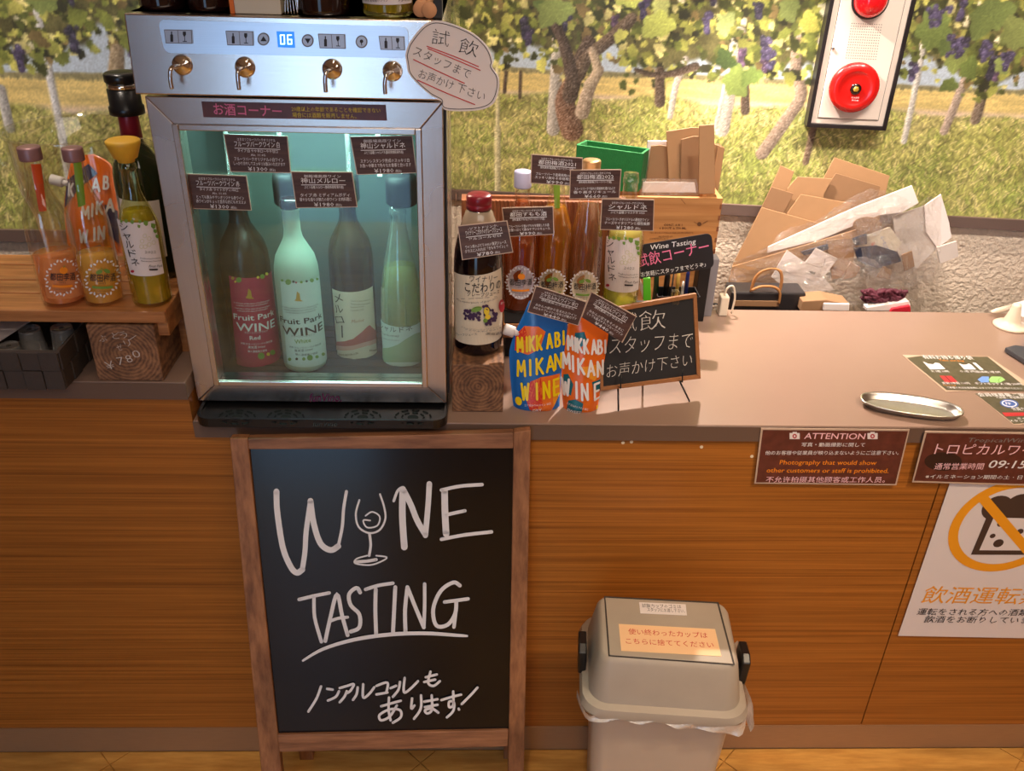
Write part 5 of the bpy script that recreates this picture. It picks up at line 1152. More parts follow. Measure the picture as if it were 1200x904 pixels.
bag('paper_bag', [zg(782, 190), zg(860, 168), zg(905, 168), zg(905, 560), zg(775, 560)], YK+.066, KRAFTD, 'shorter darker kraft bag in the middle of the wine crate')
for k in range(4): bag('paper_bag', [zg(985+14*k, 215+k*5), zg(1040+10*k, 218+k*9), zg(1010+4*k, 560), zg(970, 560)], YK+.120-.008*k, KRAFT if k % 2 else KRAFTD, 'kraft bag standing edge-on at the right of the wine crate, %s' % ('rearmost', 'second from the back', 'third from the back', 'front one')[k], th=.002)
bag('paper_bag', [zg(900, 97), zg(1000, 90), zg(1006, 550), zg(898, 552)], YK+.02, KRAFT, 'narrow tall kraft bag folded flat, front right in the wine crate', th=.004)
pk = slab('plastic_packet', Flat((.35, YK+.030, 1), (1, 0, 0), (0, -.1, -1)), [zg(515, 450), zg(885, 455), zg(898, 560), zg(505, 560)], .006, FILM); tag(pk, 'clear plastic packet in the front of the wine crate', 'packet')
bx_ = slab('white_insert', Flat((.35, YK+.034, 1), (1, 0, 0), (0, -.1, -1)), [zg(530, 470), zg(870, 475), zg(880, 540), zg(520, 540)], .002, WHITECARD, pk)
# green felt box lying tilted on the crates
GREENF = mat('green_felt', rgb(22, 110, 52), .85, 0, .15, 90, .5, 260)
gb = thing('felt_box', ony(712, 215, 1.80), 'open bright green felt box resting tilted beside the paper bags, above the bottles', 'box')
fA, fB, fC, fD = ony(676, 170, 1.75), ony(754.7, 180.5, 1.745), ony(748.5, 225, 1.745), ony(673, 223, 1.75)
bA, bB = ony(689, 165, 1.83), ony(757, 173, 1.825)
dv = (bA-fA+bB-fB)/2; dv.z += .0
def wallp(name, a, b_, c_, d_, n, th=.005): g = G(); g.prism([a, b_, c_, d_], n*th); g.mk(name, GREENF, gb)
nf = Vector((0, 1, 0)); wallp('box_side', fA, fB, fC, fD, nf)
wallp('box_side', fA+dv-nf*.005, fB+dv-nf*.005, fC+dv-nf*.005, fD+dv-nf*.005, nf)
ux = (fB-fA).normalized(); wallp('box_end', fA+nf*.005, fA+dv-nf*.005, fD+dv-nf*.005, fD+nf*.005, ux); wallp('box_end', fB+nf*.005, fB+dv-nf*.005, fC+dv-nf*.005, fC+nf*.005, -ux)
wallp('box_bottom', fD+nf*.005, fD+dv-nf*.005, fC+dv-nf*.005, fC+nf*.005, Vector((0, 0, 1)))

# ---- chalkboard on a wire easel
f1, f2 = onz(724.6, 483, ZT), onz(808, 472, ZT)
ex = Vector((f2.x-f1.x, f2.y-f1.y, 0)).normalized()
CBF = Flat(Vector((f1.x, f1.y+.018, ZT+.03)), ex, (0, -.27, -1))
qc = [(700, 364), (816.7, 344), (821.4, 444), (704, 458.5)]
cb = thing('chalkboard', (f1.x+.05, f1.y+.02, ZT), 'small wood-framed chalkboard with Japanese chalk writing on a black wire easel', 'chalkboard')
slab('slate', CBF, [(704, 367), (813.5, 348.5), (818, 441), (707.5, 455)], .004, CHALKB, cb)
FT = Flat(CBF.P(0, 0, .003), CBF.ex, -CBF.ey)
def bar(a, b_, c_, d_): g = G(); g.prism([FT.hit(*q) for q in (a, b_, c_, d_)], -FT.n*.010); bevel(g.mk('frame_bar', CRATEW if 0 else mat('oak_frame', rgb(150, 98, 58), .5, 0, .2, 30, stretch=(3, 1, 20)), cb), .0008)
bar(qc[0], qc[1], (812.6, 349.6), (704.5, 369)); bar(qc[3], (707.5, 453.5), (816.8, 439.6), qc[2]); bar(qc[1], qc[2], (816.8, 439.6), (812.6, 349.6)); bar(qc[0], (704.5, 369), (707.5, 453.5), qc[3])
p = Print(CBF, .0005); zk = lambda x, y: (510+x/3.43, 320+y/3.43)
p.text('試', zk(735, 240), zk(808, 236), 25, CHALK, -.018); p.text('飲', zk(820, 238), zk(925, 226), 26, CHALK, -.018); p.text('スタッフまで', zk(700, 332), zk(1030, 306), 23, CHALK, -.018, 2, .1); p.text('お声かけ下さい', zk(688, 426), zk(1030, 376), 18, CHALK, -.018, 2, .1); p.build(cb)
WIRE = BLACK
for px, py, fpx, foot in ((725, 451, 724.6, f1), (797, 444, 808, f2)):
    a = FT.hit(px, py)+CBF.n*.010; up = FT.hit(px, py-14)+CBF.n*.010; g = G()
    g.tube([up, a-Vector((0, 0, .004)), a-Vector((0, 0, .004))-CBF.n*.014], .0013, 6); g.mk('easel_hook', WIRE, cb, True)
    g = G(); g.tube([a-CBF.n*.012-Vector((0, 0, .004)), foot+Vector((0, 0, .002))], .0016, 6); g.mk('easel_leg', WIRE, cb, True)
mid = (f1+f2)/2; g = G(); g.tube([FT.hit(762, 430)-CBF.n*.014, mid+Vector((0, .13, .002))], .0016, 6); g.mk('easel_leg', WIRE, cb, True)
g = G(); g.tube([FT.hit(727, 452)-CBF.n*.012, FT.hit(797, 444)-CBF.n*.012], .0013, 6); g.mk('easel_rail', WIRE, cb, True)
g = G(); a = FT.hit(791, 349)+CBF.n*.003; g.box(a.x-.006, a.x+.006, a.y-.004, a.y+.012, a.z-.012, a.z+.012); tag(bevel(g.mk('clear_clip', ACRYL), .002), 'clear plastic clip on the top edge of the small chalkboard', 'clip')
# ---- pen holder and the pink lettered tasting sign
MESHM = mat('black_mesh', rgb(26, 24, 26), .5, .3)
ph = thing('pen_holder', (.36, 1.62, ZT), 'black mesh pen holder behind the chalkboard', 'pen holder')
hx1 = onz(811, 386, ZT).x; hx0, hy0, hy1, hz = hx1-.085, 1.60, 1.65, ZT+.085
for nme, a in (('holder_side', (hx0, hx1, hy0, hy0+.002)), ('holder_side', (hx0, hx1, hy1-.002, hy1)), ('holder_end', (hx0, hx0+.002, hy0+.002, hy1-.002)), ('holder_end', (hx1-.002, hx1, hy0+.002, hy1-.002))): bx(nme, MESHM, *a, ZT+.0005, hz, ph)
bx('holder_bottom', MESHM, hx0+.002, hx1-.002, hy0+.002, hy1-.002, ZT+.0005, ZT+.0025, ph)
PEN = {'green': mat('pen_green', rgb(90, 190, 40), .4), 'dkgreen': mat('pen_dark_green', rgb(24, 60, 34), .4), 'yellow': mat('pen_yellow', rgb(226, 186, 90), .4), 'blue': mat('pen_blue', rgb(24, 34, 96), .4), 'white': mat('pen_white', rgb(220, 214, 208), .4), 'black': BLACK}
for px, col, tpx, rr_, lab in ((748, 'white', 318, .004, 'white marker in the pen holder, leftmost'), (770, 'dkgreen', 316, .005, 'dark green marker in the pen holder'), (783, 'black', 318, .006, 'thick black marker in the pen holder'), (796, 'yellow', 318, .0038, 'yellow pencil in the pen holder'), (807, 'blue', 316, .004, 'dark blue pen in the pen holder'), (801, 'white', 330, .003, 'thin white pen in the pen holder')):
    a = ony(px, tpx, 1.63); bx0_ = min(max(a.x, hx0+.008), hx1-.008); g = G(); g.tube([(bx0_, 1.625, ZT+.004), (a.x, 1.63, a.z-.012), (a.x, 1.63, a.z)], [rr_, rr_, rr_*.55], 10); tag(g.mk('pen', PEN[col], None, True), lab, 'pen')
gq = [(754, 327), (762.5, 326), (763, 352), (754, 353)]; o = slab('green_tag', Flat((.3, 1.42, .9), (1, 0, 0), (0, -.02, -1)), gq, .006, PEN['green']); bevel(o, .001); tag(o, 'bright green label tag standing just above the chalkboard', 'tag')
TSG = Flat(ony(790, 300, 1.585), (1, -.1, 0), (0, -.1, -1))
ts = slab('tasting_sign', TSG, rrect([(743, 288.5), (834, 273), (837, 314), (745.5, 328)], 8), .002, mat('sign_black', rgb(34, 30, 32), .45)); tag(ts, 'black rounded tasting corner sign with pink lettering on a stand beside the crate', 'sign')
p = Print(TSG, .0004); p.text('Wine Tasting', z8(290, 300), z8(662, 248), 8.5, WHITEINK, 0, 2, .15); p.text('試飲コーナー', z8(195, 450), z8(778, 320), 17, PINKINK, .0); p.text('お気軽にスタッフまでどうぞ♪', z8(220, 522), z8(748, 440), 6.5, WHITEINK, .0, 1); p.build(ts)
a = TSG.hit(790, 322); g = G(); g.tube([a+Vector((0, .003, 0)), Vector((a.x, 1.597, ZT+.002))], .0014, 6); g.mk('sign_wire', BLACK, ts, True)
x0_, x1_ = ony(814, 330, 1.69).x, ony(827, 330, 1.69).x
fs_ = bx('perforated_stand', MESHM, x0_, x1_, 1.665, 1.70, ZT+.0005, ony(820, 303, 1.69).z); tag(bevel(fs_, .001), 'black perforated upright stand behind the right end of the tasting sign', 'stand')
x0_, x1_ = ony(829, 330, 1.70).x, ony(838, 330, 1.70).x
tag(bevel(bx('grey_folder', mat('grey_board', rgb(130, 126, 132), .5), x0_, x1_, 1.69, 1.722, ZT+.0005, ony(835, 302, 1.70).z), .001), 'grey board standing on edge between the black stand and the power adapter', 'folder')
# ---- charger at the counter's back edge
WPL = mat('ivory_plastic', rgb(224, 208, 186), .4)
a = onz(842, 362, ZT); ch = thing('power_adapter', (a.x, a.y-.02, ZT), 'ivory power adapter with looped cable at the back edge of the counter', 'charger')
bevel(bx('adapter_body', WPL, a.x-.009, a.x+.009, 1.69, 1.715, ZT+.0005, ZT+.045, ch), .003)
g = G(); g.tube(smooth_pts([(a.x, 1.70, ZT+.045), (a.x+.002, 1.70, ZT+.06), (a.x+.014, 1.70, ZT+.066), (a.x+.022, 1.70, ZT+.04), (a.x+.020, 1.70, ZT+.004)], 6), .0022, 8); g.mk('cable', WPL, ch, True)
g = G(); g.tube(smooth_pts([onz(812, 352, ZT+.012), onz(830, 356, ZT+.010), onz(845, 356.5, ZT+.012)], 5), .0018, 6); g.mk('cord', BLACK, ch, True)
# ================================================================== CARDBOARD AND BAGS BEHIND THE COUNTER
zr3 = lambda x, y: (830+x/3.243, 180+y/3.243)
ZK = .7205
def lean_plane(off, lean=.22): # leaning back onto the wall
    return Flat(wallpt(.30, ZK, .04+off), MX, (0, 0, -1)) if lean is None else Flat(wallpt(.3, 1.0, .04+off), MX, (-MNV.x*-lean, -MNV.y*-lean, -1))
def sheet(name, pts, off, m, label, cat, th=.004, lean=.12, group=None, raw=False, parent=None, bv=.0008):
    s_ = lean_plane(off, lean); o = slab(name, s_, [p if raw else zr3(*p) for p in pts], th, m, parent)
    if bv: bevel(o, bv)
    return tag(o, label, cat, group) if parent is None else o
CB = 'flattened brown cardboard boxes leaning on the plaster wall'
sheet('cardboard_sheet', [(480, 15), (690, 85), (640, 300), (300, 560), (330, 300), (440, 90)], .004, KRAFT, 'flattened brown cardboard, highest and rearmost of the leaning pile', 'cardboard', group=CB)
sheet('cardboard_sheet', [(485, 75), (655, 125), (600, 330), (400, 470), (380, 240)], .014, KRAFTD, 'flattened brown cardboard flap just below the highest one', 'cardboard', group=CB)
sheet('cardboard_sheet', [(275, 45), (327, 68), (306, 130), (330, 240), (190, 420), (180, 260)], .006, KRAFT, 'narrow brown cardboard flap sticking up at the left of the pile', 'cardboard', group=CB)
sheet('cardboard_sheet', [(340, 88), (472, 96), (440, 155), (420, 330), (270, 360), (302, 132)], .022, KRAFT, 'brown cardboard with cut corner in the middle of the pile', 'cardboard', group=CB)
sheet('cardboard_sheet', [(240, 127), (325, 152), (290, 220), (300, 300), (150, 360), (205, 200)], .030, KRAFTD, 'darker brown cardboard flap at the left of the leaning pile', 'cardboard', group=CB)
sheet('cardboard_sheet', [(352, 155), (545, 190), (500, 300), (300, 330), (300, 228)], .034, KRAFT, 'brown cardboard flap below the cut-cornered one', 'cardboard', group=CB)
sheet('cardboard_sheet', [(203, 205), (430, 268), (420, 420), (300, 600), (60, 600), (80, 470), (95, 420)], .042, KRAFT, 'largest brown cardboard sheet, frontmost of the leaning pile', 'cardboard', group=CB)
# white cartons and bags in clear plastic
WB = 'folded white cartons in clear plastic against the wall'
wc = sheet('white_carton', [(228, 355), (560, 205), (775, 122), (800, 188), (735, 225), (650, 235), (420, 330), (225, 378)], .062, WHITECARD, 'long folded white carton slanting across the brown cardboard', 'carton', th=.006, group=WB)
sheet('white_carton', [(820, 200), (885, 155), (916, 262), (925, 320), (870, 360), (828, 300)], .055, WHITECARD, 'white carton flap pointing up at the right of the plastic bundle', 'carton', th=.006, group=WB)
sheet('white_carton', [(700, 240), (826, 198), (870, 358), (790, 440), (720, 380)], .050, mat('grey_white_card', rgb(196, 184, 176), .7), 'greyish white carton standing behind the upright white flap', 'carton', th=.006, group=WB)
o = sheet('white_carton', [(868, 358), (945, 333), (952, 392), (882, 420)], .060, MATS['grey_white_card'], 'small greyish white carton end at the far right of the bundle', 'carton', th=.008, group=WB)
sheet('kraft_bag', [(90, 430), (380, 345), (560, 290), (640, 245), (660, 270), (620, 300), (400, 390), (110, 505)], .074, KRAFT, 'long kraft bag with rounded top inside the plastic bundle', 'paper bag')
sheet('kraft_bag', [(450, 330), (548, 320), (556, 400), (520, 470), (470, 480)], .082, KRAFTD, 'kraft bag with a rounded corner in the middle of the plastic bundle', 'paper bag')
p_ = lean_plane(.083, .12); pr_ = Print(p_, .0); pr_.ell(zr3(605, 272), 17, 10, KRAFTS, ang=-.1); 
e_ = slab('kraft_bag', p_, [tuple(Vector(zr3(605, 272))+Vector((17*math.cos(a), 9.5*math.sin(a)))) for a in [k*math.pi/10 for k in range(20)]], .003, KRAFTD); tag(e_, 'oval kraft bag end showing at the top of the plastic bundle', 'paper bag')
NAVY = mat('navy_plastic', rgb(36, 42, 62), .4)
for q, l_ in (([(350, 375), (455, 345), (458, 365), (365, 388)], 'narrow dark navy strip low in the plastic bundle'), ([(548, 325), (604, 305), (604, 345), (560, 350)], 'small dark navy packet in the middle of the plastic bundle'), ([(555, 360), (640, 350), (720, 375), (735, 410), (640, 440), (570, 410)], 'shiny dark packet behind crumpled film')):
    sheet('dark_packet', q, .090, NAVY, l_, 'packet', th=.006)
nb = sheet('printed_bag', [(590, 315), (690, 280), (735, 340), (700, 400), (640, 400)], .084, mat('cream_bag', rgb(206, 194, 176), .7), 'cream bag with blue and red print inside the plastic bundle', 'bag')
pp = Print(lean_plane(.084, .12), .0004); pp.text('浜松フルーツ', zr3(690, 375), zr3(668, 312), 5, BLUEINK, 0, 1); pp.text('直売', zr3(645, 370), zr3(632, 335), 5, REDINK, 0, 1); pp.build(nb)
sheet('kraft_bag', [(510, 480), (540, 410), (580, 435), (560, 470)], .094, KRAFTD, 'small folded kraft corner low in the plastic bundle, left one', 'paper bag')
sheet('kraft_bag', [(640, 470), (665, 428), (700, 445), (690, 480)], .094, KRAFTD, 'small folded kraft corner low in the plastic bundle, right one', 'paper bag')
sheet('kraft_bag', [(735, 385), (775, 370), (785, 430), (745, 450)], .086, KRAFTD, 'kraft piece at the right side of the plastic bundle', 'paper bag')
wg = sheet('small_white_box', [(300, 368), (368, 415), (410, 360), (492, 400), (440, 470), (480, 520), (330, 540), (240, 470)], .104, WHITECARD, 'flattened small white box with two flaps in front of the kraft bags', 'carton', th=.005)
pp = Print(lean_plane(.104, .12), .0004); pp.quad([zr3(384, 446), zr3(408, 452), zr3(404, 460), zr3(380, 452)], GREYINK, 1); pp.stroke([zr3(366, 414), zr3(430, 432), zr3(444, 400)], .5, GREYINK); pp.build(wg, 'fold_marks')
# crumpled clear film
def film(label, corners, off, amp, seed, lean=.12, nx=34, ny=18):
    s_ = lean_plane(off, lean); rs = np.random.RandomState(seed); n = fbm(ny+1, nx+1, 7, 7, rs, 4); n2 = fbm(ny+1, nx+1, 5, 5, rs, 3); V = []; q = [Vector(c) for c in corners]
    for j in range(ny+1):
        for i in range(nx+1):
            u, v = i/nx, j/ny; p_ = (q[0]*(1-u)+q[1]*u)*(1-v)+(q[3]*(1-u)+q[2]*u)*v; e = .8
            p_ = p_+Vector(((n2[j, i]-.5)*14*e, (n[j, i]-.5)*14*e)); V.append(s_.P(*s_.uv(p_.x, p_.y), (n[j, i]-.5)*amp))
    W = nx+1; Fs = [(j*W+i, j*W+i+1, (j+1)*W+i+1, (j+1)*W+i) for j in range(ny) for i in range(nx)]
    o = mk('clear_film', V, Fs, FILM, None, False); return tag(o, label, 'plastic film')
film('crumpled clear film sleeve slanting over the white carton and brown cardboard', [zr3(70, 425), zr3(620, 125), zr3(780, 190), zr3(420, 470)], .108, .03, 5)
film('crumpled clear film over the right cartons', [zr3(560, 220), zr3(900, 170), zr3(850, 480), zr3(620, 560)], .110, .03, 8)
film('crumpled clear film bag low in front of the white and kraft boxes', [zr3(90, 440), zr3(640, 400), zr3(780, 560), zr3(70, 590)], .122, .03, 12)
# paper carrier bags with cord handles, dark red bundle, white cards
BP = mat('black_paper', rgb(42, 38, 40), .35)
bg = thing('carrier_bag', zr3 and onz(890, 355, ZK+.03), 'black paper carrier bag with brown cord handles just behind the counter edge', 'paper bag')
zb3 = ZT-.012; yb3 = 1.80
a, b_ = ony(857, 345, yb3), ony(938, 348, yb3+.03)
g = G(); g.box(a.x, b_.x, yb3, yb3+.06, ZK, ony(890, 343, yb3).z); bevel(g.mk('bag_body', BP, bg), .004)
pk_ = mat('brown_cord', rgb(170, 116, 66), .6)
for dx in (0, 5):
    pts = [ony(*zr3(x, y), yb3+.004+dx*.002) for x, y in ((160+dx, 525), (175+dx, 475), (205+dx, 447), (245+dx, 438), (272+dx, 450), (276+dx, 490), (262+dx, 545))]
    g = G(); g.tube(smooth_pts(pts, 5), .0022, 8); g.mk('cord_handle', pk_, bg, True)
pts = [ony(*zr3(x, y), yb3-.006) for x, y in ((165, 520), (200, 506), (250, 508), (272, 530), (268, 570))]
g = G(); g.tube(smooth_pts(pts, 5), .003, 8); g.mk('cord_handle', pk_, bg, True)
q = [ony(*zr3(*p), yb3-.004) for p in ((100, 560), (268, 562), (268, 582), (100, 580))]; g = G(); g.prism(q, (0, .003, 0)); g.mk('brown_edge', KRAFTD, bg)
def lump(name, pts, y, m, label, cat, th=.03): g = G(); g.prism([ony(*zr3(*p), y) for p in pts], (0, th, 0)); return tag(bevel(g.mk(name, m), .002), label, cat)
lump('kraft_stack', [(360, 562), (450, 556), (540, 575), (538, 600), (350, 600)], 1.775, KRAFTS, 'stack of folded kraft paper just behind the counter edge', 'paper', .05)
lump('white_booklet', [(440, 570), (538, 572), (536, 600), (436, 598)], 1.765, PAPER, 'white booklet lying on the folded kraft paper behind the counter', 'booklet', .006)
lump('white_card_stack', [(600, 585), (700, 570), (762, 560), (770, 575), (770, 600), (600, 600)], 1.775, PAPER, 'stack of white cards under the dark red cord bundle', 'card', .02)
lump('red_folder', [(700, 590), (768, 578), (772, 604), (690, 604)], 1.765, mat('bright_red', rgb(190, 30, 50), .5), 'bright red folder edge below the dark red cord bundle', 'folder', .008)
RB = mat('maroon_cord', rgb(84, 26, 44), .7, 0, .3, 90)
rb = thing('cord_bundle', ony(*zr3(680, 570), 1.79), 'tangled bundle of dark red cords behind the counter edge', 'cord')
rs_ = random.Random(9)
for k in range(16):
    x0, x1 = 585+rs_.uniform(-5, 30), 745+rs_.uniform(-30, 15); pts = [ony(*zr3(x0+(x1-x0)*t, 545+rs_.uniform(-26, 22)), 1.795+rs_.uniform(-.012, .012)) for t in (0, .2, .4, .6, .8, 1)]
    g = G(); g.tube(smooth_pts(pts, 5), .0042, 7); g.mk('cord', RB, rb, True)

# ---- counter, right side
# oval steel tray
def oval_tray():
    q = [onz(1004, 463, ZT), onz(1131, 484, ZT)]; c = (onz(1005, 472, ZT+.01)+onz(1131, 483, ZT+.01))/2; c = onz(1068, 474.5, ZT+.012); c.z = ZT
    hl = (q[1].x-q[0].x)/2*.995; ax = Vector((q[1].x-q[0].x, q[1].y-q[0].y+.012, 0)).normalized(); ay = Vector((-ax.y, ax.x, 0)); hw = .026
    t = thing('steel_tray', c, 'small oval stainless steel tray near the front edge of the counter', 'tray')
    pr = [(.0, .0012), (.70, .0012), (.78, .002), (.90, .010), (.965, .0135), (1.0, .0125), (1.0, .0110), (.96, .0115), (.88, .006), (.76, .0), (0.0, .0)]
    V = []; Fs = []; n = 56
    for f, z in pr:
        for k in range(n):
            a = 2*math.pi*k/n; e = .62; x = math.copysign(abs(math.cos(a))**.8, math.cos(a)); y = math.copysign(abs(math.sin(a))**.8, math.sin(a))
            V.append(c+ax*(x*(hl-(1-f)*.045))*(1 if f > .01 else 0)+ay*(y*max(.0, (hw*1.3-(1-f)*.036)))*(1 if f > .01 else 0)+Vector((0, 0, z+.0005)))
    for j in range(len(pr)-1):
        for k in range(n): Fs.append((j*n+k, j*n+(k+1) % n, (j+1)*n+(k+1) % n, (j+1)*n+k))
    g = G(); g.add(V, Fs); g.mk('tray_body', TRAYSTEEL, t, True)
oval_tray()
# laminated price sheets lying on the counter
GRN = mat('olive_photo_print', rgb(84, 78, 62), .28, 0, .5, 70); TZ = Flat((0, 0, ZT+.0008), (1, 0, 0), (0, -1, 0))
q1 = [(1057, 416), (1159, 418), (1215, 456), (1108.5, 459)]
o = slab('laminated_sheet', TZ, q1, .0006, LAMI); tag(o, 'laminated shopping bag price sheet lying on the counter, further back of two', 'sheet', 'laminated price sheets on the counter')
p = Print(TZ, .0002); zp = lambda x, y: (1040+x/7.5, 400+y/7.5); p.poly([zp(170, 148), zp(290, 130), zp(880, 138), zp(1260, 440), zp(520, 432)], GRN)
p.text('有料お持ち帰り袋', zp(325, 158), zp(765, 166), 4.6, WHITEINK, 0, 1); p.text('Take out bag', zp(460, 175), zp(675, 180), 2.4, ORANGEINK, 0, 1)
p.poly([zp(310, 180), zp(360, 200), zp(400, 205), zp(420, 190), zp(455, 196), zp(508, 245), zp(375, 250)], WHITEINK); p.poly([zp(625, 195), zp(660, 208), zp(690, 208), zp(715, 198), zp(740, 212), zp(778, 250), zp(675, 250)], WHITEINK); p.poly([zp(745, 190), zp(775, 192), zp(846, 254), zp(815, 254)], WHITEINK)
p.text('大 1枚 10円', zp(390, 276), zp(545, 278), 2.6, WHITEINK, 0, 1); p.text('小 1枚 3円(瓶2本用) 1枚 5円', zp(645, 276), zp(1000, 286), 2.6, WHITEINK, 0, 1)
p.poly([zp(455, 305), zp(560, 308), zp(618, 362), zp(510, 366)], mat('red_box_print', rgb(186, 50, 56), .4)); p.stroke([zp(505, 308), zp(560, 362)], .6, DARKINK)
p.poly([zp(790, 340), zp(830, 312), zp(890, 314), zp(890, 364), zp(825, 366)], mat('sky_box_print', rgb(110, 150, 220), .4)); p.poly([zp(885, 340), zp(915, 313), zp(1000, 315), zp(1035, 342), zp(985, 368), zp(905, 366)], mat('leaf_box_print', rgb(150, 200, 120), .4)); p.stroke([zp(1000, 318), zp(975, 345), zp(985, 366)], .5, GREENINK)
p.text('紙袋 1本用 110円', zp(490, 382), zp(730, 384), 2.8, WHITEINK, 0, 1); p.text('ギフトボックス 1箱 200円', zp(780, 386), zp(1190, 392), 2.8, WHITEINK, 0, 1); p.text('Paper bag', zp(495, 394), zp(600, 396), 1.8, ORANGEINK, 0, 1); p.text('ご希望の方はお会計時にスタッフまでお申し付けください', zp(530, 420), zp(1190, 428), 2.2, WHITEINK, 0, 1); p.build(o)
q2 = [(1142, 461), (1215, 462), (1255, 494), (1188, 498)]
o = slab('laminated_sheet', TZ, q2, .0006, LAMI); tag(o, 'laminated membership notice lying on the counter, nearer the front edge', 'sheet', 'laminated price sheets on the counter')
p = Print(TZ, .0002); p.poly([zp(770, 460), zp(1280, 466), zp(1560, 700), zp(1110, 728)], GRN); p.text('会員様募集ご案内', zp(810, 487), zp(1280, 492), 4, WHITEINK, 0, 1); p.text('入会金・年会費無料', zp(960, 504), zp(1230, 508), 2, WHITEINK, 0, 1)
p.ell(zp(1070, 550), 11, 5, mat('badge_blue', rgb(70, 100, 170), .4), ang=.12); p.ell(zp(1070, 550), 9, 3.8, WHITEINK, ang=.12); p.ell(zp(1070, 550), 7.5, 3, MATS['badge_blue'], ang=.12); p.text('FP', zp(1045, 560), zp(1095, 566), 4, WHITEINK, .0, 1)
p.text('会員カード', zp(1105, 612), zp(1300, 618), 4, WHITEINK, 0, 1); p.poly([zp(1005, 630), zp(1340, 628), zp(1370, 652), zp(1035, 664)], MATS['red_box_print']); p.text('ポイント', zp(1150, 695), zp(1300, 700), 3, WHITEINK, 0, 1); p.text('スタッフまで', zp(1080, 712), zp(1330, 716), 2.4, WHITEINK, 0, 1); p.build(o)
# dark clipboard, cone stand, white tube, bag and blue packet at the right edge
cbp = slab('clipboard', Flat((0, 0, ZT+.012), (1, 0, 0), (0, -1, 0)), [(1178, 407), (1190, 404), (1290, 420), (1310, 470), (1240, 446)], .010, mat('slate_plastic', rgb(66, 66, 72), .45)); tag(bevel(cbp, .002), 'dark grey clipboard cut off by the right edge of the photo', 'clipboard')
bx('board_clip', BLACK, onz(1196, 404, ZT).x, onz(1230, 404, ZT).x, onz(1196, 402, ZT+.012).y-.004, onz(1196, 402, ZT+.012).y+.008, ZT+.0125, ZT+.02, cbp)
a = onz(1192, 392, ZT); st_ = thing('cone_stand', (a.x, a.y+.03, ZT), 'ivory plastic cone stand on a round base at the right end of the counter', 'stand')
g = G(); c = Vector((a.x+.004, a.y+.036, ZT)); rr_ = .034
g.lathe(c, [(rr_, .0005), (rr_*1.02, .004), (rr_*.9, .007), (rr_*.5, .011), (.016, .018), (.0125, .030), (.009, .048), (.008, .052), (.004, .053)], 32); g.mk('cone_body', WPL, st_, True)
g = G(); a2, b2 = onz(1162, 366, ZT+.012), onz(1186, 360, ZT+.014); g.tube([a2, a2+(b2-a2)*.25, b2], [.003, .006, .0065], 12); tag(g.mk('white_tube', WPL, None, True), 'small white tube lying behind the ivory cone stand', 'tube')
a = ony(1190, 352, 1.70); tag(bevel(bx('blue_packet', mat('sky_blue_card', rgb(60, 140, 220), .4), onz(1196, 360, ZT).x, onz(1196, 360, ZT).x+.10, 1.70, 1.722, ZT+.0005, ony(1198, 322, 1.70).z), .002), 'bright blue packet standing at the right edge behind the ivory cone stand', 'packet')
a = onz(1200, 372, ZT); g = G(); n_ = fbm(9, 9, 3, 3, np.random.RandomState(2), 3)
V = [(a.x-.004+i*.012, a.y+j*.008, ZT+.001+(.028*math.sin(math.pi*i/8)*math.sin(math.pi*j/8)+.012*n_[j, i])*(0 if i in (0, 8) or j in (0, 8) else 1)) for j in range(9) for i in range(9)]
g.add(V, [(j*9+i, j*9+i+1, (j+1)*9+i+1, (j+1)*9+i) for j in range(8) for i in range(8)]); g.add([V[0], V[8], V[80], V[72]], [(0, 1, 2, 3)]); tag(g.mk('white_bag', PAPER, None, True), 'crumpled white bag beside the ivory cone stand', 'bag')

# ================================================================== FIRE ALARM PANEL ON THE MURAL WALL
AF = Flat(wallpt(0, 1.2, .040), MX, (0, 0, -1))
fa = thing('fire_alarm_panel', AF.hit(1000, 60)-MNV*.034, 'white fire alarm panel with black frame, red lamp and round red bell on the mural', 'fire alarm')
q = [(972, -45), (1086, -45), (1038, 153), (945, 149.5)]
AL = mat('panel_black', rgb(34, 30, 32), .35); AW = mat('panel_white', rgb(222, 208, 196), .45); RED = mat('alarm_red', rgb(206, 24, 22), .25, coat=.4)
a0, a1 = AF.uv(945, 149.5); b0, b1 = AF.uv(1038.5, 153); W_ = b0-a0; b_up = AF.uv(1000, -60)[1]; zlo = (a1+b1)/2
def abox(name, m, x0, x1, z0, z1, d0, d1, bv=.001, parent=None):
    g = G(); P = AF.P; g.add([P(x, z, d) for d in (d0, d1) for x, z in ((x0, z0), (x1, z0), (x1, z1), (x0, z1))], [(3, 2, 1, 0), (4, 5, 6, 7), (0, 1, 5, 4), (1, 2, 6, 5), (2, 3, 7, 6), (3, 0, 4, 7)]); o = g.mk(name, m, parent or fa); return bevel(o, bv)
H_ = .0085
abox('black_frame', AL, a0, a0+H_, zlo, b_up, -.0350, 0); abox('black_frame', AL, b0-H_, b0, zlo, b_up, -.0350, 0); abox('black_frame', AL, a0+H_, b0-H_, zlo, zlo+H_, -.0350, 0); abox('black_frame', AL, a0+H_, b0-H_, b_up-H_, b_up, -.0350, 0)
abox('panel_plate', AW, a0+H_, b0-H_, zlo+H_, b_up-H_, -.0350, -.004)
d_ = .022; abox('panel_door', AW, a0+d_, b0-d_, zlo+.022, b_up-.022, -.0039, -.001, .0012)
abox('door_gap', AL, a0+d_-.0011, b0-d_+.0011, zlo+.0209, b_up-.0209, -.0039, -.0032, 0)
def adisc(name, px, py, prof, m, seg=40, parent=None):
    c = AF.hit(px, py); g = G(); g.lathe((0, 0, 0), prof, seg); g.V = [c+AF.ex*v.x+AF.ey*v.y+AF.n*v.z for v in g.V]; return g.mk(name, m, parent or fa, True)
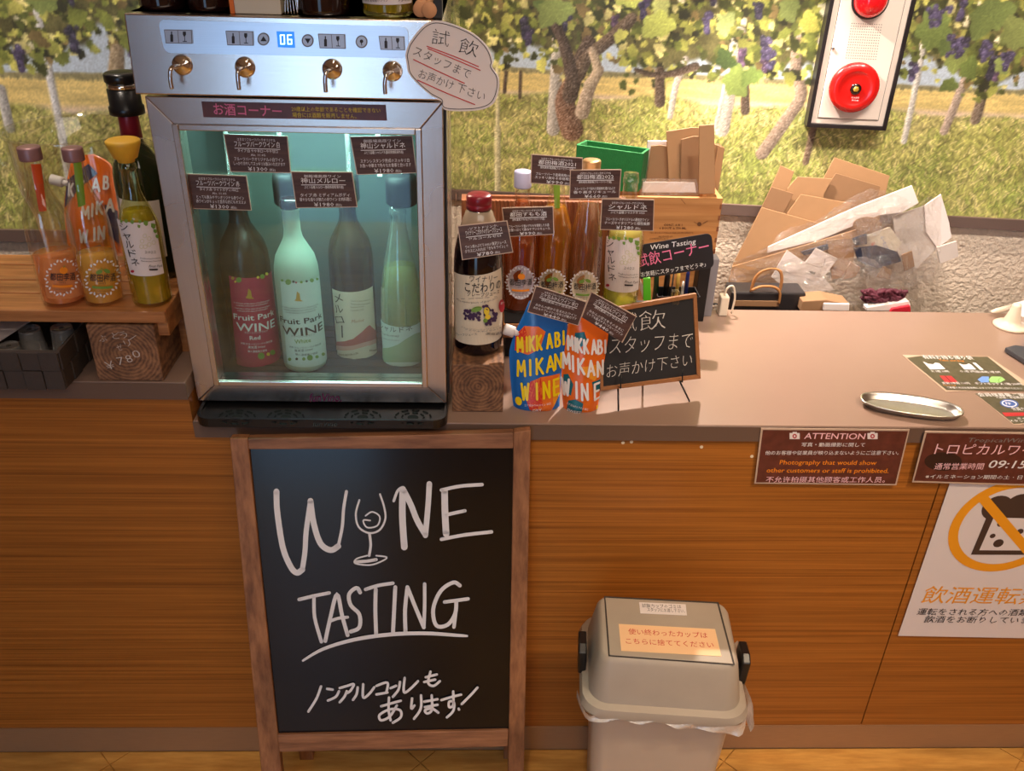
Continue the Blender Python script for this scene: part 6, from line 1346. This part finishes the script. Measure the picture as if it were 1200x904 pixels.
rb_ = 28.4*depth(AF.hit(1000, 102))/F
be = adisc('alarm_bell', 1000, 102, [(rb_*.97, -.001), (rb_, .004), (rb_, .010), (rb_*.95, .015), (rb_*.68, .019), (rb_*.66, .018), (rb_*.3, .021), (rb_*.18, .0215)], RED)
adisc('bell_hub', 1000, 102, [(rb_*.22, .0205), (rb_*.22, .0235), (rb_*.14, .0245)], DARKGLASS, 24, be); adisc('hub_screw', 1000, 102, [(rb_*.12, .0245), (rb_*.12, .0265), (rb_*.07, .027)], GOLD, 6, be)
p = Print(AF, .0222); p.text('日本消防', (995, 113), (1004, 113.3), 2.2, PAPER, 0, 1); p.text('検定品', (995, 116), (1003, 116.2), 2, PAPER, 0, 1); p.build(be)
LR = mat('lamp_red', rgb(180, 12, 24), .12, coat=.8, emit=rgb(255, 30, 30), estr=.25); rl = 19*depth(AF.hit(1020, 8))/F
la = adisc('red_lamp', 1020, 0, [(rl, -.001), (rl, .004)]+[(rl*math.cos(t), .004+rl*.8*math.sin(t)) for t in [k*math.pi/18 for k in range(1, 9)]], LR)
adisc('lamp_ring', 1020, 0, [(rl*1.12, -.001), (rl*1.12, .002), (rl*1.01, .003)], AL, 40, la)
p = Print(AF, -.0008)
for i in range(14):
    for j in range(14):
        u, v = i/13, j/13; x = 998.5+(1032-998.5)*u-(998.5-991.5)*v*1.0; y = 27.5+(68-27.5)*v+1.0*u; p.ell((x, y), .62, .62, AL, seg=6)
tag(p.build(fa, 'speaker_holes'), kind='stuff')
adisc('panel_lock', 976, 57, [(.0032, -.001), (.0032, .0016), (.0026, .002)], CHROME, 16)

# ================================================================== NOTICES HANGING ON THE COUNTER FRONT
NF = vert(YF-.004)
q = [(892, 502), (1066, 503.5), (1050.5, 569), (884, 567)]
an = slab('attention_notice', NF, q, .0012, LAMI); tag(an, 'maroon ATTENTION notice about photography hanging on the counter front', 'sign')
p = Print(NF, .0003); p.poly([(894, 504), (1064, 505.4), (1049, 567.3), (886, 565.4)], MARBLEP); zn = lambda x, y: (860+x/3.53, 380+y/3.53)
for t_, a, b_, hh, m, bo in (('ATTENTION', (290, 474), (540, 476), 9.6, ROSEINK, .008), ('写真・動画撮影に関して', (278, 507), (540, 508), 5.2, WHITEINK, 0), ('他のお客様や従業員が映り込まないようにご注意下さい。', (128, 541), (680, 541), 5.2, WHITEINK, 0),
                            ('Photography that would show', (188, 580), (588, 582), 7.2, ORANGEINK, .01), ('other customers or staff is prohibited.', (134, 613), (638, 615), 7.2, ORANGEINK, .01), ('不允许拍摄其他顾客或工作人员。', (130, 655), (622, 656), 7.4, ROSEINK, .0)):
    p.text(t_, zn(*a), zn(*b_), hh, m, min(bo, .006), 3)
for cx in (251, 573):
    p.quad([zn(cx-21, 450), zn(cx+21, 450), zn(cx+21, 475), zn(cx-21, 475)], PAPER, 1); p.quad([zn(cx-9, 445), zn(cx+9, 445), zn(cx+9, 451), zn(cx-9, 451)], PAPER, 1); p.ell(zn(cx, 463), 2.6, 2.6, CRIMSON); p.ell(zn(cx, 463), 1.2, 1.2, PAPER, seg=12)
p.build(an)
q = [(1084, 505.5), (1300, 508.5), (1290, 572), (1069, 565.5)]
NF2 = vert(YF-.0065); tn = slab('hours_notice', NF2, q, .0012, LAMI); tag(tn, 'maroon opening hours notice on the counter front, cut by the right edge', 'sign')
p = Print(NF2, .0003); p.poly([(1086, 507.5), (1298, 510.5), (1288, 570), (1071, 563.5)], MARBLEP)
p.ell((1105, 541), 22, 11, mat('dark_maroon', rgb(52, 30, 26), .4)); p.text('TropicalWine', zn(962, 488), zn(1225, 490), 7, GREYINK, 0, 1, .25); p.text('トロピカルワイナリー', zn(826, 540), zn(1420, 548), 14, ROSEINK, .0, 2)
p.text('通常営業時間', zn(826, 602), zn(1028, 602), 8, ROSEINK, .0, 1); p.text('09:15〜17:30', zn(1046, 598), zn(1430, 604), 12, WHITEINK, .006, 3, .15); p.text('※イルミネーション期間の土・日・祝は変更', zn(790, 639), zn(1330, 644), 5.2, WHITEINK, 0, 1); p.build(tn)
q = [(1115.5, 560), (1330, 562), (1290, 750), (1052.5, 745.5)]
NF3 = vert(YF-.0015); po = slab('drink_driving_poster', NF3, q, .001, PAPER); tag(po, 'white no drink driving poster with orange prohibition ring on the counter front', 'poster')
p = Print(NF3, .0003)
n3 = NF3; cU = n3.uv(1180.5, 617.5); R3 = abs(n3.uv(1180.5, 563.5)[1]-n3.uv(1180.5, 671.5)[1])/2; PX = lambda a, b_: (lambda q_: (600+F*q_.dot(CR)/q_.dot(CF), 452-F*q_.dot(CU)/q_.dot(CF)))(n3.P(a, b_)-CO)
POG = mat('poster_orange', rgb(240, 160, 30), .45); BRD = mat('bread_dark', rgb(70, 52, 44), .5)
def circ(r, cx=0, cy=0, n=48, a0=0, a1=2*math.pi): return [PX(cU[0]+cx+r*math.cos(a0+(a1-a0)*k/n), cU[1]+cy+r*math.sin(a0+(a1-a0)*k/n)) for k in range(n if a1-a0 > 6.2 else n+1)]
def local(pts): return [PX(cU[0]+x*R3, cU[1]+y*R3) for x, y in pts]
# wine glass and loaf silhouette, then ring and bar on top
p.poly(circ(R3*.26, -.30*R3, .40*R3, 24), BRD); p.poly(circ(R3*.26, .08*R3, .44*R3, 24), BRD); p.poly(circ(R3*.26, .40*R3, .36*R3, 24), BRD)
p.poly(local([(-.42, .35), (.5, .3), (.56, -.62), (-.46, -.62)]), BRD); p.poly(local([(-.30, .20), (.40, .18), (.44, -.52), (-.34, -.52)]), PAPER)
for x, y, r in ((-.14, .06, .06), (.02, -.06, .05), (-.2, -.2, .05), (-.05, -.36, .09), (.25, -.1, .06)): p.poly(circ(R3*r, x*R3, y*R3, 14), BRD)
i = p._i(POG); oo = circ(R3); ii = circ(R3*.83); n = len(oo); p.g.add([n3.P(*n3.uv(*q_), p.off) for q_ in oo+ii], [(k, (k+1) % n, n+(k+1) % n, n+k) for k in range(n)], i)
p.poly(local([(-.68, .56), (-.56, .68), (.68, -.56), (.56, -.68)]), POG)
zq = lambda x, y: (980+x/2.482, 540+y/2.482)
p.text('飲酒運転禁止', zq(242, 415), zq(660, 421), 21, POG, .0, 3, .08); p.text('運転をされる方への酒類提供および', zq(232, 449), zq(700, 453), 8.4, DARKINK, 0, 1, .05); p.text('飲酒をお断りしています。', zq(252, 471), zq(600, 475), 8.4, DARKINK, 0, 1, .05); p.build(po)

# ================================================================== WINE TASTING A-BOARD
za = lambda x, y: (260+x/2.184, 490+y/2.184)
TL, TR = hit(269, 513, (0, 0, 1), (0, 0, .815)), hit(622, 503, (0, 0, 1), (0, 0, .82))
TL = Vector((TL.x, 1.222, .815)); TR = Vector((TR.x, 1.236, .815))
exb = (TR-TL).normalized(); AB = Flat(ony(446, 508, 1.229), exb, (0, -.20, -1))
ab = thing('sandwich_board', (-.15, 1.12, 0), 'tall wooden sandwich board reading WINE TASTING in white marker, leaning before the counter', 'sandwich board')
def pole(name, a, b_, c_, d_, m, th=.02): g = G(); g.prism([AB.hit(*q) if q[1] < 903 else q3(q) for q in (a, b_, c_, d_)], -AB.n*th); return bevel(g.mk(name, m, ab), .0015)
def q3(q): return AB.hit(*q)
def onfloor(pxa, pxb):
    """continue a pixel edge down the board plane to the floor"""
    A, B_ = AB.hit(*pxa), AB.hit(*pxb); t = A.z/(A.z-B_.z); return A+(B_-A)*t
def poleF(name, tl, tr, bl, br, m, th=.02):
    g = G(); g.prism([AB.hit(*tl), AB.hit(*tr), onfloor(tr, br)+Vector((0, 0, .0015)), onfloor(tl, bl)+Vector((0, 0, .0015))], -AB.n*th); return bevel(g.mk(name, m, ab), .0015)
poleF('frame_post', (269, 514), (290, 514), (306, 904), (330, 904), FRAMEW); poleF('frame_post', (602, 507), (622, 504), (595.5, 904), (614, 904), FRAMEW)
pole('frame_rail', (290, 514.5), (602, 507.5), (601.5, 526), (291, 527), FRAMEH); pole('frame_rail', (325, 862), (596, 856.5), (595, 875.5), (327.5, 882), FRAMEH)
g = G(); g.prism([AB.hit(*q)-AB.n*.006 for q in ((292.5, 526), (602, 525), (597, 858), (325, 863.5))], -AB.n*.008); g.mk('black_panel', BOARD, ab)
PA = Flat(AB.P(0, 0, -.006), AB.ex, -AB.ey)
# rear leaf against the counter
rn = Vector((0, 1, 0))
def rbx(name, x0, x1, z0, z1, m): g = G(); g.box(x0, x1, 1.236, 1.254, z0, z1); return bevel(g.mk(name, m, ab), .001)
rl_ = ony(300, 506, 1.25).x; rr1 = ony(622, 501, 1.25).x
rbx('rear_post', rl_, rl_+.028, .001, .70, FRAMEW); rbx('rear_post', rr1-.028, rr1, .001, .70, FRAMEW); 
p = Print(PA, .0006)
def S(pts, wd, taper=False): p.stroke([za(*q) for q in pts], wd/2.184, WHITEINK, 5, taper)
S([(140, 188), (142, 240), (156, 330), (176, 380), (192, 396), (206, 388)], 15); S([(206, 388), (213, 340), (216, 290), (227, 212)], 13); S([(227, 212), (235, 268), (252, 320), (278, 338), (298, 328)], 15); S([(298, 328), (308, 280), (312, 230), (319, 188)], 8)
S([(352, 210), (343, 245), (350, 278), (376, 294), (403, 287), (418, 260), (416, 230), (405, 195)], 5); S([(368, 250), (385, 240), (404, 252), (398, 275), (372, 280), (362, 262), (380, 262)], 4); S([(378, 296), (381, 325), (377, 352)], 7)
S([(372, 352), (345, 360), (342, 372), (380, 376), (410, 366), (422, 356), (395, 352)], 4); S([(344, 368), (372, 366), (395, 362)], 8)
S([(440, 212), (450, 186), (463, 178), (470, 190)], 7); S([(463, 182), (462, 250), (467, 330)], 17); S([(466, 186), (484, 222), (500, 262), (521, 298)], 15); S([(531, 168), (528, 220), (521, 300)], 14)
S([(570, 186), (571, 240), (574, 296)], 17); S([(562, 184), (610, 174), (666, 170)], 9); S([(572, 248), (598, 242), (622, 237)], 9); S([(562, 310), (620, 299), (690, 291)], 9)
S([(198, 464), (235, 455), (275, 447)], 9); S([(236, 456), (238, 510), (255, 572)], 9); S([(265, 570), (278, 510), (295, 450), (308, 505), (322, 555)], 10); S([(275, 520), (298, 512), (322, 509)], 8)
S([(354, 446), (345, 434), (326, 450), (330, 478), (352, 502), (352, 535), (330, 546)], 10); S([(368, 438), (400, 428), (438, 422)], 9); S([(394, 438), (393, 490), (395, 552)], 10); S([(444, 432), (441, 490), (438, 550)], 10)
S([(470, 545), (469, 490), (475, 432)], 10); S([(475, 432), (494, 480), (517, 535)], 10); S([(517, 535), (519, 480), (519, 424)], 9); S([(609, 428), (592, 420), (560, 442), (541, 488), (549, 530), (578, 528), (597, 500), (600, 470)], 10); S([(570, 470), (600, 466), (630, 462)], 9); S([(600, 468), (598, 500), (594, 534)], 9)
S([(206, 621), (260, 590), (340, 566), (430, 553), (520, 550), (600, 555), (630, 557)], 10, True)
kana = [[(254, 686), (243, 716), (222, 750)], [(270, 692), (284, 694)], [(272, 722), (292, 712), (300, 698)], [(302, 690), (322, 684), (338, 680), (330, 696), (322, 702)], [(320, 698), (314, 712), (302, 726)], [(348, 688), (345, 706), (336, 720)], [(362, 680), (362, 714), (378, 704), (390, 688)],
        [(396, 684), (424, 676), (421, 702)], [(396, 706), (424, 701)], [(432, 690), (446, 684)], [(456, 674), (452, 694), (438, 712)], [(468, 664), (466, 700), (482, 692), (502, 672)], [(534, 648), (528, 676), (542, 684), (558, 672)], [(522, 662), (550, 655)], [(518, 674), (546, 668)],
        [(408, 736), (436, 728), (458, 722)], [(428, 714), (427, 745), (432, 772)], [(448, 734), (430, 762), (408, 772), (404, 758), (430, 744), (456, 746), (458, 764), (438, 778)], [(487, 716), (485, 742), (493, 734)], [(510, 708), (509, 742), (492, 768)],
        [(518, 724), (552, 718)], [(520, 738), (552, 732)], [(537, 708), (538, 744), (526, 754), (520, 746), (538, 742), (554, 752)], [(562, 720), (588, 712), (612, 706)], [(592, 698), (592, 732), (582, 738), (582, 724), (594, 726), (592, 748), (576, 764)], [(654, 688), (636, 708), (614, 730)], [(606, 742), (607, 744)]]
for st_2 in kana: S(st_2, 6.5)
p.build(ab)

# ================================================================== WASTE BIN
BINC = mat('beige_plastic', rgb(196, 178, 158), .45, 0, .06, 14); LIDC = mat('lid_plastic', rgb(170, 156, 140), .45, 0, .12, 16)
zt2 = .54; cB = Vector((.3115, 1.075, 0)); rt2 = math.radians(-5)
RX, RY = Vector((math.cos(rt2), math.sin(rt2), 0)), Vector((-math.sin(rt2), math.cos(rt2), 0))
bn = thing('waste_bin', cB, 'beige plastic waste bin with swing lid in front of the counter', 'waste bin')
def ring(hx, hy, z, r, n=7, cy=0):
    out = []
    for sx, sy, a0 in ((1, 1, 0), (-1, 1, 90), (-1, -1, 180), (1, -1, 270)):
        for k in range(n+1): a = math.radians(a0+90*k/n); x = sx*(hx-r)+r*math.cos(a); y = sy*(hy-r)+r*math.sin(a); out.append(cB+RX*x+RY*(y+cy)+Vector((0, 0, z)))
    return out
def rings(name, rs, m, parent, cap0=True, cap1=True):
    g = G(); n = len(rs[0]); V = [v for r in rs for v in r]; Fs = [(j*n+k, j*n+(k+1) % n, (j+1)*n+(k+1) % n, (j+1)*n+k) for j in range(len(rs)-1) for k in range(n)]
    if cap0: Fs.append(tuple(reversed(range(n))))
    if cap1: Fs.append(tuple((len(rs)-1)*n+k for k in range(n)))
    g.add(V, Fs); return g.mk(name, m, parent, True)
def flat_shade(o): md = o.modifiers.new('split', 'EDGE_SPLIT'); md.split_angle = math.radians(35); return o
flat_shade(rings('bin_body', [ring(.090, .074, .001, .02), ring(.096, .080, .004, .022), ring(.116, .092, .425, .026), ring(.122, .096, .430, .028), ring(.122, .096, .446, .028)], BINC, bn))
lid = flat_shade(rings('bin_lid', [ring(.124, .098, .437, .034), ring(.137, .110, .440, .040), ring(.138, .111, .446, .04), ring(.134, .107, .458, .04), ring(.124, .096, .462, .034), ring(.118, .084, .500, .026), ring(.113, .076, .530, .022), ring(.108, .071, .538, .018), ring(.104, .067, zt2, .014)], LIDC, bn))
TF = Flat((cB.x, cB.y, zt2+.0003), RX, -RY)
fl_ = slab('swing_flap', Flat((cB.x, cB.y, zt2+.0022), RX, -RY), [(709.5, 700.5), (840.5, 707.5), (859, 778), (714.5, 767.5)], .0018, LIDC, lid); bevel(fl_, .0012)
p = Print(TF, .0001); p.poly([(707.8, 699), (842, 706), (861.5, 780), (713, 769.5)], mat('lid_groove', rgb(60, 52, 46), .7)); p.build(lid, 'flap_groove')
FS = Flat((cB.x, cB.y, zt2+.0023), RX, -RY)
s1 = slab('bin_sticker', Flat((cB.x, cB.y, zt2+.0028), RX, -RY), [(749, 706), (803.5, 708.5), (805, 721.5), (750.5, 719)], .0004, PAPER, fl_)
zw = lambda x, y: (640+x/4.036, 680+y/4.036); F4 = Flat((cB.x, cB.y, zt2+.0028), RX, -RY)
p = Print(F4, .0002); p.text('試飲カップのゴミは', zw(455, 131), zw(640, 137), 5, DARKINK, 0, 1); p.text('スタッフにお渡し下さい。', zw(480, 150), zw(658, 157), 5, DARKINK, 0, 1); p.build(s1)
s2 = slab('bin_sticker', F4, [(725, 731.5), (838, 737.5), (845.5, 769.5), (728, 763)], .0004, mat('peach_paper', rgb(240, 196, 150), .6), fl_)
p = Print(F4, .0002); p.text('使い終わったカップは', zw(390, 258), zw(765, 277), 7.4, REDINK, .0, 2); p.text('こちらに捨ててください', zw(378, 303), zw(795, 323), 7.4, REDINK, .0, 2); p.build(s2)
for sx, pts in ((-1, 0), (1, 1)):
    g = G(); c = cB+RX*(sx*.131)+Vector((0, 0, .452)); n0 = len(g.V)
    V = []
    for d in (-.004, .010):
        for y, z in ((-.030, .0), (-.030, .048), (-.012, .056), (.030, .052), (.034, -.004), (.010, -.012)): V.append(c+RX*(sx*(d+(.002 if z > .03 else 0)))+RY*(y*.8-.004)+Vector((0, 0, z)))
    g.add(V, [(0, 1, 2, 3, 4, 5), (11, 10, 9, 8, 7, 6)]+[(k, (k+1) % 6, 6+(k+1) % 6, 6+k) for k in range(6)]); bevel(g.mk('side_latch', BLACK, bn), .0025)
# plastic liner poking out below the lid
LIN = clear('bin_liner', (.95, .93, .9, 1), .1, .6, .2, diffuse=.55, dcol=(.9, .86, .8, 1), wrinkle=.8)
g = G(); n = 40; V = []
for j in range(4):
    for k in range(n+1):
        t = k/n; x = -.142+.284*t; dz = [0, .008, .016, .022][j]*(.2+.75*abs(t-.35)**1.2*2.0+.12*math.sin(t*23)); hy = .108+.003*math.sin(t*31+j)+.001*j
        y = -hy+(.05*max(0, (abs(t-.5)-.42)/.08)**2); V.append(cB+RX*x+RY*y+Vector((0, 0, .446-dz)))
g.add(V, [(j*(n+1)+k, j*(n+1)+k+1, (j+1)*(n+1)+k+1, (j+1)*(n+1)+k) for j in range(3) for k in range(n)])
V = []
for j in range(4):
    for k in range(13): t = k/12; V.append(cB+RX*(.142+.004*math.sin(t*9+j))+RY*(-.098+.17*t)+Vector((0, 0, .452-[0, .012, .024, .032][j]*(1-.5*t))))
g.add(V, [(j*13+k, j*13+k+1, (j+1)*13+k+1, (j+1)*13+k) for j in range(3) for k in range(12)])
g.mk('bin_liner', LIN, bn, True)

bpy.data.objects.remove(_to)
